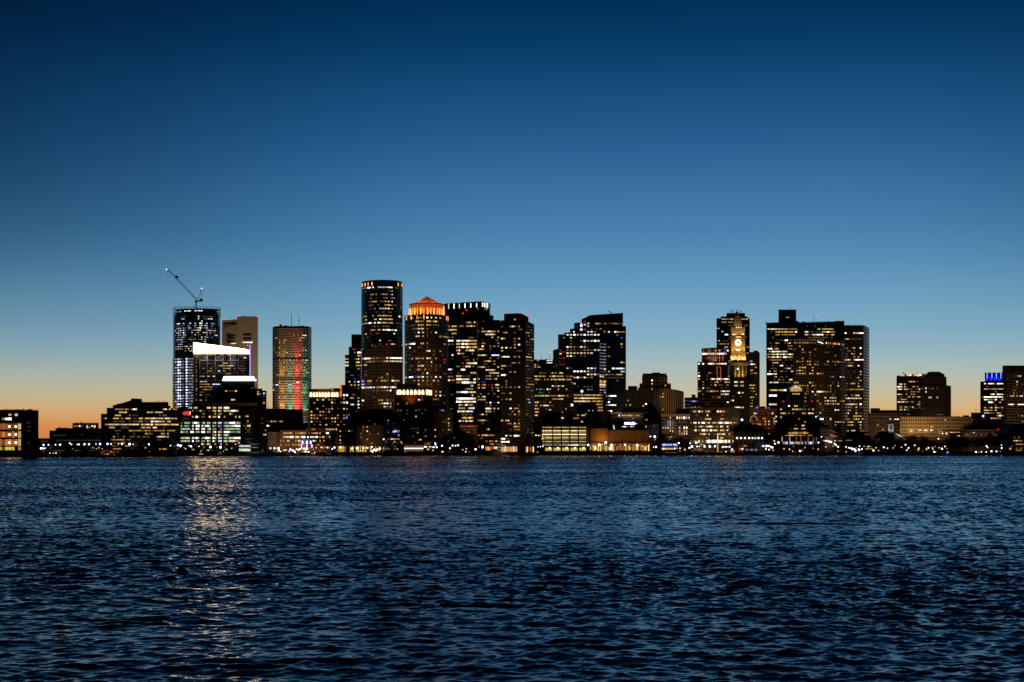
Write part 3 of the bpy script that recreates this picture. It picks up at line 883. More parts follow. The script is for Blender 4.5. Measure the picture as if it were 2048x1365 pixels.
b = Bld('glass_office', 'brightly lit office block with pale roof fascia and a red sign on its corner', 1310, 420)
b.grid(391.5, 816, 6.05, 3.73, 0.72, 0.16)
b.block([(357, 9), (381.5, 0)], 813.5, M_CONC, depth=40, part='wall')
b.block([(381.5, 0), (480.5, 0)], 812, M_CONC, depth=46)
b.block([(384, 1), (515, 1)], 806.3, M_TANP, ybot=811.5, depth=40, part='roof_fascia', win=False)
b.rows('''816 m379-382 w387-389 m391-395 y416 w420-422 y426-434 w437-445 W448-457
825 y384-387 d392-394 y398-399 d403-411 d418-422 y426-434 w436-440 Y441-445 Y448-457 w459-463 W464-468 m471-476
831 d403-411 a429-433 a438-443 y459-463 d463-467
837 y385-387 W391-394 d397-399 d404-410 y420-422 y426-434 W436-439 o448-451 m471-474 m476-480
844 d361-364 m369-380 m384-388 W390-394 m397-400 c403-406 m407-411 m414-422 y426-430 w430-434 w437-445 m448-457 W459-469 m471-480
850 m361-365 m369-380 m384-389 W391-400 m403-411 W412-417 m418-422 m426-434 c437-441 b441-445 c448-457 m460-469 W471-480
856.4 m361-380 w384-389 W391-400 w404-411 m414-420 m426-434 m439-445 a448-450 m450-457 m460-469 m471-480
862.4 m361-376 W381-389 m391-395 m396-400 W403-411 m414-423 w426-434 w436-445 W448-457 m459-469 m471-480
868.5 m427-433 w437-439 m441-445 m449-457
876.5 m361-380 w384-388 W389-395 m396-400 m402-406 m406-411 W412-418 w418-422 W425-434 w436-445 m448-457 w459-468 W471-480
882.5 m361-376 w378-380 W383-389 m391-400 m402-411 m413-422 m426-434 c437-445 m448-457 w460-469 m471-480
888.6 d391 y403-409 w414-417 y418-422 y430-433 w439-444 y450-453 a453-456''')
b.rows('901 r413-425 d404 d384-388 Y386 y448-456 d424; 895 d408 d420 d433-436 d449', 2.4, False)
b.grid(361, 838, 2.5, 4.4, 0.55, 0.35)
b.fill(362, 380, 834, 842, 0.6, 'ddk', 2)
b.mast(456, 806, 801, 0.2)
# illegible red sign: glowing strokes on a dark red box
mb = MB(); q0, q1 = P(366, 832, 1310), P(383, 822.5, 1310)
mb.box(q0.x, q1.x, 1310 + 0.5, 1310 + 1.6, q0.z, q1.z)
sg = mb.build('sign_box', mat('red_sign_face', (0.25, 0.01, 0.015), 0.5), b.root)
mb = MB()
def stroke(x0, x1, y0, y1, c=(1.6, 0.10, 0.13)):
    a, d = P(x0, y1, 1310), P(x1, y0, 1310)
    mb.box(a.x, d.x, 1310 - 0.1, 1310 + 0.45, a.z, d.z, c=c)
for x0, x1, y0, y1 in ((366, 366.9, 825, 829.5), (369.2, 370.4, 825.5, 830.5), (370.4, 371.8, 825.8, 828), (370, 371.4, 823.3, 825), (373.8, 375.2, 824, 829), (375.2, 378.4, 828.2, 830.6), (375.2, 376.4, 823.4, 825), (377.6, 381, 824.2, 826)):
    stroke(x0, x1, y0, y1)
stroke(379.2, 381.2, 823.2, 829.6, (2.2, 0.7, 0.65)); stroke(368, 381.5, 822.9, 823.5, (0.35, 0.01, 0.02)); stroke(368, 381.5, 831, 831.7, (0.35, 0.01, 0.02))
mb.build('sign_strokes', GLOW, sg)
b.done()

b = Bld('brick_building', 'dark red brick building with tall arched bays and a blank brown box on top', 1330, 530)
b.grid(483, 824, 6.2, 3.6, 0.45)
b.block([480.5, 532.5], 818.5, M_BRICK, depth=40)
b.block([532.5, 571], 817.6, M_DARKBROWN, depth=40, part='wall')
b.block([(569.5, -2), (605.5, -2)], 820, M_PLAIN, ybot=850, depth=30, part='blank_box', win=False)
b.block([(570, -1), (604, -1)], 850.5, M_TANP, depth=24, part='podium', win=False)
mb = MB()
for x0, x1 in ((488, 505.5), (511.5, 517), (522, 528)):
    pts = [(x0, 895), (x1, 895)] + [(x1 - (x1 - x0) * k / 6, 836 - 5 * math.sin(math.pi * k / 6)) for k in range(7)]
    mb.poly([(PX(x, 1330), 1329.8, PZ(y, 1330)) for x, y in pts])
mb.build('arched_glazing', mat('dark_window_glass', (0.015, 0.014, 0.016), 0.15), b.root)
b.rows('833 A491.5-495.5; 843 y493-495.5; 852 d488.5-490 y493.5-495.5 w497.5-500; 880 d493.5-495; 857 k489-491 k497-500; 862 k494 k499;838 d523; 847 d523', 2.8, False)
b.rows('843.3 d534.5-537 y541-544.5 y545-546.5 w548.5-551 a553-555.5 a557.5-559 y560.5-564; 852 W533.5-536.5 y538.5-540; 861 y529.5-531; 869.8 y528.5-531 w531.5-534', 2.4, False)
for k in range(8): b.run('k', 489, 504, 848 + 6 * k, 0.6, False, cells=False)
b.mast(533.5, 818, 802, 0.2); b.boxpx(523, 527, 808, 818, M_TANP, 4, 6, 'roof_dish')
b.done()

b = Bld('curtain_wall_building', 'low brownish curtain wall building beside the lit brick wharf', 1270, 548)
b.grid(535, 868, 4.2, 4.1, 0.6)
b.block([535, 566], 864, M_BROWN, depth=30)
b.fill(536, 565, 866, 896, 0.25, 'kd', 3); b.done()
spot('wash_light', P(550, 905, 1270) - Vector((0, 24, -2)), P(550, 880, 1270), WARM, 6e3, 100, b.root, 0.9, 2)

b = Bld('wharf_hotel', 'long brick wharf building with rows of warm windows behind a blue barrel canopy', 1262, 610)
b.grid(560.5, 866.8, 7.7, 2.7, 0.5, 0.18)
b.block([560.5, 612], 861, M_BRICK, depth=30)
b.block([612, 662], 856.5, M_BRICK, depth=30, part='wall')
b.block([(662, 4), (676, 4)], 855, M_BRICK, depth=26, part='wall')
b.rows('''866.8 y566-577 y578-584 a590-600 y602-605 y608-611 a618-621 a625 y629-631 w632-637 y638-641
874.5 w567-576 W576-588 y590-592 W593-597 y597-599 w602-606 W607-610 W610-613 C614-617 w619-622 w624-628 W629-632 w633-637 y638-641 w645-649 d654 w658-661
882 y561-563 y566-568 w575-578 y591-594 w597-601 y602-604 a629-632 y638-641 y646-649 w628
889.6 y561-564 d568 a573 a577 y585 a591 y596-600 d604 ; 859.2 d601 a625 a630 d635 w653-656 y659-662 y664-668 w671-673''')
b.rows('866.8 C653.5-657; 895 o641-660 o660-664; 890 a634-640 o655-661', 3.4, False)
mb = MB(); A = []; 
for k in range(9):
    t = math.pi * k / 8; A.append((615 - 12 * math.cos(t), 889 - 11 * math.sin(t)))
mb.loft([[(PX(x, 1258), yy, PZ(y, 1258)) for x, y in A] for yy in (1248, 1261)])
mb.build('barrel_canopy', mat('blue_canvas', (0.02, 0.06, 0.22), 0.6), b.root)
mb = MB()
for x, c in ((605.3, (1.2, 1.7, 3.4)), (614, (1.7, 2.0, 3.4)), (621.6, (1.3, 1.8, 3.4))):
    q = P(x, 885, 1248); mb.box(q.x - 0.55, q.x + 0.55, 1247.4, 1247.9, PZ(888.2, 1248), PZ(882.3, 1248), c=c)
for x in (603.3, 614, 624):
    q = P(x, 892, 1248); mb.box(q.x - 0.45, q.x + 0.45, 1247.3, 1247.9, PZ(896, 1248), PZ(889.3, 1248), c=(1.9, 0.9, 1.8))
mb.build('canopy_lights', GLOW, b.root)
b.done()
spot('wash_light', P(600, 906, 1262) - Vector((0, 30, -3)), P(605, 880, 1262), WARM, 2.2e4, 130, b.root, 0.9, 2)

# ================================================================ tower with coloured floodlights
b = Bld('banded_tower', 'banded tower washed with vertical red green and orange light and two masts on its roof', 2250, 585)
b.grid(549, 671, 4.95, 2.9, 0.42, 0.3)
D = 2250
b.block([(545, 16), (549.5, 5), (557, 0), (607, 0), (617.5, 6), (623, 22)], 656.5, M_BAND, depth=30)
b.block([(545.6, 18), (550, 5.5), (557.2, 0.5), (606.8, 0.5), (617, 6.5), (622.5, 22)], 652.5, M_BLACK, ybot=657, depth=28, part='parapet', win=False)
for y in (717.5, 759.5): b.block([(544.8, 15.8), (549.4, 4.8), (557, -0.3), (607, -0.3), (617.6, 5.7), (623.2, 21.8)], y, M_BLACK, ybot=y + 1.8, depth=30, part='dark_band', win=False)
b.rows('''671 d551 y586-589 y595-599 w605-613 ; 676 y548-550 w553-556 d590-598 y600-611
681 y558 y569 y600-602 ; 686 y559 w568 d585-588 d590 ; 690.5 d575 d590 ; 696 y559 d549 y605-610 ; 701 d549 y568 w605 w612; 706 y560 y568 w573-576
711 y554-556 y559 y568 ; 713 w600 ; 721.5 y560 y568 y574 w578-583 y588 y594 y600 w605 w611-615 ; 726 y560-563 y568 y574 y585 d594 c608-614 ; 731.5 y561 d570 d590 y600 d609
737 y562 w568 y574 a578-583 y588 y594 y602 y609 ; 741.5 y561 y568 y574 d588 w594 y604 y610 ; 745.5 w614-618 y562
752 y551-557 y558-562 a563-575 y577 ; 758 d560 d580 ; 764 y558 W594-597 ; 769 C553-556 c556-559 c576-584 C604-608 c609-614 c547-550
774.5 d549-552 a562 y575-580 y585-590 y593-598 y604-617 ; 779.5 w546 c572-576 c580-584 ; 785 y601-617 a565-570; 795 w558 c568 y595 ;800 a595; 812 w562-568 d570''')
b.fill(549, 607, 666, 716, 0.10, 'yddk', 1); b.fill(549, 607, 722, 790, 0.08, 'ydd', 1)
b.rows('818 w606-616; 824 k606-617; 829 d606-617; 833 s606-617 ; 838 Y606-612; 844 s606-616', 2.2, True)
b.mast(580.5, 653, 623, 0.5, 12); b.mast(595.5, 653, 628, 0.5, 12)
b.boxpx(559, 562, 648, 652.5, DARKM, 10); b.boxpx(568, 574, 650, 652.5, DARKM, 12); b.boxpx(601, 607, 650.5, 652.5, DARKM, 12)
for x, c, pw in ((594, (1.0, 0.04, 0.04), 5.2e5), (580.5, (0.05, 0.8, 0.42), 1.6e5), (611, (0.03, 0.8, 0.40), 2.2e5), (565, (1.0, 0.40, 0.04), 1.9e5)):
    for k, yy in enumerate((872, 838, 804, 770, 736)):
        if x > 607 and k == 0: continue
        q = P(x, yy, D) - Vector((0, 7 if x < 607 else 3, 0))
        spot('uplight', q, P(x, yy - 45, D) + Vector((0, 1.0, 0)), c, pw * (1.0, 0.8, 0.55, 0.4, 0.22 if c[0] > 0.5 else 0.1)[k], 34, b.root, 0.9, 0.5)
spot('wash_light', P(584, 862, D) - Vector((0, 120, 0)), P(584, 745, D), (1.0, 0.75, 0.5), 2.4e5, 70, b.root, 0.9, 8)
b.done()

# ================================================================ lit-crown hotels
def crown_openings(b, xs, y0, y1, c=(3.6, 2.3, 1.15), w=4.2, dd=-0.5):
    for x in xs:
        mb = MB(); D = b.D
        a, d = P(x, y1, D), P(x + w, y0, D)
        mb.box(a.x, d.x, D + dd, D + dd + 0.4, a.z, a.z + (d.z - a.z) * 0.62, c=c)
        m = a.x + (d.x - a.x) * 0.5; hw = (d.x - a.x) / 2
        arch = [(m + hw * math.cos(math.pi * k / 6), a.z + (d.z - a.z) * (0.62 + 0.38 * math.sin(math.pi * k / 6))) for k in range(7)]
        mb.poly([(x_, D + dd, z_) for x_, z_ in arch], c=tuple(v * 0.75 for v in c))
        mb.build('lit_arch', GLOW, b.root)
b = Bld('brick_hotel', 'dark brick hotel with a row of ten glowing arches under its cornice', 1500, 655)
b.grid(620, 800, 6.25, 5.9, 0.46, 0.42)
b.block([618.5, 681], 779.5, M_DARKBROWN, depth=40)
b.block([(681, 0), (698, 6)], 770, M_DARKBROWN, depth=40, part='wall')
b.block([(618, -1), (682, -1)], 778.6, M_BRICK, ybot=783, depth=42, part='cornice', win=False)
b.block([(661, 6), (681, 6)], 776.3, M_TANP, ybot=780, depth=14, part='roof_lantern', win=False)
crown_openings(b, [619.8, 625.7, 631.6, 637.5, 643.4, 649.3, 655.2, 662, 667.2, 672.8], 784.5, 794, w=3.8)
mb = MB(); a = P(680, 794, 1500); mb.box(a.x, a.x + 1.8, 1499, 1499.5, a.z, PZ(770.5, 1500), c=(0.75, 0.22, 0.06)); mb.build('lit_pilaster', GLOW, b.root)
b.rows('''797.5 o687-693; 790.5 W686-691 C692-695.5 ; 800 y634-637 d640 w645-648 a657-660 a663-665; 805.5 w665-667 a682 w686-690 w691-694.5; 818 y633 d650 y665-667 d675 y686-690 a692
824 a622-624 a638 y644-647 a656 ; 831 y626 d632 a637-640 d645 d650 y674 y686 d690 ; 837 y621 a632 d645 a650 d657 y662 y667-671 d675 y685-688 d692 ; 844 w621 d626 d639 d664 d681''', 3.2, False)
b.light(698, 830, 'p', 0.9, -1.5, 'violet_lamp', 0.7); b.light(693.5, 835.6, 'p', 1.2, -1.5, 'violet_lamp', 1.2)
b.light(665, 779.2, 'o', 1.5, -1.4, 'roof_lamp', 1.0)
b.fill(621, 696, 800, 850, 0.34, 'dayadk', 1)
b.done()
spot('wash_light', P(650, 783, 1500) - Vector((0, 6, 6)), P(650, 780, 1500), (1, 0.35, 0.1), 4e3, 150, b.root, 0.9, 1)

b = Bld('stepped_office_tower', 'dark stepped office tower with scattered white windows left of the tall round tower', 1900, 708)
b.grid(690, 699, 6.5, 3.6, 0.5, 0.2)
b.block([690, 697.5], 710, M_BANDB, depth=40, part='wall')
b.block([697.5, 724], 694, M_DARKGLASS, depth=50, part='wall')
b.block([(702.8, 2), (724, 2)], 669, M_BLACK, depth=40, part='wall')
b.rows('''699 r705-708 r708-711 ; 704 y707-712 W717-721 ; 711 y714-718 a718-721 ; 717 y692-697 d711 y715 ; 722.5 w691-697 y715; 731 y712-721 w691-697; 737 y717-720; 745 d692-697
752 b704 ; 757 r711 ; 764 W697-701 c707-711 C714-720; 769.5 y702-705 y709-711 y715-719 ; 776 d710 d716-719 ; 789 r708 ; 797 o689-693 w704 W714-720 ;803.5 w714-720; 810 c704 W715-720; 816.5 W714-719; 822 d714''')
b.fill(698, 722, 700, 818, 0.07, 'dk', 1); b.fill(691, 697, 716, 800, 0.25, 'dk', 1)
b.done()

b = Bld('tall_round_tower', 'tallest dark round tower with orange slots glowing below its rim', 1850, 764)
b.grid(723.5, 579.8, 7.0, 3.5, 0.42, 0.2)
b.block(arc(722.5, 806, 30, 12), 566.5, M_DARKGLASS, back=arcback(722.5, 806, 30, 12))
b.block(arc(723.5, 805, 29, 12), 565.2, M_BLACK, ybot=567, back=arcback(723.5, 805, 29, 12), part='rim', win=False)
for x in (724.8, 730.5, 736.6, 744.2, 796.4, 804): b.run('O', x - 0.9, x + 0.7, 572.5, 6.5, False, cells=False)
b.rows('''579 s725-733 C736-740 C745-749 c755-760 c760-765 C765-769 w770-777 C778-783 w784-788 d790-796
587 y730-734 d775-782 y783-788 ; 593 y740-743 y746-749 y751-753 a761-768 o768-775 b779-783 w785-788
600.8 y740-745 d752 b769 o772-774 b780-783 y786 ; 607.8 d741 y748 y752 a760-770 a771-781 W784-788
614.8 d739 a743-749 d757 y771-783 d786 d791 ; 621.8 d743 y750-753 m759-765 y766-770 w771-775 w776-781 w784-788
635.8 s724-728 y729-734 y745-748 a755-758 y759-764 y765-768 a771-783 w796-801 d802-805
642.8 w730-734 y747-750 w752 w758-766 y766-772 y772-783 w785-787 ; 649.8 y724-728 y728-736 W737-744 W747-753 W755-763 w764-768 A768-783 w784-788 d790-797
656.8 d748 d756 d762-778 ; 663 a742-750 y750-753 y755-758 a760-763 w765-772 W773-780 w781-795 ; 670.8 y730-733 d743 d755 w787 ; 677.8 d735 ; 684.8 w759-763 d776-783 ; 691.8 d760 y780-784 w786''')
b.fill(726, 786, 586, 690, 0.06, 'dk', 2)
for x, y in ((730, 564.8), (753.5, 563.8), (768, 568.5), (791, 565.5), (804.5, 569)): b.light(x, y, 'r', 0.75, -26 if 740 < x < 790 else -6, k=1.3)
b.boxpx(771, 775.5, 563.5, 565.5, DARKM, 4)
mb = MB(); 
for k in range(19): mb.ball((PX(724.2, 1845), 1840, PZ(701 + 4.1 * k, 1850)), 0.85, c=(0.62, 0.36, 1.5), n=6, m=4)
mb.build('violet_light_string', GLOW, b.root)
b.clutter(730, 800, 564.6, 3, 6)
b.done()

b = Bld('granite_tower', 'curved brown granite tower with two bright window rows in front of the tallest tower', 1720, 772)
b.grid(723.5, 717.5, 6.45, 5.4, 0.5, 0.22)
b.block([(723.5, 4), (743, -3)], 699, M_BROWN, depth=40, part='wall')
b.block([(743, -3), (753, -8), (766, -11), (772, -11), (780, -11), (806, -6)], 691.5, M_BROWN, depth=50)
b.block([(743, -3.4), (753, -8.4), (766, -11.4), (780, -11.4), (806, -6.4)], 690.8, M_PLAIN, ybot=692.5, depth=46, part='cornice', win=False)
b.rows('''719 y727-731 W731-737 w738-743 ; 725.5 d728-735 y737-743 ; 733.5 w732-736 d728 ; 762 c726-729 A737-743 ; 768 c726-729 b739-742 ; 776 y723-726 W727-731 w732-737 C738-743
717 o745-749 o751-754 d755-760 d761-766 d768-772 w775-777 W780-785 W786-791 W792-798 W799-804
724 o745-749 d750-754 d756-760 d761-765 a768-771 W773-778 W780-785 w786-791 w792-798 w799-804
753 a756-759 ; 760 d752-756 a761-765 y767-771 a774-778 w788 w795 ; 774.5 w744-749 y750-754 w755-760 w761-766 W767-772 w773-779 W780-786 W787-793
781.5 d745-749 d751-754 d756-760 d761-765 d766-770 y773-778 C781-784 d788-791 ; 803 a757-760 y762-765 o775-779 d783 w727
810.5 y760-766 w767-770 d774 C775-779 y781-785 ; 817 w766-770 d773-776 w776-780 c781-785''')
b.run('Y', 806.6, 808.3, 731, 3, False, cells=False)
for x, y in ((744.5, 692.5), (773.5, 690.5), (804, 692.5)): b.light(x, y, 'r', 0.95, -13, k=1.5)
b.fill(725, 804, 735, 830, 0.10, 'dka', 1)
b.done()
spot('wash_light', P(770, 850, 1720) - Vector((0, 90, 0)), P(770, 740, 1720), WARM, 4e4, 80, b.root, 0.9, 5)

b = Bld('arcade_hotel', 'dark hotel with seven wide glowing arches along its roof edge and a lit right corner', 1480, 828)
b.grid(793, 795, 6.5, 6.0, 0.4, 0.4)
b.block([(790.5, 0), (849.5, 0)], 778.5, M_BRICK, depth=36)
b.block([(849.5, 0), (864.5, 6)], 778.5, M_BRICK, depth=30, part='wall')
b.block([(791.5, -0.8), (850, -0.8), (863, 5)], 775.6, M_PLAIN, ybot=779, depth=36, part='cornice', win=False)
b.block([(796.5, 8), (835, 8)], 767.5, M_GREY, ybot=776, depth=16, part='roof_plant', win=False)
b.block([(792.5, 6), (796.8, 6)], 769, M_TANP, ybot=776, depth=6, part='chimney', win=False)
crown_openings(b, [793.8, 797.8, 805.2, 812.8, 820.4, 828, 835.8, 843.2], 780, 789.3, w=5.0)
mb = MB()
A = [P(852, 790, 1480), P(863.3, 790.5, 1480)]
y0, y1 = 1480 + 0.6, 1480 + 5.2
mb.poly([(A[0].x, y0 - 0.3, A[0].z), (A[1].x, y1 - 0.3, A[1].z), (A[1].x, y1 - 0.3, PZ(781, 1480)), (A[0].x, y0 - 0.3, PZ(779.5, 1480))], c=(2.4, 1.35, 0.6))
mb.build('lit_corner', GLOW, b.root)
b.rows('789 Y786-789; 800 w838.5-841 d846; 807.5 o813-817 d823-825.5 ; 820 b838-841 o845-848 ;821.2 d792-794.5 d800-802 ; 833.5 y791-795 y829-832 ; 834 a769-772 ; 835 a783-786', 3, False)
b.fill(792, 848, 795, 850, 0.16, 'dakd', 1)
b.done()
spot('wash_light', P(822, 792, 1480) - Vector((0, 7, 6)), P(822, 786, 1480), (1, 0.3, 0.08), 3e3, 150, b.root, 0.9, 1)

# round tower with the orange lantern and pyramid roof
b = Bld('pyramid_roof_tower', 'round tower topped by an orange glowing lantern and pyramid roof', 1640, 853)
b.grid(809.5, 639.5, 7.3, 4.3, 0.46, 0.22)
b.block(arc(809, 896.5, 26, 12), 633, M_BROWN, back=arcback(809, 896.5, 26, 12))
D = 1640
rd = 17.5
c0 = P(853.5, 620, D); cx_, cy_ = c0.x, D + 0.0
nf = 16
def ringz(r, py, n=nf):
    return [(cx_ + r * math.sin(2 * math.pi * (k + 0.5) / n), cy_ - r * math.cos(2 * math.pi * (k + 0.5) / n), PZ(py, D)) for k in range(n)]
RX = (888 - 819.3) / 2 * D / F
mb = MB()
r0, r1 = ringz(RX, 633), ringz(RX, 611)
for k in range(nf):
    mb.poly([r0[k], r0[(k + 1) % nf], r1[(k + 1) % nf], r1[k]])
mb.build('lantern_wall', mat('copper_panels', (0.52, 0.20, 0.06), 0.55, 0.2, 0.2, 0.2), b.root)
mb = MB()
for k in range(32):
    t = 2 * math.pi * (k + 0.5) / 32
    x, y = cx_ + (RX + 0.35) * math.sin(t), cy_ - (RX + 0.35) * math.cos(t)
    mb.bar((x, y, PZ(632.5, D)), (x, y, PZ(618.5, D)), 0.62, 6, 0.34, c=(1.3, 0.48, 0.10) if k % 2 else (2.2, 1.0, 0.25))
mb.build('light_columns', GLOW, b.root)  # glowing bars stand in for the uplighting on the drum
mb = MB()
e0, e1, e2 = ringz(RX + 1.0, 612), ringz(RX + 0.8, 609), ringz(RX * 0.72, 607)
sq = [(cx_ + sx * RX * 0.76, cy_ + sy * RX * 0.76, PZ(607.5, D)) for sx, sy in ((0, -1), (1, 0), (0, 1), (-1, 0))]
mb.loft([e0, e1]); 
sq = [(cx_ + RX * 0.93 * math.sin(t), cy_ - RX * 0.93 * math.cos(t), PZ(609.2, D)) for t in (R(-22), R(68), R(158), R(248))]
ap = (cx_, cy_, PZ(593.2, D))
for k in range(4): mb.poly([sq[k], sq[(k + 1) % 4], ap])
rb = MB()
for k in range(4):
    for t in (0.0, 0.25, 0.5, 0.75):
        a_ = Vector(sq[k]).lerp(Vector(sq[(k + 1) % 4]), t); rb.bar(a_, ap, 0.32, 4, 0.12)
rb.build('roof_ribs', mat('copper_panels'), b.root)
mb.build('pyramid_roof', mat('copper_roof', (0.42, 0.17, 0.06), 0.5, 0.2, 0.3, 0.3), b.root)
mb = MB()
for k in range(16):
    t = 2 * math.pi * k / 16
    mb.ball((cx_ + (RX + 0.2) * math.sin(t), cy_ - (RX + 0.2) * math.cos(t), PZ(608.2, D)), 0.35, c=(1.6, 0.6, 0.12), n=5, m=4)
mb.build('eave_lamps', GLOW, b.root)
for t in (-75, -40, -12, 15, 45, 75):
    q = Vector((cx_ + (RX + 2.0) * math.sin(R(t)), cy_ - (RX + 2.0) * math.cos(R(t)), PZ(606.5, D)))
    spot('uplight', q, Vector((cx_ + RX * 0.2 * math.sin(R(t)), cy_ - RX * 0.2 * math.cos(R(t)), PZ(598, D))), (1, 0.36, 0.12), 0.8e4, 95, b.root, 0.8, 0.3)
    q = Vector((cx_ + (RX + 5) * math.sin(R(t)), cy_ - (RX + 5) * math.cos(R(t)), PZ(632.2, D)))
    spot('uplight', q, Vector((cx_ + RX * math.sin(R(t)), cy_ - RX * math.cos(R(t)), PZ(616, D))), (1, 0.34, 0.09), 0.8e4, 100, b.root, 0.9, 0.3)
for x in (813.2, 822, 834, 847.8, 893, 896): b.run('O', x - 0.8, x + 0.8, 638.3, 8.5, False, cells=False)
b.rows('''639 w824-828 y836-845 W853-858 W862-867 w870-875 y878-883 ; 646.3 y832 y835-841 y841-846 y852-859 a861-867 y868-875 d877
653.5 d825-832 y836-840 y841-846 y852-859 d861-868 d869-876 ; 660.8 d824-832 w836-841 y842-846 d852-858 ;668.5 d828 w836-841 w843-846 d853-858 d862 W869-871
675.5 y832 w836-841 y843-846 d852-858 y878-881 y883-895 ; 690 w810-815 w816-821 C824-828 W828-832 y841-846 a852-858 y886-890
698 w818-822 d838-842 d853 ; 705 w857 d867 a878-881 ; 712 d820 ; 719.8 w805-808 b819 a825-827 a830-833 y837-840 a842-846 w852-859 a873
727 d809-812 y838 w864 ; 734 d822 y834-840 w841-847 a861-866 d869-873 ; 741 w838 ; 748 w853
756.5 c810-813 b815-818 C818-821 C823-828 b829-833 w835-840 w841-846 c852-858 y862-867 C869-875 w877-882
763.5 A826-832 a837-840 y844-847 a852-856 d860-862 y868-870 a876-879 ; 770 w838 ; 785.5 a869-873 y877-880; 793 W863-867 y869-875 W877-882 d886-890; 800.3 o866-870 o872-876 ;807 d888 ; 822 b880 c882-884 ;823 d853-858''')
b.fill(811, 893, 700, 860, 0.2, 'ddkad', 1); b.fill(812, 878, 655, 690, 0.12, 'dk', 1)
b.run('r', 887, 891, 721, 4, False, cells=False); b.run('b', 889.5, 891.5, 728.5, 2, False, cells=False)
b.done()
spot('wash_light', P(853, 800, 1640) - Vector((0, 90, 0)), P(853, 720, 1640), WARM, 3e4, 80, b.root, 0.9, 5)

# tower with white vertical fins
b = Bld('fin_topped_tower', 'broad dark tower with a row of white light fins around its top', 1960, 935)
b.grid(896.5, 645.5, 7.2, 3.4, 0.5, 0.18)
b.block([(880, 8), (964, 0), (979, 10), (981, 18)], [607, 603, 605.5, 606], M_DARKGLASS, depth=40)
b.block([(895, 4), (964, -4), (987, 12)], [630, 629, 630], M_BLACK, depth=50, part='shoulder')
for x, w in ((887.3, 1.3), (897.4, 1.5), (908, 1.5), (918.7, 1.4), (930, 1.4), (941.5, 1.5), (953.3, 1.6), (964.7, 2.4), (969.5, 1.8), (974.5, 2.0)):
    yt = 607.3 - (x - 880) / 84 * 4.2 if x < 964 else 602.8 + (x - 964) * 0.15
    b.run('W', x - w / 2 - 0.2, x + w / 2 + 0.2, yt + 5.2, 11.6, False, 0.1, cells=False)
b.run('w', 878.5, 880.5, 609, 4, False, cells=False)
b.rows('618 a954-956.5 d970-972 a973-975', 3.4, False)
b.rows('''645.5 d932 y935-939 d943 y947-949 ; 652.8 a896-901 y903-914 d918-922 a922-926 d930-934 y935-940 y942-948 y949-952 a954-957 y957-965
662 y897-902 w904-914 ; 667 y905-912 ; 674 d897 d905 ; 685 C898-902 C904-907 ; 690 y898-901 y904-908 ; 713.5 w903-908 w906 ; 737 W896-902 y904-907 ; 742.5 c895 ; 755.5 a897 a903-907 ; 762 w898-901 a905-911''')
b.fill(897, 910, 670, 830, 0.16, 'ddak', 2)
for x, y in ((932.5, 621.5), (925.8, 628), (967.3, 644.5)): b.light(x, y, 'r', 1.2, -6, k=2.0)
b.done()

b = Bld('ribbon_window_office', 'office slab with stacked bright white ribbon windows between the dark towers', 1580, 933)
b.grid(912.5, 682, 6.42, 2.6, 0.6, 0.1)
b.block([911, 955], 672, M_CONC, depth=40)
b.rows('''675.6 d936-948 ; 682 W914-921 w924-930 W930-936 y937-953 ; 688.4 y914-921 W922-927 y928-932 W932-935 y936-953 ; 694.8 y914-921 W922-927 y928-932 W933-935 y936-953 ; 701.2 y914-918 w919-921 y931-938 w938-950
708 w916-921 y924-928 a945-947 ; 714 d925-931 d935 ; 720.6 d932 d936 a946-950 ; 727 r924-927 y936 w938-948 W948-954 ; 733.5 g914-920 r925-928 w931-940 d946 ; 740 a920-923 W923-931
746.3 y942-951 d917 ; 752.8 Y913-922 g925-928 d930-940 ; 759.3 W912-922 w924-939 w947-952 ; 765.7 o913-922 W924-938 w940-952 ; 772 c942-946 ; 778.5 a930-947
785 c913-922 W924-937 w940-952 ; 791.4 y943-947 ; 797.7 W912-922 W924-945 w947-951 ; 804 W914-922 w924-945 C947-951 ; 810.5 y917-922 a924-930 W931-937 a940-946 ; 817 c917-921 y924-931 c936-946 w948
823.4 w916-922 w924-945 ; 829.8 d924-936 b940-944 ; 836 A924-946 ; 842.6 w917-922 c926 w930-946''')
b.done()

b = Bld('brick_arcade', 'low old brick building with small arched windows under the ribbon window office', 1420, 936)
b.grid(920, 853, 6, 4, 0.4)
b.block([919, 953.5], 848, M_BRICK, depth=24)
b.rows('853 o922-950 ; 857.5 d928-946 d949 ; 863.5 o932 o937 d949 ; 870 a938-943', 1.6, True); b.done()
spot('wash_light', P(936, 900, 1420) - Vector((0, 30, 0)), P(936, 862, 1420), WARM, 1e4, 90, b.root, 0.9, 2)

APT = []
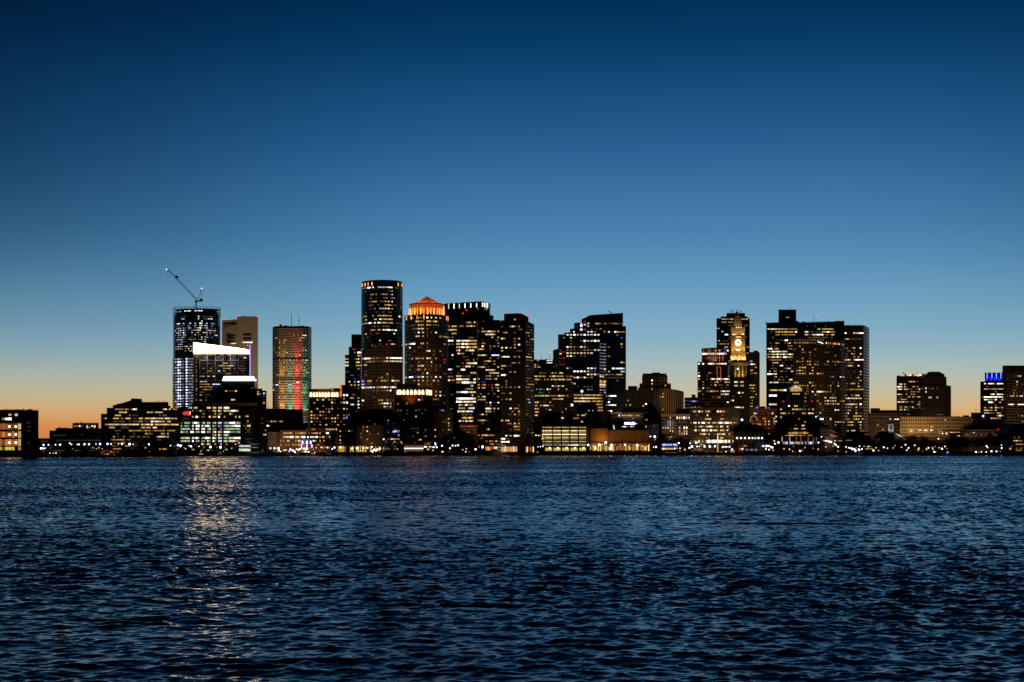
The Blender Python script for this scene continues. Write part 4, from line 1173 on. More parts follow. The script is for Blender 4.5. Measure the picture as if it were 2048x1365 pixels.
# the two concrete apartment towers
b = Bld('apartment_tower', 'dark concrete apartment tower with a notched roof, behind and left of its twin', 1390, 978)
b.grid(955.5, 663.4, 5.93, 3.9, 0.52, 0.14)
b.block([(953.5, 10), (956, 0), (1004, 0)], 643.5, M_CONC, depth=34)
b.block([(986, 2), (1001, 2)], 640, M_BLACK, ybot=645, depth=20, win=False)
b.rows('''663.4 d955-961 A963-970 d972-976 w976-985 a987-992 y994-996 ; 669.4 w970-977 w979-985 y987-989 ; 675.5 y982-984 ; 687 d956-961 a964-970 ; 686 a994-996 ; 692.5 d956 a979-983 a986-992 a994-996 ; 693 W964-967
699 A956-962 A963-967 d970 ; 710 A956-962 w964-970 C985-991 C993-997 d972 ; 716 d980 d994-996 ; 722 y971-977 A979-984 a988-990 ; 728 a986-988
734.4 y956-962 y964-970 d978 y994-996 ; 740.4 w971-977 y979-984 w985-988 y988-992 ; 746.4 y978-980 y982-984 w987-990 y994 ; 752.4 a971-977 y979-984 y994-996 d988; 758 w957-961 p971-977 a979-984 y993-996 d988 ; 763.6 b964-969 d956-959
769.6 o956-961 o964-970 r976-978 r983-985 w994 ; 775.5 A956-961 y963-969 a994 ; 781 d986 w994-996 ; 787 y960-962 a974-977 y987-990 ; 793 a956-961 w963-969 ; 799 y957-962 a964-969
805 o971-975 W978-984 k986-990 W994-997 ; 811 k972 d978-984 ; 817 W971-977 y979-984 y986-990 y994-997 ; 823 y971-977 y979-984 d987-990 ; 829 o959-963 w964-968 a972-976 ; 840.5 a956-962 A964-969 d971-977
858 k970-974 w974-977 ; 870 o956-961 A965-969 y973-977 a980-985 d988 ; 882 o971-976 o979-985 w993-996''')
b.rows('894 a958-959.5 W964-967; 896 A972-977 o979-985 w986-990 W993-996 ; 899 A972-977 o979-984', 4.4, False)
b.fill(957, 1000, 655, 890, 0.05, 'adk', 2)
b.done()

b = Bld('apartment_tower', 'dark concrete apartment tower with red roof lights and a lit lobby at the water edge', 1300, 1034)
b.grid(1002, 653.4, 6.07, 4.25, 0.52, 0.14)
b.block([(1002, 0), (1051, 0)], 641, M_CONC, depth=30)
b.block([(1051, 0), (1068.5, 12)], [641, 647], M_BANDB, depth=22, part='wall')
b.block([(1008, 2), (1042, 2), (1057, 11)], [627.3, 626.5, 632.5], M_PLAIN, ybot=645, depth=16, part='penthouse', win=True)
for x, y in ((1008.8, 626.3), (1042, 625.5), (1056.5, 630.8)): b.light(x, y, 'r', 1.0, 1.0 if x < 1050 else 10, k=2.0)
b.rows('639 y1028-1032', 2.0, False)
b.rows('''653.4 o1002-1008 a1020-1024 w1024-1028 a1028-1033 a1037-1041 ; 677.6 Y1001-1009 a1030-1033 y1036-1041 ; 689.8 W1036-1041 a1030-1033
697 y1002-1008 w1010-1016 o1019-1024 o1027-1033 ; 703 y1002-1008 d1036 ; 716 w1002-1009 w1011-1017 a1027-1032 a1036-1041 ; 728 a1026-1032 a1036-1041 ; 730 b1019-1024 ; 734.8 y1002-1009 a1011-1016 ; 740.5 a1002-1008
747 o1020-1025 y1028-1033 ; 753 W1002-1009 y1014 ; 760 A1011-1016 ; 766 A1011-1016 ; 772 o1002-1008 a1010-1014 o1020-1024 k1030 A1035-1042 ;784.5 d1002-1009 w1019-1025 ; 797 k1003 o1010-1017 w1019-1025
817 W1020-1025 o1027-1034 o1036-1042 ; 829.5 A1027-1033 o1036-1042 ; 842 A1002-1008 A1011-1018 d1037-1041 ; 848 o1019 w1028-1033 a1036-1042 ; 854.5 A1027-1034 a1036-1042 ; 861 d1019-1025 o1027-1034 o1036-1042
873.5 W1011-1014 w1019-1025 W1027-1034 w1036-1042 ; 880 W1002-1009 d1012-1017 ; 886 W1002-1009 W1011-1017''')
b.fill(1004, 1048, 650, 888, 0.05, 'adk', 2)
b.grid(1052, 653.4, 6.07, 2.2, 0.42, 0.3)
b.rows('665 w1053 w1057; 672 y1058 ; 677 y1064-1067 ; 716 w1052-1056 y1057-1063 ; 722 o1058-1062 a1064; 734 y1052-1056; 757 a1052-1058; 766.5 y1054-1068; 772 w1053 p1057 ; 780 a1062-1066; 797 s1052-1056 w1057; 803.5 c1057-1060')
b.fill(1052, 1068, 652, 885, 0.30, 'ddak', 2)
b.fill(1052, 1068, 860, 888, 0.4, 'add', 3)
mb = MB()
for x0, x1 in ((1002.5, 1009), (1011.5, 1017), (1018, 1025.5), (1028.5, 1034.5)):
    mb.box(PX(x0, 1300), PX(x1, 1300), 1299.5, 1299.8, PZ(903.5, 1300), PZ(894, 1300), c=(0.62, 0.33, 0.13))
mb.build('lobby_glazing', GLOW, b.root)
mb = MB()
for x in (1010.2, 1027): mb.box(PX(x - 0.7, 1300), PX(x + 0.7, 1300), 1298.6, 1299.4, PZ(904, 1300), PZ(893, 1300), c=(1.5, 1.15, 0.7))
for x, d in ((1054.2, 2), (1067, 10.5)): mb.box(PX(x - 0.8, 1300), PX(x + 0.8, 1300), 1300 + d - 1.4, 1300 + d - 0.6, PZ(906, 1300), PZ(894, 1300), c=(1.5, 1.15, 0.7))
mb.build('lit_columns', GLOW, b.root)
for x0, x1 in ((1055.5, 1058), (1059, 1062), (1063, 1065.5)): b.run('o', x0, x1, 899, 9, False, cells=False)
b.done()

spot('wash_light', P(1085, 880, 1300) - Vector((0, 30, 0)), P(1060, 800, 1300) + Vector((0, 8, 0)), WARM, 3e4, 80, b.root, 0.9, 4)  # added lamp, browns the right face as street glow would
spot('wash_light', P(1000, 900, 1300) - Vector((0, 70, 0)), P(1000, 790, 1330), WARM, 1.6e4, 90, b.root, 0.9, 4)  # second added lamp, weak street glow on both towers
# ================================================================ centre right
b = Bld('far_office', 'distant dark office top with rooftop antennas between the apartment tower and the stepped glass tower', 2200, 1088)
b.grid(1069, 722, 5, 3, 0.5, 0.2)
b.block([1066, 1107], 719.5, M_BLUEGLASS, depth=40)
b.rows('721.3 d1073 c1075-1079 w1092-1096 c1097-1104; 726 c1093-1096 w1096-1104 ; 730 w1068-1072 d1075 ; 735 w1069-1082 ; 740 d1070-1078', 2.2, False)
b.mast(1083.3, 720, 708, 0.3); b.mast(1100, 720, 705, 0.35); b.light(1100, 704.6, 'w', 0.7, 8); b.boxpx(1092, 1096, 717.5, 719.6, DARKM, 6)
b.done()

b = Bld('yellow_lit_office', 'brown office block with rows of yellow green ribbon windows beside the apartment tower', 1560, 1108)
b.grid(1069.5, 746.5, 6.5, 2.7, 0.45, 0.14)
b.block([(1068, 0), (1131, 0)], 735, M_CONC, depth=40)
b.block([(1131, 0), (1147.5, 3)], 738, M_BANDB, depth=38, part='wall')
b.rows('''746.5 d1078-1091 y1102-1106 y1110-1113 y1119-1127 ; 753 y1070-1091 y1100-1106 w1106-1109 y1110-1127 a1131-1136 a1139-1146
759.5 y1070-1077 d1080 y1089 y1094-1099 y1101-1105 Y1105-1115 w1116-1130 a1131-1134 y1134-1143 ; 766 d1072 a1142-1145 ; 772.5 W1104-1107 s1110-1112 y1117-1122 w1124-1129 ; 779 s1074 s1080 d1088 W1094-1096 c1100 y1116 y1131-1134
785.5 g1079-1087 d1098 ; 792 y1070-1078 Y1078-1086 y1087-1100 y1101-1113 w1117-1121 Y1122-1130 a1131-1137 d1140 ; 798.5 a1106-1115 y1115-1127 ; 805 Y1070-1077 d1081 d1089 y1100-1103 ;811.5 y1070-1076 y1081-1084 w1086-1098 d1100-1107 ; 818 y1070-1077 ; 824.5 y1070-1078 ; 831 y1071-1074''')
b.rows('820 o1096-1098 w1099-1101 ; 831 o1096-1100 s1103-1106; 818.5 y1131.5-1133.5; 825 a1123-1125', 2.2, False)
b.fill(1070, 1128, 760, 820, 0.06, 'dk', 2); b.done()

b = Bld('stepped_glass_tower', 'blue glass tower climbing in steps to a curved dark crown', 1800, 1184)
b.grid(1131.5, 670, 6.1, 6.9, 0.56, 0.40)
b.block([(1106, 22), (1117, 16)], [698.5, 696], M_BLUEGLASS, depth=30, part='wall')
b.block([(1116, 14), (1131.5, 0)], [667.5, 669], M_BAND, depth=26, part='wall')
b.block([(1131.5, 0), (1199, 0)], 666.5, M_BLUEGLASS, depth=30)
b.block([(1199, 0), (1213, 12)], 682, M_BANDB, depth=24, part='wall')
b.block([(1129, 10), (1141, 4), (1205, 4)], 664.5, M_BLUEGLASS, depth=30, part='terrace')
b.block([(1140, 18), (1149, 10), (1210, 10)], 656, M_BLUEGLASS, depth=30, part='terrace')
b.block([(1148, 22), (1157, 14), (1214, 14)], 643.5, M_BLUEGLASS, depth=30, part='terrace')
b.block([(1163, 20), (1180, 15), (1200, 15), (1246, 22)], [636.5, 628.5, 627, 623], M_BLACK, ybot=646, depth=30, part='curved_crown', win=True, roofm=M_BLACK)
b.block([(1199, 16), (1252, 16)], 650.5, M_BLUEGLASS, depth=40)
b.mast(1224, 624, 621.5, 0.3, 22); mb = MB(); mb.bar(P(1219, 618.5, 1800) + Vector((0, 24, 0)), P(1227, 623, 1800) + Vector((0, 24, 0)), 0.5, 5); mb.build('crane_arm', DARKM, b.root)
b.rows('''670 w1132-1137 w1138-1143 W1145-1150 w1152-1156 w1159-1163 W1166-1170 w1173-1177 w1180-1184 W1187-1192 w1194-1199 ; 676 m1139 d1146-1155
682.2 d1138-1142 d1160 W1166-1171 w1173-1178 w1180-1184 W1187-1192 w1194-1198 ; 688 d1139 d1170 ; 694.5 w1132-1136 w1138-1143 d1145 d1153 w1160 w1168 d1177 ; 700.6 d1132-1156 d1160-1184 w1187-1191 w1194-1198
707 w1132-1136 w1138-1143 Y1145-1150 w1152-1157 w1160-1164 w1167-1171 w1174-1178 w1180-1185 ; 713.2 w1132 w1138-1142 d1147 d1160 d1168 ;737.5 w1132-1136 d1140 w1173-1177 w1180-1184 w1189
743.5 W1147-1151 W1153-1157 W1159-1164 w1166-1171 c1173-1177 b1180-1185 b1187 ; 749.5 w1177-1185 w1187-1192 o1194-1198 ; 756 w1147-1151 W1153-1157 w1159-1164 w1166-1171 a1173-1178 a1180-1184 ; 768 w1149 ; 774 k1153-1158 d1173 d1185 ; 780 s1173-1184''')
b.rows('645.5 C1174-1177.5 c1163-1166; 648 w1158-1162 c1164-1170; 651 W1160-1169 w1176-1179 ; 658.3 W1160-1163 d1166-1172 r1183-1186; 663 W1149-1152.5 c1172-1176 C1176-1180 C1183-1187 c1188-1196 ; 640.8 r1164-1167.5 r1169-1172', 2.6, False)
b.rows('675.5 w1127-1130; 704 r1117-1130; 716.3 r1117-1131; 728.5 r1116-1131; 707.2 w1122-1127; 700 d1119', 1.7, False)
b.grid(1199, 650, 6.15, 4.2, 0.5, 0.16)
b.rows('''653.5 w1200-1204 d1192 ; 659.5 W1229-1234 a1235-1241 a1242-1250 ; 664 a1209-1213 w1215-1219 ; 670 a1234-1238 ; 675 b1243-1247 ; 686 a1242-1247 ; 692 o1211-1218 a1244; 702 g1210-1213 ; 714.5 a1213-1219 ; 721 A1240-1243 a1243-1250
733.5 C1226-1230 c1231-1234 C1235-1243 c1244-1251 ; 739.5 w1240-1250 ; 744 w1217 ; 750 w1214-1217 d1218-1232 Y1233-1243 ; 756 k1214-1250 ; 760 d1234 ; 791 c1213-1216 C1217-1232 ; 797 d1220; 802 C1216-1221 ; 812.5 c1214-1218 w1219-1233 ; 822 W1218-1226''')
b.rows('645.8 a1192-1198 d1199-1205 a1207-1212 d1214-1222 a1224-1230 a1231-1236 d1238-1244', 3.4, False)
for k in range(17): b.run('s' if k not in (9, 11, 12, 13, 14) else ('d' if k < 12 else 'y'), 1200, 1212, 688 + 6.15 * k, 2.0, False, 0.25)  # pale side ribs, their brightness put in as a faint glow
b.rows('738 w1209-1212 ; 753 w1200-1206 ; 764 A1200-1212; 770 w1200-1212; 785 w1208-1212', 2.6, False)
b.done()

b = Bld('banded_low_block', 'low office block with three continuous rows of lit windows below the stepped glass tower', 1500, 1178)
b.grid(1148, 790.7, 6.2, 2.6, 0.55, 0.12)
b.block([1146.5, 1210], 786, M_CONC, depth=30)
b.rows('785.5 w1189-1194; 790.7 y1148-1165 y1166-1186 w1187-1190 y1191-1206 ; 797 y1148-1160 w1160-1176 w1177-1183 y1184-1206 ; 803.3 w1148-1170 y1171-1182 y1184-1206 ; 809.5 a1192-1206 d1160 ; 815.7 y1194-1206 ; 822 y1196-1206 ; 828 d1155 ; 820.5 y1177-1180 a1168 a1186')
b.light(1163.8, 783, 'C', 1.5, -2.5, 'floodlamp', 1.3); b.done()

b = Bld('dark_hall', 'dark flat roofed hall behind the striped parking garage', 1420, 1140)
b.grid(1090, 818, 6, 4, 0.4)
b.block([1085, 1190], 826, M_DARKBROWN, depth=40)
b.block([(1128, 4), (1176, 4)], 812, M_DARKBROWN, ybot=828, depth=30, part='roof_block')
b.rows('831 a1155-1158 y1161-1166 y1168 ; 836.5 y1123-1126 d1129 ; 828.5 k1153 k1172; 837 o1148-1152 a1154; 844 w1162-1166; 842 d1202', 2.8, False)
b.light(1144, 810.5, 'C', 1.4, -2, 'floodlamp', 1.2); b.light(1132, 818.5, 'y', 0.8, -2, 'floodlamp', 0.9); b.light(1125, 836.6, 'w', 1.0, -2, 'floodlamp', 1.1); b.done()

# art deco stone block
b = Bld('art_deco_building', 'stepped art deco stone building with vertical piers and a crown of setbacks', 1850, 1298)
b.grid(1236, 790, 6, 4.4, 0.55, 0.4)
M_DECO = facade('deco_limestone', (0.32, 0.23, 0.145), (0.010, 0.009, 0.008), 0.5, 0.05, 0.2, 0.8)
b.block([1235, 1278], 780, M_DECO, depth=44, part='wing')
b.block([(1256, 6), (1274.5, 6)], 772, M_PLAIN, ybot=782, depth=16, part='penthouse', win=False)
b.block([(1276, 4), (1304, 4)], 775, M_DECO, depth=40)
b.block([(1279, 8), (1342, 8)], 766.5, M_DECO, ybot=790, depth=40, part='setback')
b.block([(1284, 11), (1335, 11)], 750.5, M_DECO, ybot=790, depth=36, part='setback')
b.block([(1285.5, 14), (1333, 14)], 746.3, M_PLAIN, ybot=752, depth=30, part='setback', win=False)
b.block([(1304, 16), (1320, 16)], 744.2, M_PLAIN, ybot=748, depth=20, part='penthouse', win=False)
b.block([(1303, 0), (1336, -3)], 777.5, M_DECO, depth=40)
b.block([(1336, -3), (1350, 2), (1358, 8), (1364.5, 18)], [777.5, 779.5, 780.5, 782], M_DECO, depth=20, part='wing')
b.rows('760.5 W1304-1306; 767 w1303.8-1306 ; 772.8 d1303.8-1305.5 ; 778.3 y1303.8-1305.8 ; 771 Y1329-1332 ; 788 w1325-1327 ; 794.3 a1321-1323 Y1324.5-1327 ; 819.5 y1324.5-1327 ; 790.3 y1247-1250 ; 801.3 y1244.5-1246.5 y1247.5-1250 y1255-1257.5; 810.3 w1252-1255.5 y1260.5-1263; 812 y1283-1285', 2.2, False)
b.done()
spot('wash_light', P(1350, 850, 1850) - Vector((0, 90, 0)), P(1350, 800, 1850), WARM, 1.1e5, 36, b.root, 0.9, 5)
spot('wash_light', P(1255, 850, 1850) - Vector((0, 90, 0)), P(1260, 800, 1850), WARM, 2.0e4, 60, b.root, 0.9, 5)

b = Bld('turreted_building', 'black steep roofed turret rising in front of the art deco building', 1450, 1300)
b.grid(1283, 835, 6, 4)
D = 1450
b.block([1283, 1319], 838, M_BLACK, depth=30)
mb = MB()
mb.loft([[(PX(x, D), D + y, PZ(838, D)) for x, y in ((1283, 0), (1319, 0), (1319, 24), (1283, 24))], [(PX(x, D), D + y, PZ(817, D)) for x, y in ((1288, 4), (1313, 4), (1313, 18), (1288, 18))], [(PX(x, D), D + y, PZ(806.5, D)) for x, y in ((1293.5, 9), (1305, 9), (1305, 13), (1293.5, 13))]])
mb.build('roof', M_BLACK, b.root)
b.light(1292, 808.4, 'C', 1.0, -1, 'floodlamp', 1.2); b.rows('840 w1292-1294.5', 2.2, False); b.done()

b = Bld('pavilion_roof_building', 'low building with a floodlit brown hipped roof over a row of small lights', 1400, 1250)
b.grid(1237, 831.5, 6, 3.2, 0.4)
b.block([1221, 1286], 826, M_DARKBROWN, depth=36)
D = 1400
mb = MB(); mb.loft([[(PX(x, D), D + y, PZ(825.5, D)) for x, y in ((1240, -3), (1294, -3), (1294, 30), (1240, 30))], [(PX(x, D), D + y, PZ(816, D)) for x, y in ((1247, 4), (1288, 4), (1288, 22), (1247, 22))]])
mb.build('hipped_roof', M_TANP, b.root)
b.boxpx(1221, 1243, 825, 828.5, M_TANP, -3, 8, 'canopy')
b.rows('831.5 W1238-1241 y1244-1247 y1248-1252 y1253-1256 y1257-1260 y1260-1263 y1264-1267 a1270 y1274-1278', 2.6, False)
b.rows('815 w1232-1234.5; 826 o1212-1217; 830 a1209-1212', 2.8, False)
b.block([(1195, 4), (1222, 4)], 822, M_DARKBROWN, depth=30, part='annex')
b.done()
spot('wash_light', P(1262, 838, 1400) - Vector((0, 22, 8)), P(1264, 821, 1400), WARM, 1.6e4, 120, b.root, 0.9, 2)

b = Bld('sign_building', 'dark flat building carrying a blazing white rooftop sign with an oval', 1330, 1255)
b.grid(1220, 850, 6, 4)
b.block([1208, 1294], 850, M_BLACK, depth=34)
b.block([(1220, 5), (1290, 5)], 836, M_GREY, ybot=851, depth=20, part='upper_storey', win=False)
D = 1330
mb = MB()
mb.box(PX(1247, D), PX(1272, D), D + 1.4, D + 2.0, PZ(851, D), PZ(843.5, D)); sf = mb.build('sign_frame', DARKM, b.root)
mb = MB()
def sx(x0, x1, y0, y1, c=(4.0, 4.0, 5.0)):
    mb.box(PX(x0, D), PX(x1, D), D + 0.9, D + 1.35, PZ(y1, D), PZ(y0, D), c=c)
sx(1249.2, 1256, 845.3, 848.2); sx(1250.1, 1252, 848.2, 850.2); sx(1254, 1256, 848.2, 849.8); sx(1256.8, 1259.3, 845.5, 849); sx(1257.8, 1260.2, 848, 849.4)
ov = [(PX(1266, D) + PX(1028.6, D) * math.cos(t) * 1.0, PZ(847.8, D) + (PZ(0, D) - PZ(3.1, D)) * math.sin(t)) for t in [2 * math.pi * k / 16 for k in range(16)]]
mb.loft([[(x, D + 0.9, z) for x, z in ov], [(x, D + 1.35, z) for x, z in ov]], c=(4.2, 4.2, 5.0))
mb.build('sign_strokes', GLOW, sf)
b.rows('853.8 W1244-1250 y1250-1255 w1259-1267', 1.2, False)
mb = MB(); mb.bar(P(1226.6, 851, D) - Vector((0, 1.2, 0)), P(1228.6, 859, D) - Vector((0, 1.2, 0)), 0.35, 5, c=(1.2, 1.3, 1.5)); mb.build('tube_light', GLOW, b.root)
b.light(1266, 837.3, 's', 0.6, 2, 'floodlamp', 1.5); b.light(1273, 847.7, 'w', 0.6, 0.5, 'floodlamp', 1.0)
b.done()
spot('wash_light', P(1262, 848, D) - Vector((0, 3, 0)), P(1262, 840, D) + Vector((0, 5, 0)), (0.65, 0.7, 1.0), 1.1e3, 150, b.root, 0.9, 2)

b = Bld('parking_garage', 'open parking garage glowing through five bays of horizontal yellow louvres', 1270, 1128)
b.grid(1085, 855, 3.55, 5.6, 0.5, 0.04)
D = 1270
b.block([1083, 1174], 852.5, M_DARKBROWN, depth=30, win=True)
bays = [(1085, 1089.3), (1090, 1104.6), (1107, 1121.6), (1124, 1138.6), (1141, 1155.6), (1158, 1172.3)]
for k in range(11):
    y = 855 + 3.55 * k
    st = (0.6, 0.3, 2.0, 0.5, 2.8, 0.7, 1.0, 0.25, 0.7, 0.3, 0.7)[k]
    for i, (x0, x1) in enumerate(bays):
        mb = MB(); 
        nseg = 4
        for j in range(nseg):
            v = st * rng.uniform(0.6, 1.25)
            b.cellquad(mb, x0 + (x1 - x0) * j / nseg, x0 + (x1 - x0) * (j + 1) / nseg - 0.05, y, 1.25 if k % 2 == 0 else 0.7, (1.25 * v, 0.83 * v, 0.36 * v))
        mb.build('lit_louvre', GLOW, b.root)
mb = MB()
for x in (1089.6, 1105.8, 1122.8, 1139.8, 1156.8, 1173): mb.box(PX(x - 0.6, D), PX(x + 0.6, D), D - 0.9, D - 0.3, GZ, PZ(853, D))
mb.build('column', M_BLACK, b.root)
for i, (x0, x1) in enumerate(bays[1:]):
    mb = MB()
    b.cellquad(mb, x0 + 0.5, x1 - 0.5, 899, 6.0, (0.55, 0.42, 0.10)); mb.build('ground_floor_glazing', GLOW, b.root)
    b.light((x0 + x1) / 2 + 2, 896.6, 'W', 0.9, -1.2, 'ceiling_lamp', 1.2)
b.rows('890.6 o1110-1117 w1138-1142 w1143-1148 W1149-1155', 2.0, False)
b.rows('854.4 W1176-1180 W1180-1188 w1188-1195 ; 858 w1180-1184; 860 a1185-1188', 2.0, False)
b.done()

b = Bld('ochre_hall', 'blank ochre concrete hall glowing orange from lamps at its foot beside the parking garage', 1285, 1240)
D = 1285
b.grid(1180, 890, 5, 3)
b.block([(1174, 2), (1181, 2)], 857, M_BROWN, depth=30, part='annex')
b.block([(1181, 0), (1215.5, -6)], 857.3, M_ORANGEWALL, depth=34)
b.block([(1215.5, 0), (1297, 0)], 860.5, M_ORANGEWALL, depth=34)
mb = MB()
for x in (1230.5, 1243.5, 1257, 1270.2, 1283.5): mb.box(PX(x - 0.8, D), PX(x + 0.8, D), D - 1.5, D - 0.05, GZ, PZ(872.5, D))
mb.build('buttress', M_PLAIN, b.root)
b.rows('856 k1215-1296', 0.7, False)
b.done()
for x, pw in ((1196, 9.0e3), (1216, 4.0e3), (1232, 3.4e3), (1250, 3.4e3), (1268, 3.2e3), (1286, 2.6e3)):
    spot('wash_light', P(x, 884, D) - Vector((0, 12, 0)), P(x, 868, D), (1, 0.47, 0.13), pw * 0.36, 120, b.root, 0.9, 1)

b = Bld('waterfront_pavilion', 'long low glass waterfront pavilion glowing orange under a flat canopy', 1266, 1240)
D = 1266
b.grid(1178, 895, 5, 2.6, 0.6, 0.3)
b.block([1178, 1300], 887, M_DARKBROWN, depth=14)
mb = MB(); mb.loft([[(PX(x, D), D + y, PZ(z, D)) for x, y, z in ((1176, -6, 883.5), (1226, -6, 887), (1226, 6, 887), (1176, 6, 883.5))], [(PX(x, D), D + y, PZ(z, D)) for x, y, z in ((1176, -6, 881.5), (1226, -6, 885.6), (1226, 6, 885.6), (1176, 6, 881.5))]])
mb.build('sloping_canopy', M_ORANGEWALL, b.root)
mb = MB(); mb.box(PX(1226, D), PX(1300, D), D - 6, D + 8, PZ(886.5, D), PZ(884.2, D)); mb.build('flat_canopy', M_PLAIN, b.root)
for k in range(46):
    x = 1180 + k * 2.6
    b.run(rng.choice('aAAwAy' if x < 1225 else 'aAoAay'), x, x + rng.choice((1.0, 1.8, 2.4)), 897, rng.choice((7, 9, 11)), False, 0.7, cells=False)
    if rng.random() < 0.55: b.run(rng.choice('wyAo'), x, x + 2.0, 889.5 + rng.uniform(0, 2), 1.6, False, 0.5, cells=False)
mb = MB()
for x in [1182 + 7.9 * k for k in range(15)]: mb.bar((PX(x, D), D - 5, GZ), (PX(x, D), D - 5, PZ(885.5, D)), 0.16, 5)
mb.build('canopy_posts', DARKM, b.root)
for x, y, c, r, k in ((1176.4, 890.4, 'C', 1.3, 1.3), (1199, 890, 'W', 1.4, 1.2), (1211.5, 885.6, 'W', 1.5, 1.3), (1223, 890.4, 'W', 1.3, 1.3), (1250, 890, 'W', 1.2, 1.3), (1274.5, 890.8, 'W', 1.4, 1.2), (1190, 893, 'A', 1.1, 1.5), (1220.5, 897.5, 'C', 1.1, 1.0), (1190, 897, 'c', 0.8, 1.3), (1285, 893, 'A', 1.0, 1.2), (1296, 894, 'A', 0.8, 1.0)):
    b.light(x, y, c, r * 0.85, -6.6, 'lantern', k)
b.done()
for x in (1188, 1205, 1222, 1240, 1258, 1276, 1292):
    spot('uplight', P(x, 893, D) - Vector((0, 3.5, 0)), P(x, 884, D) + Vector((0, 6, 6)), (1, 0.5, 0.16), 900, 150, b.root, 0.9, 0.5)

b = Bld('grey_gabled_house', 'small grey rendered house with a pair of windows beside the ochre hall', 1300, 1302)
b.grid(1298, 850, 6, 4)
b.block([1288.5, 1297], 851.5, M_BLACK, depth=20, part='annex')
b.block([1297, 1318], 847.5, M_GREY, depth=24)
b.block([(1305, 3), (1309, 3)], 842, M_GREY, ybot=849, depth=5, part='chimney', win=False)
b.rows('851.5 y1288.5-1291 y1292.5-1295.5 ; 854.6 y1288.5-1291 y1292.5-1295.5; 852 k1305-1308', 2.0, False)
b.done()
spot('wash_light', P(1306, 880, 1300) - Vector((0, 22, 0)), P(1307, 860, 1300), (0.85, 0.72, 0.8), 4e3, 100, b.root, 0.9, 1)

b = Bld('colonnade_building', 'stone building with a pale cornice and tall narrow windows left of the big hotel', 1400, 1352)
b.grid(1324, 836, 6.3, 4.7, 0.4, 0.5)
b.block([1323.5, 1381], 833, M_BANDB, depth=36)
b.block([(1322.8, -1), (1381.5, -1)], 828.5, M_TANP, ybot=833.6, depth=37, part='cornice', win=False)
b.block([(1352, 8), (1381, 8)], 817, M_BLACK, ybot=829, depth=20, part='roof_plant', win=False)
b.rows('836 y1339.5-1341.5 w1355-1357 w1359.5-1361.5 y1363-1365 C1367-1370.5 w1372-1374 w1375-1377 w1378.5-1380 ; 843 r1359.5-1361 o1368.5-1372', 4.0, False)
b.rows('847 k1328.5-1330 s1333.5-1335 s1338-1340 s1343-1345 k1348-1350', 11, False)
b.rows('856 y1325-1328 w1330-1332.5 w1334-1337 w1339-1342 a1345-1347 d1350 w1359-1362.5 W1368-1376 w1379-1381 ; 862.3 y1340-1342.5 w1344-1347 y1359-1362.5 y1368.5-1376 ; 867.5 a1345-1347 w1368.5-1376 w1379-1381 y1361', 3.4, False)
b.done()
spot('wash_light', P(1350, 862, 1400) - Vector((0, 40, 6)), P(1350, 834, 1400), WARM, 2.2e4, 110, b.root, 0.9, 2)

b = Bld('ribbon_annex', 'pale banded office corner between the art deco building and the red lit tower', 1620, 1380)
b.grid(1369, 801, 6.1, 4, 0.5)
b.block([(1369, 10), (1400, 0)], 795, M_BAND, depth=36)
b.boxpx(1385, 1391, 789, 795.2, M_BLACK, 8, 8)
b.rows('802.8 b1382-1385 c1386-1391 b1393.5-1397; 815.3 y1383-1391 y1398-1401', 2.4, False)
for y in (801.5, 809, 815.5): b.run('k', 1370, 1381, y, 2.2, False)
b.done()

b = Bld('waterfront_hotel', 'large stone waterfront hotel with floors of bright windows and a broken arch at its roofline', 1330, 1425)
b.grid(1383, 823.4, 7.55, 3.35, 0.52, 0.14)
b.block([(1381, 0), (1464.5, 0)], 816.5, M_TAN, depth=44)
b.block([(1464.5, 0), (1479.5, 10)], 817, M_TAN, depth=34, part='wall')
b.block([(1380.4, -0.8), (1465, -0.8), (1480, 9.4)], 815.6, M_TANP, ybot=818.2, depth=40, part='cornice', win=False)
mb = MB()
mb.poly([(PX(x, 1330), 1329.6, PZ(y, 1330)) for x, y in ((1421, 828), (1434, 826), (1434, 817.5), (1429, 819))]); mb.build('dark_pediment', M_BLACK, b.root)
b.rows('''823.4 d1382 y1387 y1389-1393 w1396-1400 y1401-1407 y1409-1414 y1415-1421 w1433 w1438-1442 y1443-1450 d1454 ; 831 r1390-1393 d1394-1397 w1414 r1444-1447 ; 838.5 d1386-1393 d1396-1406 y1411-1417 y1420 y1439-1445 a1446-1450 d1454
846 a1382 W1386-1394 w1396-1401 C1402-1408 a1410-1413 y1414-1421 Y1424-1429 a1430-1435 W1438-1444 w1445-1450 W1452-1460 y1463 ; 853.6 a1390-1393 y1398-1406 y1410-1417 w1420 y1425-1428 a1430-1436 w1439-1442 y1445-1448 y1454-1457
861.2 y1386-1390 W1391-1394 a1398 W1405-1408 y1410-1417 W1420-1422 w1424-1433 y1434 w1439-1444 y1445-1450 w1455-1459 ; 868.7 y1403 w1406 y1411-1414 w1416-1421 d1427 d1430 y1436 y1440 w1445-1450 y1457 ; 876.3 d1390-1420 y1442-1447''')
b.rows('883.3 y1381.5-1383.5 a1387-1393 w1395.5-1401 y1402-1407 w1410-1416 W1416.5-1422 W1424-1434 a1435 W1438-1444 w1444.5-1450 W1452-1460 w1462.5-1466', 5.6, False)
b.rows('845.7 Y1466-1469 a1469.5-1471; 838 k1466.5 k1471 k1475; 861 k1467 k1471', 3, False)
b.done()
spot('wash_light', P(1410, 906, 1330) - Vector((0, 45, 0)), P(1420, 855, 1330), WARM, 2e4, 130, b.root, 0.9, 3)
spot('wash_light', P(1490, 890, 1330) - Vector((0, 20, 0)), P(1473, 840, 1330), (1, 0.5, 0.22), 1.6e4, 110, b.root, 0.9, 3)

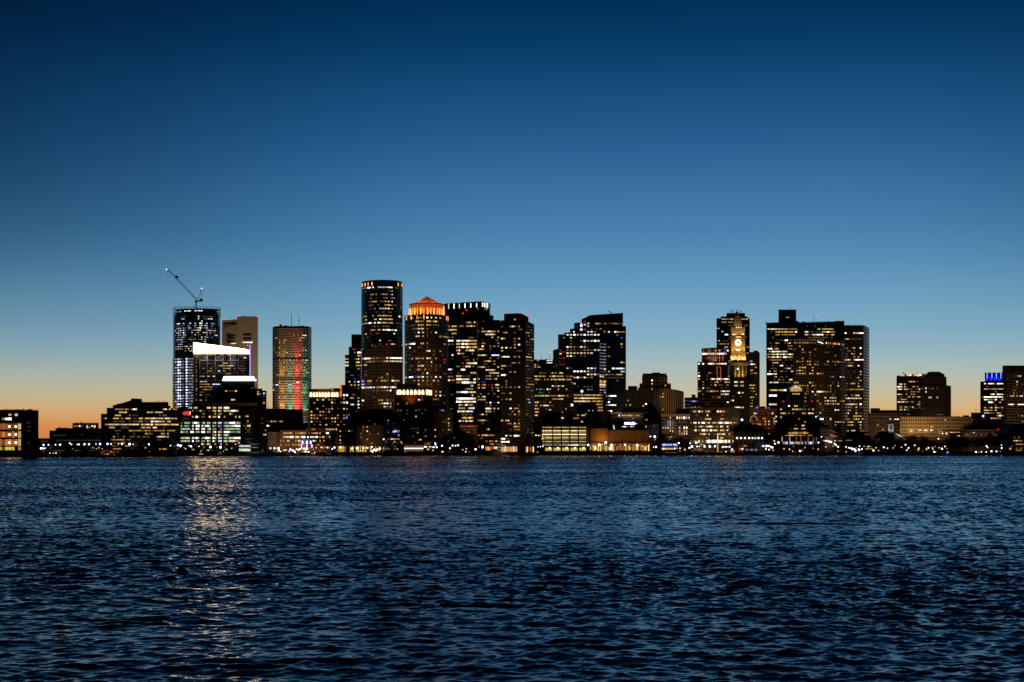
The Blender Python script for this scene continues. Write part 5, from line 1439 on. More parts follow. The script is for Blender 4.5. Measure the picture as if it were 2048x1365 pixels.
# ================================================================ clock tower and its neighbours
b = Bld('dark_glass_slab', 'tall black glass slab standing directly behind the golden clock tower', 2150, 1445)
b.grid(1433, 638.7, 6.2, 3.3, 0.42, 0.14)
b.block([(1433, 0), (1499.5, 0)], 637, M_DARKGLASS, depth=40)
b.block([(1441.5, 3), (1495.5, 3)], 633, M_DARKGLASS, ybot=640, depth=34, part='setback')
b.block([(1453, 6), (1490, 6)], 626, M_BLACK, ybot=636, depth=26, part='penthouse', win=False)
for x in (1443.5, 1494.5): b.light(x, 632.3, 'r', 1.2, 0, k=2.0)
mb = MB()
for x, y in ((1464, 620), (1468, 619), (1483.5, 621)): mb.bar(P(x, 627, 2150) + Vector((0, 12, 0)), P(x, y, 2150) + Vector((0, 12, 0)), 0.35, 5); mb.ball(P(x, y + 0.6, 2150) + Vector((0, 12, 0)), 1.0)
mb.build('rooftop_dish', DARKM, b.root)
b.rows('''638.7 y1442.5-1453 a1454-1459 y1460-1470 y1484-1490 y1490-1496 ; 644.9 a1442-1452 a1458-1464 y1464-1470 ; 657.5 y1435-1440 ; 664 w1443-1447 d1448-1450 ; 670 W1450-1455 d1455-1459 ; 676 w1457-1460 ; 682.4 w1436-1439 d1447-1455 ; 688.6 d1435-1441 a1441-1459 ; 694.8 y1450-1456 a1492-1498 ; 707 y1494-1498 ; 651 o1488-1496''')
b.fill(1434, 1496, 650, 700, 0.05, 'dk', 2); b.done()

b = Bld('red_lit_tower', 'office tower with red floodlit strips under a tier of white windows', 1700, 1420)
b.grid(1396, 728, 6.1, 4.1, 0.55, 0.22)
b.block([(1395, 0), (1461, 0)], 724.3, M_CONC, depth=44)
b.block([(1403.5, 4), (1430, 0.5), (1461, 1)], [697.5, 696.3, 697], M_PLAIN, ybot=726, depth=34, part='upper_tier', win=True)
b.block([(1403, 3.2), (1430, -0.3), (1461, 0.2)], [696.8, 695.6, 696.3], M_BLACK, ybot=698.3, depth=34, part='parapet', win=False)
b.rows('707.8 W1403.5-1413 w1414-1423 w1427-1431 w1432-1437 W1438-1443 w1445-1449 y1451-1454.5 ; 701.5 y1429.5-1432 y1436-1439 w1456-1459', 3.2, False)
b.rows('715.8 r1411-1413 o1418-1421 r1426-1430 a1431-1433 o1437-1440 r1444-1448 y1457-1459 ; 721 o1429-1431', 2.6, False)
for x, y0, y1 in ((1407.5, 698, 706), (1416, 698, 706), (1420, 699, 706)): b.run('R', x - 0.6, x + 0.6, (y0 + y1) / 2, y1 - y0, False, 0.2, cells=False)  # here and below, red beams on the wall put in as glowing strips
for x0, y0, y1 in ((1427.5, 711, 723), (1439, 712, 727), (1445.5, 710, 722), (1434, 735, 750), (1441, 735, 750), (1435, 752, 765), (1441, 751, 764)): b.run('R', x0 - 0.5, x0 + 0.5, (y0 + y1) / 2, y1 - y0, False, 0.3, cells=False)
b.light(1450, 698.3, 'b', 1.4, -1.5, 'blue_lamp', 1.0); b.light(1450, 705.5, 'b', 1.3, -1.5, 'blue_lamp', 1.0)
b.rows('''728 W1397-1400 W1405-1410 y1413-1416 W1419-1423 w1424-1428 y1430-1433 w1434-1438 w1439-1443 w1445-1448 W1451-1455 ; 734 d1437 ; 747.5 y1397-1401 y1418 d1421 ; 754.5 W1397-1401 ; 761 y1397-1401
760 d1414-1418 y1420-1423 W1424-1428 w1430-1433 W1434-1439 w1441-1444 w1446-1449 W1451-1455 w1457 ; 766 w1406-1410 d1424 y1428-1432 y1434-1438 y1448-1452 y1457 ; 772.5 d1406 d1424 y1432 d1441 a1454 ; 778.5 d1398 w1406-1410 d1416 d1450
785 y1398 d1415-1419 y1421 y1426 a1431-1436 y1440-1444 W1447-1451 w1451-1455 w1457 ; 791.3 m1440-1443 m1444-1448 w1449-1454 m1455-1459 ; 797 o1432-1440''')
b.rows('805 W1452-1457; 808 d1414 ; 798 d1406', 2.4, False)
b.fill(1397, 1458, 735, 800, 0.12, 'dk', 1); b.done()
spot('wash_light', P(1438, 772, 1700) - Vector((0, 7, 0)), P(1437.5, 740, 1700), (1, 0.10, 0.10), 5e3, 50, b.root, 0.9, 1)
spot('wash_light', P(1425, 724, 1700) - Vector((0, 6, 0)), P(1425, 706, 1700), (1, 0.42, 0.36), 3e3, 140, b.root, 0.9, 1)

b = Bld('slender_dark_tower', 'narrow dark brown tower tucked behind the right side of the clock tower', 1750, 1510)
b.grid(1498, 723, 6.0, 2.6, 0.42, 0.2)
b.block([(1497, 0), (1519.5, 0)], 704.5, M_CONC, depth=30)
b.block([(1507, 3), (1516, 3)], 701.5, M_BLACK, ybot=706, depth=12, part='penthouse', win=False)
b.rows('''723 s1500 c1502-1505 ; 726.6 k1498 ; 729 C1500-1505 w1506-1510 ; 741 w1502-1506 ; 743 o1502-1506; 750 a1502-1506 y1509-1513 ; 771 w1499-1503 y1504-1511 ; 777 y1500 y1503-1509 ; 783 d1503 ;789 y1513; 792 y1502-1507 ; 796 w1502-1508 ; 801 a1504 ; 807 y1503 ; 815 y1502-1506''')
b.fill(1499, 1517, 720, 815, 0.22, 'ddak', 2); b.done()

# clock tower
D = 1580
b = Bld('clock_tower', 'golden floodlit stone clock tower with an illuminated clock face and pyramid spire', D, 1477)
M_GOLD = mat('warm_granite', (0.42, 0.30, 0.15), 0.75, 0, 0.15, 0.3)
b.grid(1468, 764, 7.5, 4, 0.45, 0.35)
b.block([(1459.5, 0), (1489, 0)], 757, M_CONC, depth=16, part='shaft')
b.block([(1489, 0), (1498, 5)], 757, M_PLAIN, depth=12, part='shaft', win=False)
CXW = PX(1476.6, D)
u = D / F
def cbox(mbx, hw, y0, y1, cy=None, dep=None, dz=0):
    cy = D + 9 if cy is None else cy
    h = hw * u
    dep = h if dep is None else dep
    mbx.box(CXW - h, CXW + h, cy - dep, cy + dep, PZ(y1, D), PZ(y0, D))
mb = MB(); cbox(mb, 14, 727, 757.5, dep=7.0); mb.build('belfry_core', M_BLACK, b.root)
mb = MB()
for x in (1470.5, 1478, 1485.5, 1490, 1494.5): 
    yy = D + (1.0 if x < 1488 else 1.0 + (x - 1488) * 0.9)
    mb.bar((PX(x, D), yy, PZ(757, D)), (PX(x, D), yy, PZ(731, D)), 0.72, 8, 0.6)
mb.build('columns', M_GOLD, b.root)
mb = MB(); mb.box(PX(1459.5, D), PX(1468, D), D + 0.3, D + 14, PZ(757, D), PZ(730, D)); mb.build('corner_pier', M_DARKBROWN, b.root)
mb = MB(); mb.box(PX(1461, D), PX(1497.3, D), D - 0.5, D + 16, PZ(731, D), PZ(727.5, D)); mb.box(PX(1460, D), PX(1498.3, D), D - 1.1, D + 16.6, PZ(727.4, D), PZ(725, D)); mb.build('entablature', M_GOLD, b.root)
mb = MB(); mb.box(PX(1461, D), PX(1497, D), D - 0.2, D + 16, PZ(724.8, D), PZ(720.2, D)); mb.build('attic', M_DARKBROWN, b.root)
mb = MB()
for hw, y0, y1 in ((15.2, 716, 720), (15.6, 711, 716), (14.6, 708.5, 711)): cbox(mb, hw, y0, y1)
mb.build('scroll_base', M_GOLD, b.root)
mb = MB(); cbox(mb, 14.0, 675.5, 708.4); mb.build('clock_stage', M_GOLD, b.root)
mb = MB()
for sx_ in (-1, 1):
    for hh in (12.4, 9.4): mb.box(CXW + sx_ * hh * u - 0.8, CXW + sx_ * hh * u + 0.8, D + 9 - 14 * u - 0.7, D + 9 - 14 * u - 0.02, PZ(707, D), PZ(677, D))
mb.build('pilasters', M_GOLD, b.root)
mb = MB(); cbox(mb, 16.6, 672.5, 675.4); cbox(mb, 15.2, 670.6, 672.4); mb.build('cornice', M_GOLD, b.root)
mb = MB(); cbox(mb, 12.8, 662.5, 670.5); mb.build('balcony_stage', M_GOLD, b.root)
mb = MB(); cbox(mb, 14.4, 655.6, 662.4); cbox(mb, 11.8, 653.8, 655.5); mb.build('parapet', M_GOLD, b.root)
mb = MB()
for sx_, sy_ in ((-1, -1), (1, -1), (1, 1), (-1, 1)):
    x, y = CXW + sx_ * 13 * u, D + 9 + sy_ * 13 * u
    mb.loft([[(x + a * 0.9, y + c * 0.9, PZ(655.5, D)) for a, c in ((-1, -1), (1, -1), (1, 1), (-1, 1))], [(x + a * 0.7, y + c * 0.7, PZ(650, D)) for a, c in ((-1, -1), (1, -1), (1, 1), (-1, 1))]])
mb.build('corner_urns', M_GOLD, b.root)
M_SPIRE = mat('patinated_spire', (0.16, 0.115, 0.08), 0.7, 0, 0.3, 0.4)
mb = MB()
def sqr(h, y): return [(CXW + a * h * u, D + 9 + c * h * u, PZ(y, D)) for a, c in ((-1, -1), (1, -1), (1, 1), (-1, 1))]
mb.loft([sqr(10.4, 653.8), sqr(8.4, 645), sqr(5.6, 633), sqr(2.9, 625.6)])
mb.build('pyramid_roof', M_SPIRE, b.root)
mb = MB()
for y, h in ((650, 9.3), (645, 8.2), (639, 6.8), (633, 5.3)):
    for k in range(3):
        x = CXW + (k - 1) * h * 0.62 * u
        mb.box(x - 0.42, x + 0.42, D + 9 - (h + 0.9) * u, D + 9 - h * u + 0.4, PZ(y + 1.4, D), PZ(y - 1.5, D))
mb.build('dormers', M_GOLD, b.root)
mb = MB(); mb.loft([sqr(2.0, 625.5), sqr(2.0, 623)]); mb.bar((CXW, D + 9, PZ(623, D)), (CXW, D + 9, PZ(615.5, D)), 0.75, 6, 0.08); mb.build('finial', M_PLAIN, b.root)
yf = D + 9 - 14 * u - 0.15
cz = PZ(685.6, D)
mb = MB()
def ringdisc(r0, r1, y, c, n=28):
    for k in range(n):
        a, a2 = 2 * math.pi * k / n, 2 * math.pi * (k + 1) / n
        q = [(CXW + r * u * math.sin(t), y, cz + r * u * math.cos(t)) for r, t in ((r0, a), (r1, a), (r1, a2), (r0, a2))]
        mb.poly(q[::-1] if r0 else [q[0], q[1], q[2]][::-1], c=c)
ringdisc(0, 2.9, yf, (0.75, 0.5, 0.16)); ringdisc(2.9, 6.4, yf, (2.6, 2.1, 1.2)); ringdisc(6.4, 7.1, yf, (0.6, 0.4, 0.14))
cf = mb.build('clock_face', GLOW, b.root)
mb = MB()
for k in range(12):
    t = 2 * math.pi * k / 12
    mb.bar((CXW + 4.6 * u * math.sin(t), yf - 0.1, cz + 4.6 * u * math.cos(t)), (CXW + 5.8 * u * math.sin(t), yf - 0.1, cz + 5.8 * u * math.cos(t)), 0.16, 4)
mb.bar((CXW, yf - 0.2, cz), (CXW + 2.9 * u * math.sin(R(35)), yf - 0.2, cz + 2.9 * u * math.cos(R(35))), 0.22, 4)
mb.bar((CXW, yf - 0.25, cz), (CXW + 4.6 * u * math.sin(R(-10)), yf - 0.25, cz + 4.6 * u * math.cos(R(-10))), 0.16, 4)
mb.build('clock_hands', M_DARKBROWN, cf)
yw = D + 9 - 14 * u - 0.4
def glowbox(x0, x1, y0, y1, yy, c, part):
    mb = MB(); mb.box(PX(x0, D), PX(x1, D), yy - 0.3, yy, PZ(y1, D), PZ(y0, D), c=c); mb.build(part, GLOW, b.root)
glowbox(1473, 1480.2, 698.6, 701.4, yw, (3.0, 2.2, 1.2), 'stage_lamp'); glowbox(1471.5, 1481.5, 674, 675.3, yw - 1.6, (1.6, 1.15, 0.5), 'cornice_lights')
glowbox(1465.5, 1470, 669, 670.4, yw, (2.2, 1.7, 0.9), 'stage_lamp'); glowbox(1483, 1488, 668.2, 669.6, yw, (2.2, 1.7, 0.9), 'stage_lamp'); glowbox(1470.5, 1472.8, 669, 670.3, yw, (0.8, 1.0, 2.2), 'stage_lamp')
for x, y, k in ((1473, 655.6, 1.0), (1477.5, 655.4, 1.0), (1482, 655, .8), (1469, 717.5, 1.0), (1476.5, 716, .8), (1477, 719, .6), (1463, 715, 1.0), (1486, 716.5, 1.0)): b.light(x, y, 'W', 0.55, -0.9 if y < 690 else -1.6, 'floodlamp', k)
b.light(1475.5, 738.2, 'W', 1.15, -0.6, 'floodlamp', 1.2); b.rows('746.5 y1481.5-1485 ; 755 y1473.5-1478 y1487-1489', 2.2, False)
b.rows('764.5 W1469-1471.5 w1474-1476.5 w1482-1487 ; 771.8 w1469-1472 w1474.5-1477.5 y1481-1487 ; 786 d1473 W1475.5-1480 A1482-1487 ; 801.3 W1466-1469 d1462; 793.5 d1468 d1482 ; 815.5 w1470-1473 W1474-1480 y1481.5-1483 w1485-1488', 2.7, False)
b.done()
GOLDC = (1.0, 0.66, 0.20)
for x in (1465, 1477, 1489):
    spot('uplight', (PX(x, D), D - 5.5, PZ(707, D)), (PX(x, D), D + 2, PZ(684, D)), GOLDC, 4.4e3, 90, b.root, 0.8, 0.4)
    spot('uplight', (PX(x, D), D - 3.5, PZ(719.5, D)), (PX(x, D), D + 3, PZ(711, D)), GOLDC, 3.0e3, 140, b.root, 0.8, 0.4)
    spot('uplight', (PX(x, D), D - 3.0, PZ(669, D)), (PX(x, D), D + 6, PZ(655, D)), GOLDC, 0.9e3, 130, b.root, 0.8, 0.4)
for x in (1472, 1481): spot('uplight', (PX(x, D), D - 4, PZ(655, D)), (PX(1476.6, D), D + 8, PZ(640, D)), GOLDC, 1.5e3, 80, b.root, 0.8, 0.4)
for x in (1474, 1482, 1490): spot('uplight', (PX(x, D), D - 5, PZ(757, D)), (PX(x, D), D + 1, PZ(741, D)), GOLDC, 4.2e3, 100, b.root, 0.8, 0.4)

b = Bld('brick_block', 'red brown brick block with blue roof lamps to the right of the clock tower', 1400, 1526)
b.grid(1500, 837.5, 5.8, 3.6, 0.5, 0.25)
b.block([1499, 1553.5], 818, M_BRICK, depth=34)
b.block([(1498.6, -0.8), (1554, -0.8)], 817.4, M_PLAIN, ybot=826, depth=35, part='brick_parapet', win=False)
for x, y, r in ((1515, 815, 1.5), (1511.5, 816, 0.8), (1533.5, 815.8, 0.8), (1538.3, 816.2, 0.9)): b.light(x, y, 'b', r, 1, 'blue_lamp', 1.2)
b.boxpx(1521, 1531, 813, 817.6, M_BLACK, 6, 8, 'roof_plant')
b.rows('''827.3 w1509-1515 W1542-1547 d1537-1541 ; 837.5 y1527-1532 w1549.5 ; 843.3 a1501-1506 y1528-1532 w1535-1537 w1538-1540.5 w1550 ; 849 y1505 a1509 A1528-1533 w1535-1540 ; 857 d1538; 867.8 y1535-1537 y1538-1541 ; 833.5 W1549.5-1552 ; 848 y1549.5''', None, False)
mb = MB()
for k in range(11):
    t0, t1 = math.pi * k / 11, math.pi * (k + 1) / 11
    mb.bar((PX(1507.5 - 7 * math.cos(t0), 1399), 1399, PZ(842 - 10 * math.sin(t0), 1399)), (PX(1507.5 - 7 * math.cos(t1), 1399), 1399, PZ(842 - 10 * math.sin(t1), 1399)), 0.3, 4, c=(0.5, 0.3, 0.07))
mb.build('lit_arch', GLOW, b.root); b.done()
spot('wash_light', P(1526, 838, 1400) - Vector((0, 25, 6)), P(1526, 821, 1400), (1, 0.42, 0.18), 7e3, 120, b.root, 0.9, 2)

# ================================================================ the big dark towers
b = Bld('square_dark_tower', 'massive square black tower with a raised block on its roof and yellow office floors', 1900, 1560)
b.grid(1535, 658.6, 5.62, 3.1, 0.5, 0.12)
b.block([(1532.5, 0), (1560, 0), (1595, 0), (1600, 0), (1688.5, 0)], [646, 645, 643.5, 645.3, 643], M_DARKGLASS, depth=60)
b.block([(1557, 8), (1592.5, 8)], 618.5, M_BLACK, ybot=647, depth=34, part='roof_block', win=True)
b.block([(1670, -1.5), (1688.8, -1.5)], 642.4, M_PLAIN, ybot=690, depth=20, part='corner_pier', win=False)
b.mast(1586, 619, 609.5, 0.3, 20); b.mast(1634, 645, 629, 0.3, 20); b.light(1634, 627.6, 'r', 1.1, 20, k=2.6); b.light(1684.5, 642, 'r', 1.0, 0, k=1.6)
b.light(1556.8, 618.5, 'k', 0.5, 8); b.boxpx(1594, 1597, 640.5, 645, DARKM, 12, 5); b.boxpx(1532.6, 1533.6, 643.8, 647, DARKM, 1, 5, 'parapet_post')
b.rows('634 c1572-1577', 1.4, False)
b.rows('''658.6 w1535-1552 w1554-1562 y1562-1574 a1577-1583 a1586-1594 y1636-1641 A1643-1650 Y1651-1667 ; 664.2 d1542 y1552-1570 Y1570-1577 y1579-1590 C1591-1595 w1611-1615 y1616-1620 d1625 d1638 A1645-1655 W1653-1658 a1660-1670
669.8 a1552-1560 a1563-1568 a1568-1590 w1611-1614 d1616 w1626-1634 W1634-1645 y1646 a1653-1656 r1656 w1663-1667 d1674 ; 676 d1545 d1618-1650 ; 681 d1563 W1571-1574 d1583 ; 687 d1542 y1551-1555 a1557-1561 d1570 y1578-1580 ; 693 d1543 d1552 a1577-1583
698.5 w1537 W1540-1545 y1548-1555 a1577-1583 ; 704 w1538-1545 W1545-1548 w1549-1570 y1571-1575 ; 709.3 Y1536-1553 C1553-1556 Y1557-1566 C1566-1569 Y1570-1577 C1578-1581 Y1582-1587 ; 715 y1536-1545 C1546-1548 y1548-1554 C1553-1556 y1557-1563 W1568-1571 Y1572-1587
720.5 a1543-1552 a1554-1562 d1570 ; 726 y1545-1550 y1552-1558 d1566 y1589 ; 731.5 d1546 d1555 W1560-1566 c1581-1584 d1573 ; 737 d1544 b1567-1571 d1576 w1578 ; 743 y1540 y1563 d1572 w1582-1586 ; 748.5 W1537-1545 w1546-1553 ; 754 d1548 w1552 d1563 d1573 ; 758.5 d1550 y1558 w1578-1584 ; 765 y1540-1543 w1548-1555 d1556-1570 d1572-1583''')
b.rows('780.8 d1538-1540 Y1543-1552 a1553-1560 Y1560-1568 C1568.5-1571 ; 791.6 W1538-1553; 809.3 w1538-1553; 819 w1548-1550', 3.2, False)
b.fill(1536, 1586, 680, 770, 0.14, 'ddak', 2); b.fill(1604, 1668, 650, 678, 0.10, 'dk', 2)
b.done()

b = Bld('curved_brown_tower', 'broad brown tower with a curved wing standing before the square black tower', 1720, 1638)
b.grid(1587, 681, 6.05, 5.1, 0.48, 0.36)
b.block([(1586, 0), (1604, 0), (1649, 0)], 677, M_DARKBROWN, depth=40)
b.block([(1649, 0), (1660, 1.5), (1672, 5), (1682, 10), (1690, 18)], [676, 676.5, 677.5, 679, 680], M_CONC, depth=30, part='curved_wing')
b.rows('680.5 d1587-1600 d1605-1615 d1617-1633 d1635-1648; 686 a1587-1600 a1603-1615 d1616-1632', 3.0, False)
mb = MB()
pts = [(1635.5, 683), (1638, 685.2), (1642, 685.6), (1646, 688)]
for p, q in zip(pts, pts[1:]): mb.bar(P(*p, 1720) - Vector((0, 0.8, 0)), P(*q, 1720) - Vector((0, 0.8, 0)), 0.45, 5, c=(1.6, 2.0, 1.8))
mb.build('neon_line', GLOW, b.root)
for k, x in enumerate([1651.5 + 4.2 * k for k in range(9)]): b.run(rng.choice('oAaw'), x, x + 2.0, 686.5 + 0.22 * k, 3.6, False, cells=False)
b.rows('''699 y1603-1607 d1590 ; 705 y1603-1607 A1619-1623 d1651-1656 ; 711 d1620 d1632; 718 y1603-1607 d1620 ; 724 y1595-1598 d1600 A1603-1608 a1612-1615 y1619-1623 d1633 w1655 a1663-1673 y1675 a1680-1687 ; 731 r1605 r1611-1613 y1619-1623 y1627-1629 o1636-1639 d1653 y1671
737 y1596-1598 w1601-1604 y1606-1608 y1610-1614 y1621-1624 ; 744 y1597 y1603-1606 d1610 Y1621-1624 ; 750 y1597 w1601-1604 y1606 y1610-1613 y1620-1623 y1627 y1632-1634 y1637-1640 d1643 y1647 ; 756 s1663 W1678-1685 w1686-1691
763 Y1588-1592 Y1593-1598 y1622 ; 770 y1602 y1615-1618 y1621-1624 d1657 y1660-1662 y1676 ; 781.5 W1626-1629 W1632-1635 W1637-1640 w1642-1645 y1647-1650 a1652-1656 a1658-1663 ; 787.5 y1627-1629 y1632-1639 ; 794.5 y1648-1655 w1659-1668 y1669-1675
800.5 y1650 w1654-1658 y1661-1668 w1669-1674 a1679-1690 ; 807 y1642 y1650-1656 y1658-1662 y1665-1671 y1677 ; 813 d1643 ; 819 C1668-1670 w1672-1674 y1645 ; 826 y1640 ; 845 y1670-1674 y1677-1692 ; 851 y1670''')
b.fill(1588, 1688, 690, 860, 0.10, 'dda', 1)
b.done()

b = Bld('striped_edge_tower', 'dark tower with a pale striped right edge and dotted rows of office lights', 1800, 1710)
b.grid(1689, 666.7, 5.93, 4.3, 0.46, 0.22)
b.block([(1687.5, 0), (1727, 0)], 651, M_DARKBROWN, depth=40)
b.block([(1727, 0), (1733.3, 14)], [650.5, 652], M_BAND, depth=20, part='striped_edge')
b.rows('''666.7 W1689-1694 w1708-1714 W1717-1727 ; 679 A1690-1697 d1698-1704 k1707 k1713-1724 ; 695 w1690-1693 d1694 w1706-1709 W1719-1724 ; 701 y1690 a1697 ; 707 w1690-1693 d1696 y1706 y1718-1723 ; 713 w1690-1694 y1707 y1718
719 W1690-1697 w1699-1703 w1706-1710 W1712-1727 ; 724.8 w1690-1694 d1696-1709 w1703-1706 ; 730.5 y1690-1696 y1700-1704 w1717-1720 ; 736.5 y1690-1694 ; 742 d1691 d1707 w1719-1721 ; 748 d1699 y1718-1721 ; 754 d1690 d1699 w1718
760 d1717 ; 766 y1703-1709 d1692 y1718 ; 771 w1714-1719 b1720 ; 777.5 A1698-1706 a1707-1713 A1714-1727 ; 789 y1703 w1715 ; 795 W1692-1697 w1699-1704 w1706-1722 ; 801 b1699-1702 ; 807 w1694-1698 w1700-1706 y1708-1716 C1719-1723 ; 813 y1694 w1700-1703 y1711-1714 d1723
819 y1693 y1700-1703 y1712-1715 ; 825 C1696-1699 w1709-1711 y1718-1722 ; 831 y1705-1710 Y1711-1718 y1720 ; 837 y1694-1698 y1707-1718 y1724 ; 843 y1694-1700 Y1702-1707 w1720-1723 ; 849 y1694-1705 y1722 ; 855 y1722''')
b.rows('861.7 m1687-1691.5 m1693.5-1698 m1700.5-1704.5 m1707-1711.5; 862 a1720-1727', 2.6, False)
b.fill(1690, 1726, 690, 860, 0.16, 'ddky', 1)
b.done()

b = Bld('gabled_hotel', 'dark stepped hotel whose lit gable glows in front of the big black tower', 1370, 1594)
b.grid(1556, 812.3, 7.1, 4.0, 0.45, 0.25)
b.block([1556, 1640], 838, M_DARKBROWN, depth=30)
b.block([(1560, 2), (1632, 2)], 799, M_BLUEGLASS, depth=26)
b.block([(1570, 4), (1619, 4)], 790, M_BLACK, depth=22, part='wall')
b.block([(1579, 3), (1608, 3)], 784, M_BLACK, depth=22, part='wall')
D = 1370
mb = MB()
tri = [(1580.5, 784), (1606, 784), (1606, 777), (1593.3, 769), (1580.5, 777)]
mb.loft([[(PX(x, D), D + yy, PZ(y, D)) for x, y in tri] for yy in (3.5, 16)]); mb.build('gable', M_DARKBROWN, b.root)
mb = MB()
for x0, x1, y0, y1, v in [(1582 + 3.4 * i, 1582 + 3.4 * (i + 1) - 0.4, 777.2 + 2 * j, 777.2 + 2 * j + 1.7, rng.uniform(.7, 1.2)) for i in range(7) for j in range(3)]:
    mb.box(PX(x0, D), PX(min(x1, 1605), D), D + 3.0, D + 3.4, PZ(y1, D), PZ(y0, D), c=(0.62 * v, 0.43 * v, 0.13 * v))
mb.poly([(PX(x, D), D + 3.1, PZ(y, D)) for x, y in ((1582.5, 776.8), (1604.3, 776.8), (1593.3, 770.3))], c=(0.75, 0.52, 0.17))
mb.build('gable_glazing', GLOW, b.root)
b.rows('''788 a1583-1584 a1587-1589 y1590 y1593-1595 y1598-1601 ; 812.3 A1588-1595 w1577-1579 d1610-1613 ; 819 w1562-1565 w1583-1589 y1590-1595 y1599 y1604 a1611 y1618 y1623-1628 ; 827 y1561-1573 y1575-1579 a1583-1589 y1605-1613 w1618-1622 y1623-1628
842 k1573-1579 o1560-1566; 850 o1560-1566 ; 835 m1562-1566 w1577; 834 k1573-1579''', None, False)
for x, y in ((1566.5, 803.5), (1611, 788), (1611, 795.5), (1611, 803), (1624, 803)): b.light(x, y, 'o' if x == 1611 else 'r', 1.1, -0.5, 'wall_lamp', 0.8)
b.boxpx(1571.5, 1580, 788, 802, M_BLUEGLASS, -1, 2, 'glazed_bay'); b.boxpx(1606, 1609, 788, 820, M_GREY, -1, 2, 'pilaster')
b.done()

b = Bld('arched_wharf_pavilion', 'dark pavilion with a great arched roof over red columns and a bright entrance', 1290, 1598)
D = 1290
b.grid(1562, 871, 4.4, 3.4, 0.45, 0.25)
b.block([1558, 1640], 872, M_BLACK, depth=34)
mb = MB()
A = [(1556, 874)] + [(1598 - 38 * math.cos(math.pi * k / 14) ** 1 * 1.0, 874 - 47 * math.sin(math.pi * k / 14) ** 0.85) for k in range(1, 14)] + [(1640, 874)]
mb.loft([[(PX(x, D), yy, PZ(y, D)) for x, y in A] for yy in (D + 1.0, D + 34)]); mb.build('arched_roof', mat('dark_slate', (0.03, 0.025, 0.022), 0.8), b.root)
mb = MB(); mb.loft([[(PX(x, D), D + y, z) for x, y, z in ((1628, 3, PZ(843, D)), (1682, 3, PZ(867, D)), (1682, 26, PZ(867, D)), (1628, 26, PZ(843, D)))], [(PX(x, D), D + y, z) for x, y, z in ((1628, 3, PZ(838, D)), (1682, 3, PZ(865, D)), (1682, 26, PZ(865, D)), (1628, 26, PZ(838, D)))]]); mb.build('side_roof', M_BLACK, b.root)
for x0, x1, y, h, c in ((1577, 1584, 866.8, 4, 'a'), (1585, 1590, 866.5, 4, 'y'), (1591, 1596.5, 866.5, 4, 'y'), (1599, 1606, 866.5, 4, 'a'), (1607, 1612, 866.2, 4, 'Y'), (1613, 1617, 866.5, 4, 'a'), (1571, 1575.5, 871.5, 1.6, 'y'), (1578, 1588, 871.3, 1.4, 'w'), (1590, 1596, 871.3, 1.4, 'y'), (1598, 1604, 871.3, 1.4, 'y'), (1606, 1611, 871.3, 1.4, 'a'), (1616, 1625, 871.3, 1.6, 'a'),
                        (1588, 1596, 858, 2, 'y'), (1591, 1593, 851, 1.6, 'o'), (1604, 1609, 851.5, 2.4, 'w'), (1581.5, 1583, 858, 1.6, 'd'), (1609, 1612, 844.5, 2, 'y'), (1597, 1600, 838, 2, 'a'), (1603, 1611, 858, 2.2, 'y')):
    b.run(c, x0, x1, y, h, False) if y > 872.5 else None
    mb = MB(); v = rng.uniform(.7, 1.1); mb.box(PX(x0, D), PX(x1, D), D + 0.4, D + 0.9, PZ(y + h / 2, D), PZ(y - h / 2, D), c=tuple(q * v for q in LC[c])); mb.build('window', GLOW, b.root)
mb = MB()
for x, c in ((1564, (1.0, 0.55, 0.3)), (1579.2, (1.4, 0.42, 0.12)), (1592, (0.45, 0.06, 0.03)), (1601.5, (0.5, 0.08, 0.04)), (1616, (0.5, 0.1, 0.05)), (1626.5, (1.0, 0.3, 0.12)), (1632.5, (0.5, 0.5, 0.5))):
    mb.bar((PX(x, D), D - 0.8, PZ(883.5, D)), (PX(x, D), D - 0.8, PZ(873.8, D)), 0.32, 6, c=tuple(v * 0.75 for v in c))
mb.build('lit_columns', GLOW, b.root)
b.rows('886.3 a1566-1568 c1569.5-1575 c1580-1583 c1584-1587.5 A1589-1602 c1603-1606 c1609-1612 d1613 c1617-1622 c1624-1628 a1629-1631', 5, False)
b.done()

b = Bld('mansard_wharf', 'dark steep roofed wharf building with a row of eight round white windows', 1275, 1498)
D = 1275
b.grid(1470, 876.7, 6, 8, 0.4)
b.block([1467, 1531.5], 862, M_DARKBROWN, depth=32)
mb = MB(); mb.loft([[(PX(x, D), D + y, PZ(863, D)) for x, y in ((1464.5, -1.5), (1534, -1.5), (1534, 34), (1464.5, 34))], [(PX(x, D), D + y, PZ(853.5, D)) for x, y in ((1474, 5), (1527, 5), (1527, 27), (1474, 27))], [(PX(x, D), D + y, PZ(848, D)) for x, y in ((1486, 12), (1519, 12), (1519, 20), (1486, 20))]]); mb.build('mansard_roof', mat('dark_slate'), b.root)
for x, k in ((1474, 1), (1482, 1), (1490, .9), (1498.3, 1.3), (1505, .6), (1510.7, .4), (1517, 1), (1524, .8)): b.light(x, 876.7, 'W', 0.95, -0.6, 'round_window', k)
b.rows('898.5 O1483-1487 o1478-1483 o1487-1490; 892 o1489.5-1491.5', 3, False); b.light(1484.7, 898.2, 'W', 0.8, -1, 'wall_lamp', 1.2); b.done()
spot('wash_light', P(1484, 899, D) - Vector((0, 4, 0)), P(1484, 897, D), (1, 0.2, 0.05), 500, 150, b.root, 0.9, .5)

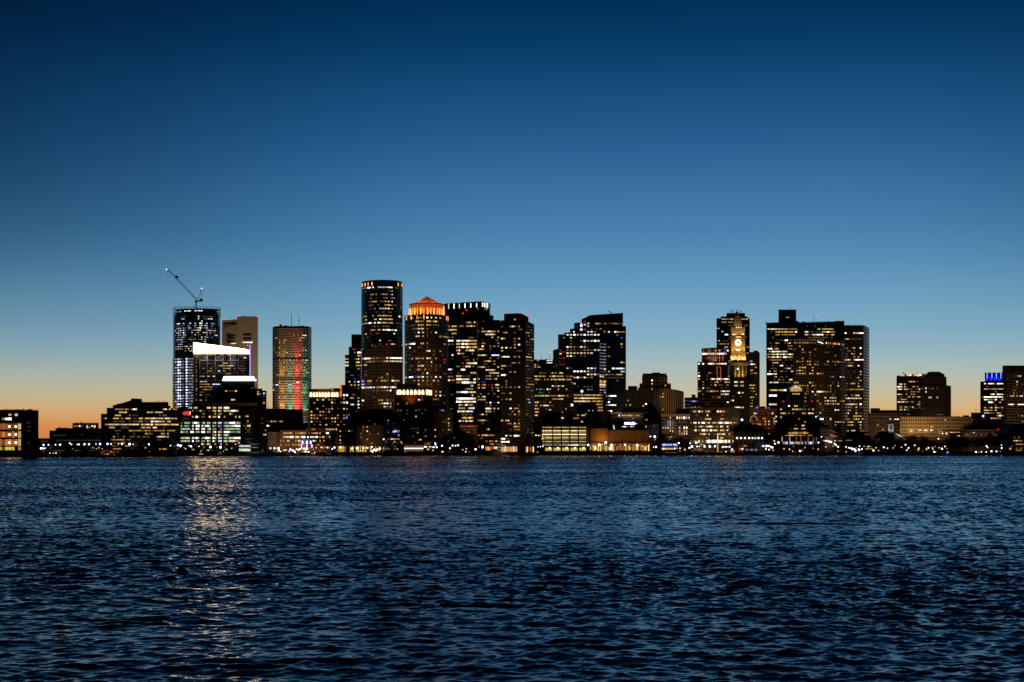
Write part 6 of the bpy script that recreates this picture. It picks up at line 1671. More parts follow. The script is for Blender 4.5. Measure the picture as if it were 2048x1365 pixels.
b = Bld('grey_apartment_block', 'small grey apartment block with one bright white window right of the arched pavilion', 1400, 1652)
b.grid(1639, 838.5, 6.5, 4.0, 0.45, 0.3)
b.block([1638, 1666], 832.5, facade('grey_masonry', (0.26, 0.22, 0.20), (0.012, 0.012, 0.014), 0.45, 0.45, 0.15, 0.8), depth=26)
b.rows('838.5 w1638.5-1641 W1643-1647 y1660-1663', 3.2, False); b.done()
spot('wash_light', P(1652, 885, 1400) - Vector((0, 35, 0)), P(1652, 850, 1400), (1, 0.8, 0.62), 6e3, 90, b.root, 0.9, 1)

b = Bld('white_tent_hall', 'long low hall with a pale sloping roof edge and glowing canopy behind the park trees', 1330, 1705)
D = 1330
b.grid(1660, 880, 6, 4)
b.block([(1650, 6), (1742, 6)], 872, M_GREY, depth=22)
mb = MB(); mb.loft([[(PX(x, D), D + y, PZ(z, D)) for x, y, z in ((1676, 2, 867.5), (1741, 2, 866), (1741, 26, 866), (1676, 26, 867.5))], [(PX(x, D), D + y, PZ(z, D)) for x, y, z in ((1676, 2, 865.2), (1741, 2, 864), (1741, 26, 864), (1676, 26, 865.2))]]); mb.build('roof_edge', M_TANP, b.root)
mb = MB(); mb.loft([[(PX(x, D), D + y, PZ(z, D)) for x, y, z in ((1648, 3, 881.5), (1664, 0, 886), (1664, 8, 886), (1648, 8, 881.5))], [(PX(x, D), D + y, PZ(z, D)) for x, y, z in ((1648, 3, 880), (1664, 0, 883), (1664, 8, 883), (1648, 8, 880))]], c=(1.9, 1.4, 1.1)); mb.build('lit_canopy', GLOW, b.root)
mb = MB(); mb.poly([(PX(x, D), D + 3, PZ(y, D)) for x, y in ((1660, 868), (1678, 873), (1664, 875))], c=(0.35, 0.09, 0.03)); mb.build('red_gable_light', GLOW, b.root)
b.rows('882 w1668-1672 y1675-1682; 893 w1664-1668 a1672-1680; 881 s1693-1697 s1698-1702', 1.6, False); b.done()

for nm, px, py, pw, aim, back in (('curved_brown_tower', 1640, 860, 7e4, 750, 90), ('striped_edge_tower', 1712, 870, 4e4, 760, 90), ('slender_dark_tower', 1510, 870, 1.6e4, 770, 60), ('red_lit_tower', 1425, 860, 2.2e4, 770, 80), ('clock_tower', 1482, 860, 1.5e4, 790, 60), ('yellow_lit_office', 1110, 850, 1.5e4, 780, 60), ('gabled_hotel', 1596, 860, 5e3, 815, 40)):
    r_ = bpy.data.objects[nm]; d_ = POS[nm][1]
    spot('wash_light', P(px, py, d_) - Vector((0, back, 0)), P(px, aim, d_), WARM, pw, 80, r_, 0.9, 5)  # added warm lamps, stand in for glow from the lit streets
# ================================================================ right side
b = Bld('twin_block_tower', 'brown tower of two joined blocks, one yellow windowed and one plainly piered', 2200, 1845)
b.grid(1795, 763.7, 5.08, 3.25, 0.5, 0.14)
b.block([(1793, 0), (1842.5, 0)], 752.6, M_DARKGLASS, depth=40)
M_PIER = facade('brown_piers', (0.12, 0.075, 0.05), (0.015, 0.012, 0.012), 0.6, 0.05, 0.25, 0.7)
b.block([(1842.5, 3), (1888, -1), (1902, 6)], [771, 770, 772], M_PIER, depth=34)
b.block([(1842.2, 6), (1884, 2), (1893, 6)], [752, 752, 754], M_PIER, ybot=772, depth=30, part='setback')
b.block([(1848, 7), (1858, 5), (1878, 5), (1889, 8)], [751, 743.6, 743.3, 748.5], M_BLACK, ybot=753, depth=24, part='sloped_roof', win=False)
b.block([(1808.5, 8), (1850, 8)], 747.6, M_TANP, ybot=753, depth=16, part='penthouse', win=False)
for x in (1820.8, 1841): b.light(x, 750.2, 'W', 1.5, 4, 'roof_lamp', 1.2)
spot('uplight', P(1821, 750, 2200) + Vector((0, 2, 0)), P(1824, 749, 2200) + Vector((0, 9, 0)), WARM, 5e3, 150, b.root, .9, 1); spot('uplight', P(1841, 750, 2200) + Vector((0, 2, 0)), P(1838, 749, 2200) + Vector((0, 9, 0)), WARM, 5e3, 150, b.root, .9, 1)
for x, x2 in ((1809, 1812), (1837, 1840)):
    mb = MB(); mb.bar(P(x, 744.5, 2200) + Vector((0, 10, 0)), P(x2, 747.6, 2200) + Vector((0, 10, 0)), 0.7, 5); mb.build('roof_davit', DARKM, b.root)
b.rows('''763.7 y1819-1831 d1835 ; 768.8 w1800-1806 w1807-1811 ; 773.9 W1795-1806 w1808-1810 d1812 y1824-1832 y1834-1837 ; 779 w1796-1806 y1808-1818 o1820-1824 d1834 w1836-1841 ; 784 a1821-1832 a1833-1841 d1812
789.1 w1796-1800 y1800-1803 y1811-1814 a1822-1830 ; 794.2 d1799-1804 a1814-1817 y1817-1820 Y1824-1832 y1834-1841 ; 799.2 d1797 y1803-1807 a1809-1813 ; 804.3 w1796-1807 Y1808-1819 a1820-1826 w1839-1841 ; 809 a1837 ; 814.5 a1800-1803 y1809-1812 a1813 d1818 d1822 w1827 d1838 ; 819.6 y1800-1803 w1808-1812 w1815-1818''')
b.rows('777 d1845-1847.5 w1851.5-1854 ; 784 w1851.5-1854.5 ; 777.5 o1858.5-1861 o1865-1867.5 d1872-1874.5; 795.3 w1857.5-1862 w1872-1875', 3.0, False)
b.rows('817 k1824-1835 k1838-1850; 829.6 k1871-1888 ; 829 d1814-1820 d1802', 1.6, False); b.done()
spot('wash_light', P(1860, 880, 2200) - Vector((0, 140, 0)), P(1860, 800, 2200), WARM, 9e4, 70, b.root, 0.9, 8)

b = Bld('long_arcade_building', 'long low beige building with four even rows of dark windows washed by warm light', 1650, 1870)
b.grid(1800, 840.8, 7.0, 3.55, 0.6, 0.42)
M_ARC = facade('beige_grid_wall', (0.48, 0.35, 0.20), (0.012, 0.011, 0.010), 0.44, 0.42, 0.2, 0.8)
b.block([1799, 1945], 833.5, M_ARC, depth=30)
b.block([(1926, 3), (1938, 3)], 831, M_PLAIN, ybot=834, depth=10, part='roof_plant', win=False)
b.rows('854.2 y1860.5-1863 y1864-1867; 861 w1837.5-1843 w1848-1850 w1851.5-1856.5 W1860-1863 w1863.5-1867; 840.5 c1890-1892 d1943', 2.6, False); b.done()
for x, pw in ((1808, 1.3e4), (1835, 1.2e4), (1865, 0.7e4), (1895, 0.45e4), (1925, 0.3e4)):
    spot('wash_light', P(x, 862, 1650) - Vector((0, 26, 0)), P(x, 846, 1650), (1, 0.62, 0.24), pw, 110, b.root, 0.9, 2)

b = Bld('low_office_row', 'low dark office row with faint stone bands behind the white steeple', 1600, 1770)
b.grid(1738, 830, 7, 5, 0.3)
b.block([1735, 1800], 826.5, M_BROWN, depth=34)
b.block([(1741, 4), (1760, 4)], 816.5, M_BLACK, ybot=828, depth=20, part='roof_block', win=False)
b.block([(1760, 3), (1797, 3)], 820.5, M_BLACK, ybot=828, depth=20, part='roof_block', win=False)
b.rows('839 W1788-1797; 838.5 y1781-1783; 850 w1772-1775.5 ; 850.5 a1754-1757; 859.5 A1766-1770; 830.5 d1784-1786', 2.2, False)
b.rows('834 k1746-1760 k1762-1790; 843.5 k1750-1785', 0.8, False); b.done()
spot('wash_light', P(1760, 872, 1600) - Vector((0, 40, 0)), P(1760, 845, 1600), WARM, 1.6e4, 110, b.root, .9, 2)

b = Bld('obelisk_building', 'windowless tan tower block with a slim chimney beside the low office row', 1500, 1744)
b.grid(1735, 850, 8, 6)
b.block([1735.5, 1751], 843, M_PLAIN, depth=16, win=False)
mb = MB(); mb.bar((PX(1740.8, 1500), 1505, PZ(844, 1500)), (PX(1740.8, 1500), 1505, PZ(817, 1500)), 0.62, 8, 0.5); mb.build('chimney', M_TANP, b.root); b.done()
spot('wash_light', P(1744, 880, 1500) - Vector((0, 30, 0)), P(1743, 845, 1500), WARM, 8e3, 90, b.root, .9, 2)

b = Bld('white_steeple_church', 'small church with a lit white steeple above a dark gabled roof', 1440, 1783, 'church')
D = 1440
b.grid(1770, 880, 6, 4)
b.block([1760, 1806], 876, M_BRICK, depth=26)
mb = MB(); g = [(1758.5, 877), (1772, 863.5), (1782, 863), (1808, 877)]
mb.loft([[(PX(x, D), D + yy, PZ(y, D)) for x, y in g] for yy in (-1, 28)]); mb.build('gabled_roof', mat('dark_slate'), b.root)
mb = MB(); mb.bar(P(1787, 866.5, D) - Vector((0, 1.6, 0)), P(1806, 875, D) - Vector((0, 1.6, 0)), 0.55, 5); mb.build('white_rake_board', M_WHITE, b.root)
mb = MB(); mb.box(PX(1777.5, D), PX(1788, D), D + 2, D + 7.2, PZ(866, D), PZ(848, D)); mb.loft([[(PX(x, D), D + y, PZ(848, D)) for x, y in ((1777, 1.8), (1788.5, 1.8), (1788.5, 7.4), (1777, 7.4))], [(PX(x, D), D + y, PZ(844.5, D)) for x, y in ((1781, 3.8), (1784.5, 3.8), (1784.5, 5.4), (1781, 5.4))]]); mb.build('steeple', M_WHITE, b.root)
mb = MB(); mb.bar((PX(1782.7, D), D + 4.6, PZ(845, D)), (PX(1782.7, D), D + 4.6, PZ(840, D)), 0.2, 5, 0.05); mb.build('weather_vane', DARKM, b.root)
mb = MB(); mb.box(PX(1781.2, D), PX(1784.6, D), D + 1.7, D + 2.0, PZ(860, D), PZ(852, D)); mb.build('louvred_opening', M_BLACK, b.root)
b.done()
spot('uplight', P(1779, 864, D) - Vector((0, 6, 0)), P(1782, 855, D) + Vector((0, 4, 0)), (0.95, 1.0, 0.9), 1.5e3, 90, b.root, .8, .4); spot('uplight', P(1797, 872, D) - Vector((0, 6, 0)), P(1798, 871, D), (1, .95, .9), 1.0e3, 120, b.root, .8, .4)

b = Bld('blue_crown_tower', 'office tower with an electric blue lit crown and full rows of bright windows', 2000, 1985)
b.grid(1963.5, 767.8, 5.33, 4.3, 0.52, 0.14)
b.block([1960.5, 2008], 763.5, M_DARKGLASS, depth=40)
b.block([(1969.5, 4), (2008, 4)], 745.3, mat('navy_panels', (0.05, 0.07, 0.22), 0.5, 0.1), ybot=764, depth=30, part='crown', win=True)
for x in (1974.5, 1983.8, 1992.8, 2001.8):
    mb = MB(); q = P(x, 756, 2000); D = 2003.6
    mb.poly([(PX(x - 0.8, D), D, PZ(746.5, D)), (PX(x + 0.9, D), D, PZ(746.5, D)), (PX(x + 0.4, D), D, PZ(757.5, D)), (PX(x - 0.3, D), D, PZ(757.5, D))][::-1], c=(0.5, 0.7, 3.6)); mb.build('blue_light_bar', GLOW, b.root)
    spot('uplight', (PX(x, 2000), 2001.5, PZ(763, 2000)), (PX(x, 2000), 2004.5, PZ(752, 2000)), (0.03, 0.06, 1.0), 6e3, 110, b.root, .9, .4)
b.rows('''767.8 w1967-1972 W1975-1983 y1985-1988 W1993-2000 w2004-2008 ; 773 d1973-1978 ; 778.5 y1967-1975 a1976-1988 y1989-2000 y2001-2008 ; 783.8 d1990-1993; 789.1 w1980-1984 C1985-1988 W1993-1996 w1998-2007 ; 794.5 a1963-1967 W1968-1976 W1978-2000 w2001-2007
799.8 w1968-1975 y1977-1984 d1986 w1990-1994 w2002-2007 ; 805.1 W1976-1983 d1985 w1999-2003 ; 810 d1969 d1990 ; 815.8 y1968-1971 d1977 y1981 w1988-1992 y1996-2007 ; 821.1 Y1968-1975 y1977-1985 y1990-1994 d2006 ; 826.4 y1967-1979 d1985 y1995-2003 ; 832 d1995 W1996-2003 w2003-2007 ; 837 a1980-2004 d1968''')
b.block([(1942, 6), (1962, 6)], 825.5, M_BLACK, depth=20, part='annex', win=False)
b.light(1966.5, 832.5, 'C', 1.5, -1, 'floodlamp', 1.2); b.mast(1955.5, 826, 815, 0.2); b.done()

b = Bld('slatted_crown_tower', 'banded brown tower with a dark slatted crown at the right edge of the skyline', 1930, 2040)
b.grid(2006, 752.6, 5.68, 3.3, 0.42, 0.2)
b.block([(2006.5, 3), (2014, 0), (2075, 0), (2090, 6)], 747, M_BANDB, depth=40)
b.block([(2004.8, 2.5), (2013, -0.6), (2076, -0.6), (2091, 5.5)], 731.5, M_DARKBROWN, ybot=747.5, depth=40, part='slatted_crown', win=False)
mb = MB()
for k in range(22):
    x = 2014 + k * 2.8; mb.box(PX(x, 1929), PX(x + 0.9, 1929), 1928.6, 1929.3, PZ(747, 1930), PZ(732, 1930))
mb.build('slats', M_BANDB, b.root)
b.rows('''752.6 d2032 w2039 ; 764 w2032-2034 ; 770 y2034-2037 ; 775 d2027 d2034 ; 787 y2027-2030 d2033 ; 792.5 y2021-2030 w2032-2036 w2038-2041 w2044 ; 798 d2006-2012; 810 w2016-2020 W2021-2030 W2035-2041 W2042-2050 ; 827 d2032-2036 ; 829.5 y2042-2046 d2036 ; 840.7 a2044-2048''')
b.fill(2012, 2060, 752, 840, 0.08, 'dk', 2); b.done()
spot('wash_light', P(2030, 870, 1930) - Vector((0, 90, 0)), P(2035, 790, 1930), WARM, 6e4, 80, b.root, .9, 5)

b = Bld('low_stone_terrace', 'long low stone terrace with a pale eaves line under the dark trees at the right', 1400, 1950)
b.grid(1900, 870, 7, 5)
b.block([1899, 2018], 861, M_BROWN, depth=26)
b.boxpx(1897, 2020, 860, 861.6, M_TANP, -1, 28, 'eaves')
b.rows('865 y1902-1921 ; 872 w1916-1921 r1927-1930 d1943-1947; 866 d1941-1943 w1945-1947', 1.4, False); b.rows('870 k1935 k1950 k1962 k1974 d1988 d1994', 5, False); b.light(1996.5, 858.5, 'r', 0.8, -2, k=1.3); b.done()
spot('wash_light', P(1960, 890, 1400) - Vector((0, 25, 0)), P(1960, 868, 1400), WARM, 5e3, 120, b.root, .9, 2)

b = Bld('dark_corner_house', 'black waterfront house with a few reddish windows at the far right edge', 1275, 2040)
b.grid(2022, 875, 6.5, 4.5, 0.35)
b.block([2014, 2075], 868, M_BLACK, depth=26)
D = 1275
mb = MB(); mb.loft([[(PX(x, D), D + y, PZ(868.5, D)) for x, y in ((2010, -1), (2080, -1), (2080, 28), (2010, 28))], [(PX(x, D), D + y, PZ(848, D)) for x, y in ((2034, 10), (2070, 10), (2070, 18), (2034, 18))]]); mb.build('hipped_roof', M_BLACK, b.root)
b.rows('875.5 d2028 o2037-2042 ; 882 m2028-2034 a2040 ; 889 o2031-2047 ; 893 d2024-2027 ; 897 o2033-2037 o2040-2045 ; 901 o2033-2045 ; 865 k2040-2046', 2.4, False); b.done()
# ================================================================ waterfront: dark sheds, kiosks, lamps, trees, boats
def shed(name, label, D, px0, px1, ytop, m, ridge=None, rows=None, dep=16, h=2.6, cat='building'):
    b = Bld(name, label, D, (px0 + px1) / 2, cat)
    b.grid(px0, 895, 5, 3)
    b.block([px0, px1], ytop, m, depth=dep)
    if ridge is not None:
        mb = MB(); g = [(px0 - 1.2, ytop + 0.6), ((px0 + px1) / 2, ridge), (px1 + 1.2, ytop + 0.6)]
        mb.loft([[(PX(x, D), D + yy, PZ(y, D)) for x, y in g] for yy in (-1.2, dep + 1)]); mb.build('gabled_roof', mat('dark_slate'), b.root)
    if rows: b.rows(rows, h, False)
    if px1 - px0 > 38 and ytop < 885 and D > 1265: b.grid(px0, ytop + 4, 6.4, 4.2, 0.42, 0.4).fill(px0 + 2, px1 - 2, ytop + 4, 892, 0.13, 'dadya', 1)
    b.done(); return b
shed('domed_hall', 'large dark hall with a low curved roof in front of the granite tower', 1440, 706, 800, 838, M_BLACK, None, '820 d735-737 d739-741 d742-744 d746-748; 828.5 y711-714 y735.5-738 a745-747.5 y758.5-760.5 w765-768.5 w780-783 ; 835 a769-772 o783-786 d752; 841.8 y775-778.5; 831.5 y727-729', dep=40)
b_ = MB(); D = 1440
A = [(706, 839)] + [(753 - 50 * math.cos(math.pi * k / 10), 839 - 22 * math.sin(math.pi * k / 10)) for k in range(1, 10)] + [(800, 839)]
b_.loft([[(PX(x, D), D + yy, PZ(y, D)) for x, y in A] for yy in (4, 36)])
b_.build('curved_roof', M_BLACK, bpy.data.objects['domed_hall'])
shed('blank_brick_wharf', 'broad blank brown brick wharf with three lit stair windows over a glowing yellow ground floor', 1285, 712, 770, 851, M_PLAIN, None, '854.3 y732-734.5; 862.8 w732-735 ; 879.3 y732-734.5; 877 d723', dep=30)
shed('stone_wharf', 'dark slanted side wing of the brick wharf with yellow ground floor windows', 1280, 664, 709, 858, M_DARKBROWN, 850, '843 d664; 852 w660.5-662 w670-672.5 w684-686 ; 862.5 y678-680 d692 y697-699 ; 872.5 w678-680 d691; 880.5 w678-680; 887 a682 y696.5-698 w686-689; 854 c664-666; 860 A652-656 y659-662 y664-668 w671-673', dep=26)
gb = bpy.data.objects['stone_wharf']
mb = MB()
for x0, x1 in ((668, 672), (673, 678), (679, 684), (685, 688), (688.5, 692), (700.5, 702.5), (705, 708)):
    for y0, y1 in ((893, 898.3), (899, 904)):
        mb.box(PX(x0, 1280), PX(x1 - 0.5, 1280), 1279.4, 1279.8, PZ(y1, 1280), PZ(y0, 1280), c=tuple(v * rng.uniform(.5, 1.1) for v in (0.95, 0.55, 0.06)))
mb.build('shopfront', GLOW, gb)
gb = bpy.data.objects['blank_brick_wharf']
mb = MB()
for x0, x1 in ((712.5, 714), (715, 719), (720.5, 722.5), (724, 728.5), (730, 733), (740, 744), (751, 752.5), (758, 760), (766, 769)):
    for y0, y1 in ((893, 898), (899, 904)):
        mb.box(PX(x0, 1285), PX(x1 - 0.3, 1285), 1284.4, 1284.8, PZ(y1, 1285), PZ(y0, 1285), c=tuple(v * rng.uniform(.5, 1.1) for v in (0.95, 0.6, 0.12)))
mb.build('shopfront', GLOW, gb)
spot('wash_light', P(741, 892, 1285) - Vector((0, 14, 0)), P(741, 872, 1285), (1, 0.55, 0.2), 1.2e3, 120, gb, .9, 1)
shed('glass_exhibition_hall', 'dark glazed hall with a small coloured screen beside the blank brick wharf', 1275, 766, 806, 848, M_BLUEGLASS, None, '878.5 Y774-779 w780-786 y787-793 a794-798; 879 W766.5-769.5; 870.8 c797-799 w805-807; 886.5 d786 d795 w803-805 ; 896.5 a767-770 ; 898 y773-777 d778; 894 d788 d792; 898.5 d788 w793-795', dep=30)
gb = bpy.data.objects['glass_exhibition_hall']
mb = MB()
for x0, x1, y0, y1, c in ((785.5, 789, 862.5, 865.5, (1.0, 0.5, 0.4)), (788, 792, 862, 865, (0.5, 0.9, 3.0)), (791, 793.5, 861.5, 862.8, (1.2, 1.2, 1.8)), (794.5, 799, 861, 865, (0.4, 0.12, 0.14))):
    mb.box(PX(x0, 1275), PX(x1, 1275), 1274.4, 1274.8, PZ(y1, 1275), PZ(y0, 1275), c=c)
mb.build('coloured_screen', GLOW, gb)
shed('arcade_wharf', 'long dark wharf with a brilliant white arcade strip along its ground floor', 1278, 807, 862, 850, M_DARKBROWN, 843, '857.5 d822-824 d829-831 d833-835 ;866 a833-836 ; 880 y838-843 ; 849 k840 k846', dep=28)
gb = bpy.data.objects['arcade_wharf']
mb = MB()
for k in range(13): mb.box(PX(809 + 2.95 * k, 1278), PX(811.2 + 2.95 * k, 1278), 1276.6, 1277.2, PZ(898.3, 1278), PZ(896.4, 1278), c=(3.0, 2.6, 2.6)); mb.box(PX(809 + 2.95 * k, 1278), PX(810.2 + 2.95 * k, 1278), 1277.3, 1277.6, PZ(903, 1278), PZ(891, 1278), c=(0.22, 0.13, 0.09))
mb.build('arcade_lights', GLOW, gb)
shed('garden_pavilion', 'little yellow lit pavilion at the end of the white arcade', 1272, 848, 864, 884, M_BROWN, 880, '888.5 a848-850 y853-856 A857-860; 894 W849-851 W852-855 y858-862 ; 899 Y854-861; 885 d850-862', dep=12)
shed('dark_boathouse', 'black low boathouse between the apartment tower lobby and the trees', 1270, 886, 952, 872, M_BLACK, 860, '862 d886 ; 850.5 w881-883; 862 w884-886; 889 d928', dep=26)
shed('tan_stair_tower', 'brown pier fronted building with tall lit recesses between the pyramid tower and the boathouse', 1430, 866, 906, 823, M_BROWN, None, '822 s852-858 b880-884 k888-896 w897-900; 844 k884-900; 860 y870-873 d886 y896-901 ; 838 y897-898 ; 847 y897; 852 y897; 812 d853-858;873.3 w862-866 w870', dep=30)
shed('white_kiosk', 'white ferry kiosk with bluish lit lettering band over an amber counter', 1262, 1322, 1356, 888, M_GREY, None, None, dep=10)
gb = bpy.data.objects['white_kiosk']
mb = MB(); D = 1262
def kb(x0, x1, y0, y1, c, yy=0.5): mb.box(PX(x0, D), PX(x1, D), D - yy, D - yy + 0.35, PZ(y1, D), PZ(y0, D), c=c)
for x0, x1, y0, y1 in ((1325, 1326.6, 888.5, 892.5), (1326.6, 1331.5, 888.3, 889.8), (1328, 1329, 889, 892.5), (1330.6, 1332, 889.6, 892), (1346, 1347.6, 888.5, 891), (1347.6, 1353, 888.4, 889.8), (1348.8, 1350.4, 889.8, 892.3), (1352.3, 1353.8, 889.5, 893)): kb(x0, x1, y0, y1, (0.75, 0.85, 1.6))
kb(1333.6, 1336.6, 888.3, 891.8, (0.45, 0.7, 1.8)); kb(1338.5, 1344, 888.3, 891.8, (0.5, 0.5, 1.4)); kb(1324, 1354, 887.2, 888.1, (0.02, 0.03, 0.35))
mb.build('lit_fascia', GLOW, gb)
mb = MB(); kb(1324, 1329, 896.4, 899.5, (1.5, 1.0, 0.65)); kb(1329, 1346, 896.6, 899.3, (0.8, 0.5, 0.16)); kb(1348, 1350, 896.2, 899, (2.2, 2.0, 1.8)); kb(1350, 1355, 896.4, 898, (0.35, 0.45, 0.65))
mb.build('counter_glazing', GLOW, gb)
shed('snack_hut', 'small warm lit hut with a red lamp near the mansard wharf', 1262, 1488, 1520, 897, M_GREY, None, '900 s1492-1497 s1500-1507 s1509-1514', dep=8, h=3.5)
shed('ticket_shelter', 'long glazed shelter full of warm light in front of the park trees', 1300, 1722, 1775, 890, M_BROWN, None, '893.5 w1718-1722 y1724-1738 W1739-1742; 898 y1732-1742 a1744; 896 a1748-1752', dep=8, h=2)
shed('brick_customs_shed', 'low brown shed behind the lamps between the two left waterfront blocks', 1130, 77, 104, 890, M_DARKBROWN, None, '903 a82-90; 899 w88', dep=14, h=1.8)
shed('quay_arcade', 'low dark quay wall with an amber railing light strip at the left', 1120, 104, 280, 899.5, M_DARKBROWN, None, '901.5 d106-130 d150-162 d180-190; 904 d200-240', dep=8, h=1.2)
shed('low_wharf_shed', 'low black wharf shed in front of the brightly lit office block', 1245, 344, 478, 897.5, M_DARKBROWN, None, '899.5 Y386 d402-408 m448-455 ; 901 w412-418 d420-425 ; 896 d384', dep=12, h=1.6)

# ---- lamps
def lamp_proto(name, col, k, H, r, label, group, arm=False):
    o = empty(name, (0, 0, 0), label, 'street lamp', group)
    mb = MB(); mb.bar((0, 0, 0), (0, 0, H), 0.12, 5, 0.07)
    if arm: mb.bar((0, 0, H), (0.9, -0.3, H + 0.25), 0.06, 4)
    mb.build('pole', DARKM, o)
    mb = MB(); mb.ball((0, 0, H + r * 0.8), r * 0.70, c=tuple(v * k * 1.5 for v in LC[col])); mb.build('lamp_globe', GLOW, o)
    return o
LAMPS = {}
rrl = random.Random(77)
def lamp(kind, px, py, D, label=None):
    """street lamp whose globe stands over photo column px at height row py"""
    col, r, k, group, lab = kind
    r = r * rrl.choice((0.6, 0.8, 0.95, 1.15)); k = k * rrl.choice((0.45, 0.8, 1.2))
    H = PZ(py, D) - GZ - r * 0.8
    key = (col, r, k, round(H, 1))
    loc = (PX(px, D), D, GZ)
    if key not in LAMPS:
        o = lamp_proto('street_lamp', col, k, H, r, lab, group)
        o.location = loc; POS[o.name] = loc
        LAMPS[key] = o
    else:
        o = copy_tree(LAMPS[key], loc, lab, group)
    if label: o['label'] = label
    return o
QUAY = ('C', 0.95, 1.6, 'white lamps along the left quay road', 'bluish white street lamp in the level row along the left quay road')
COOL = ('C', 1.0, 1.5, 'white lamps on the wharves', 'bright bluish white lamp on the wharf promenade')
WHITE = ('W', 0.85, 1.5, 'white lamps on the wharves', 'bright bluish white lamp on the wharf promenade')
WARML = ('y', 0.7, 1.7, 'warm lamps on the waterfront', 'small warm yellow lamp on the waterfront walk')
TINY = ('a', 0.55, 1.3, 'small amber lights low on the quay', 'small amber light low on the quay edge')
REDL = ('r', 0.7, 2.6, 'red lights low on the quay', 'small red light low on the quay edge')
PINK = ('w', 0.8, 1.5, 'warm white lamps in the park', 'warm white lamp under the park trees')
for x, y in ((87, 890.4), (97, 890.2), (111, 889.8), (120, 889.8), (139.5, 887), (143, 889.4), (155, 889.3), (158, 889.3), (169, 889), (178, 889), (192, 888.6), (200, 888.6), (215, 888.3), (222, 888.4), (237, 888), (244, 888.6), (259, 888.8), (266, 889), (298, 889.2)):
    lamp(QUAY, x, y, shore(x) + 14)
for x, y, kd in ((8, 897.6, COOL), (44, 897.8, COOL), (68.5, 898, COOL), (54, 904, COOL), (82, 897.2, WHITE), (85, 897, COOL), (88, 897.4, WHITE), (90, 896.8, WHITE), (93, 910 - 1, WHITE), (100, 907.5, WHITE), (106.5, 907, WHITE), (112, 906.5, WHITE), (60, 906, WARML), (95, 910, WARML),
                 (341, 891.5, COOL), (356, 890.8, COOL), (361, 892, COOL), (378, 892.2, COOL), (382, 893, COOL), (398, 893.2, COOL), (421, 894.4, COOL), (441, 895, COOL), (371, 898, WHITE), (356, 897.3, WARML), (471, 889, PINK), (481, 889, PINK),
                 (541, 897, COOL), (549, 897, COOL), (557, 897, COOL), (546, 902.5, COOL), (557.5, 901.2, COOL), (561, 903.3, WHITE), (568, 901, WHITE), (572, 900.5, WHITE), (578.5, 903, COOL), (581, 899.5, WHITE), (586, 901.5, WHITE), (589.5, 904, COOL), (593, 898.5, WHITE), (597, 900, WHITE), (600.5, 898, WHITE), (611, 903.3, COOL), (614.5, 898, COOL), (617, 904.5, WHITE), (632.5, 896, WHITE), (642.5, 895.3, WHITE), (655, 895.4, COOL), (627, 899, WARML), (640, 902, TINY), (648, 903, TINY),
                 (664.5, 898.5, COOL), (669, 895.5, WHITE), (681, 895, WHITE), (704, 897.6, COOL), (714, 897, COOL), (727, 897, WHITE), (735, 896.2, WHITE), (744, 894.8, COOL), (748.5, 899.5, WHITE), (752, 901, COOL), (755, 899, WHITE), (760, 897.5, WHITE), (745, 903, COOL), (676, 906.5, WARML), (719, 906.5, TINY), (726, 906.8, TINY),
                 (851, 894, COOL), (865, 894.6, COOL), (870.5, 887, COOL), (871, 890, COOL), (868, 895, COOL), (873.5, 895, COOL), (884, 892, COOL), (900, 897, COOL), (905, 891.5, WHITE), (911, 892, WHITE), (916, 891, WHITE), (931.5, 904, COOL), (884, 904, WARML), (900, 904, TINY), (951, 899, WHITE), (965, 896, COOL),
                 (1076, 894.2, COOL), (1081, 894, WHITE), (1086, 893, WHITE), (1075, 905, WARML), (1072, 871, PINK), (1077, 871.5, PINK), (1082, 871.5, PINK),
                 (1301, 873.5, COOL), (1309.5, 873.7, COOL), (1307, 894.5, COOL), (1312, 894.5, COOL), (1357.5, 886.5, COOL), (1379, 896.3, COOL), (1380.5, 887, WHITE), (1392.5, 885.5, COOL), (1384, 893.5, COOL), (1394.5, 893.4, COOL), (1399, 893.2, COOL), (1409, 893.5, COOL), (1419, 892.5, COOL), (1420, 894, COOL), (1430, 893, COOL), (1445.5, 894.5, COOL), (1450, 894, WHITE), (1453.5, 894, WHITE), (1459, 894, COOL), (1403, 889.5, WARML), (1408, 890, WARML), (1464, 899.5, COOL), (1467.5, 905.5, COOL), (1452, 903.8, WHITE), (1442, 905, WARML), (1360, 897, WHITE), (1370, 899.5, PINK), (1484, 840, COOL),
                 (1526.5, 892.4, COOL), (1533, 892.5, COOL), (1538, 892.4, COOL), (1543, 894.8, COOL), (1545, 895.6, COOL), (1532, 898.5, PINK), (1538, 899.7, PINK), (1546, 901, PINK), (1548.5, 882.5, PINK), (1557, 885.5, WHITE), (1550, 888, PINK), (1567.5, 897.5, WARML), (1587, 893.5, WARML), (1610, 896, WARML), (1600, 902.5, COOL), (1569, 906, WARML), (1590, 905.5, WARML), (1607, 905.3, WARML), (1632, 834, COOL),
                 (1643, 873.8, COOL), (1637, 885.6, WHITE), (1651.5, 894.4, PINK), (1669, 888, COOL), (1672, 890.5, COOL), (1676, 894.5, PINK), (1692, 894.2, COOL), (1698, 896, COOL), (1704, 897.5, COOL), (1709, 899, COOL), (1719, 893, COOL), (1724, 898.5, COOL), (1676, 902.8, WARML), (1655, 905.5, WARML), (1702, 897, COOL)):
    lamp(kd, x, y, shore(x) + (4 if y > 902 else 9 + (x * 7 % 5)))
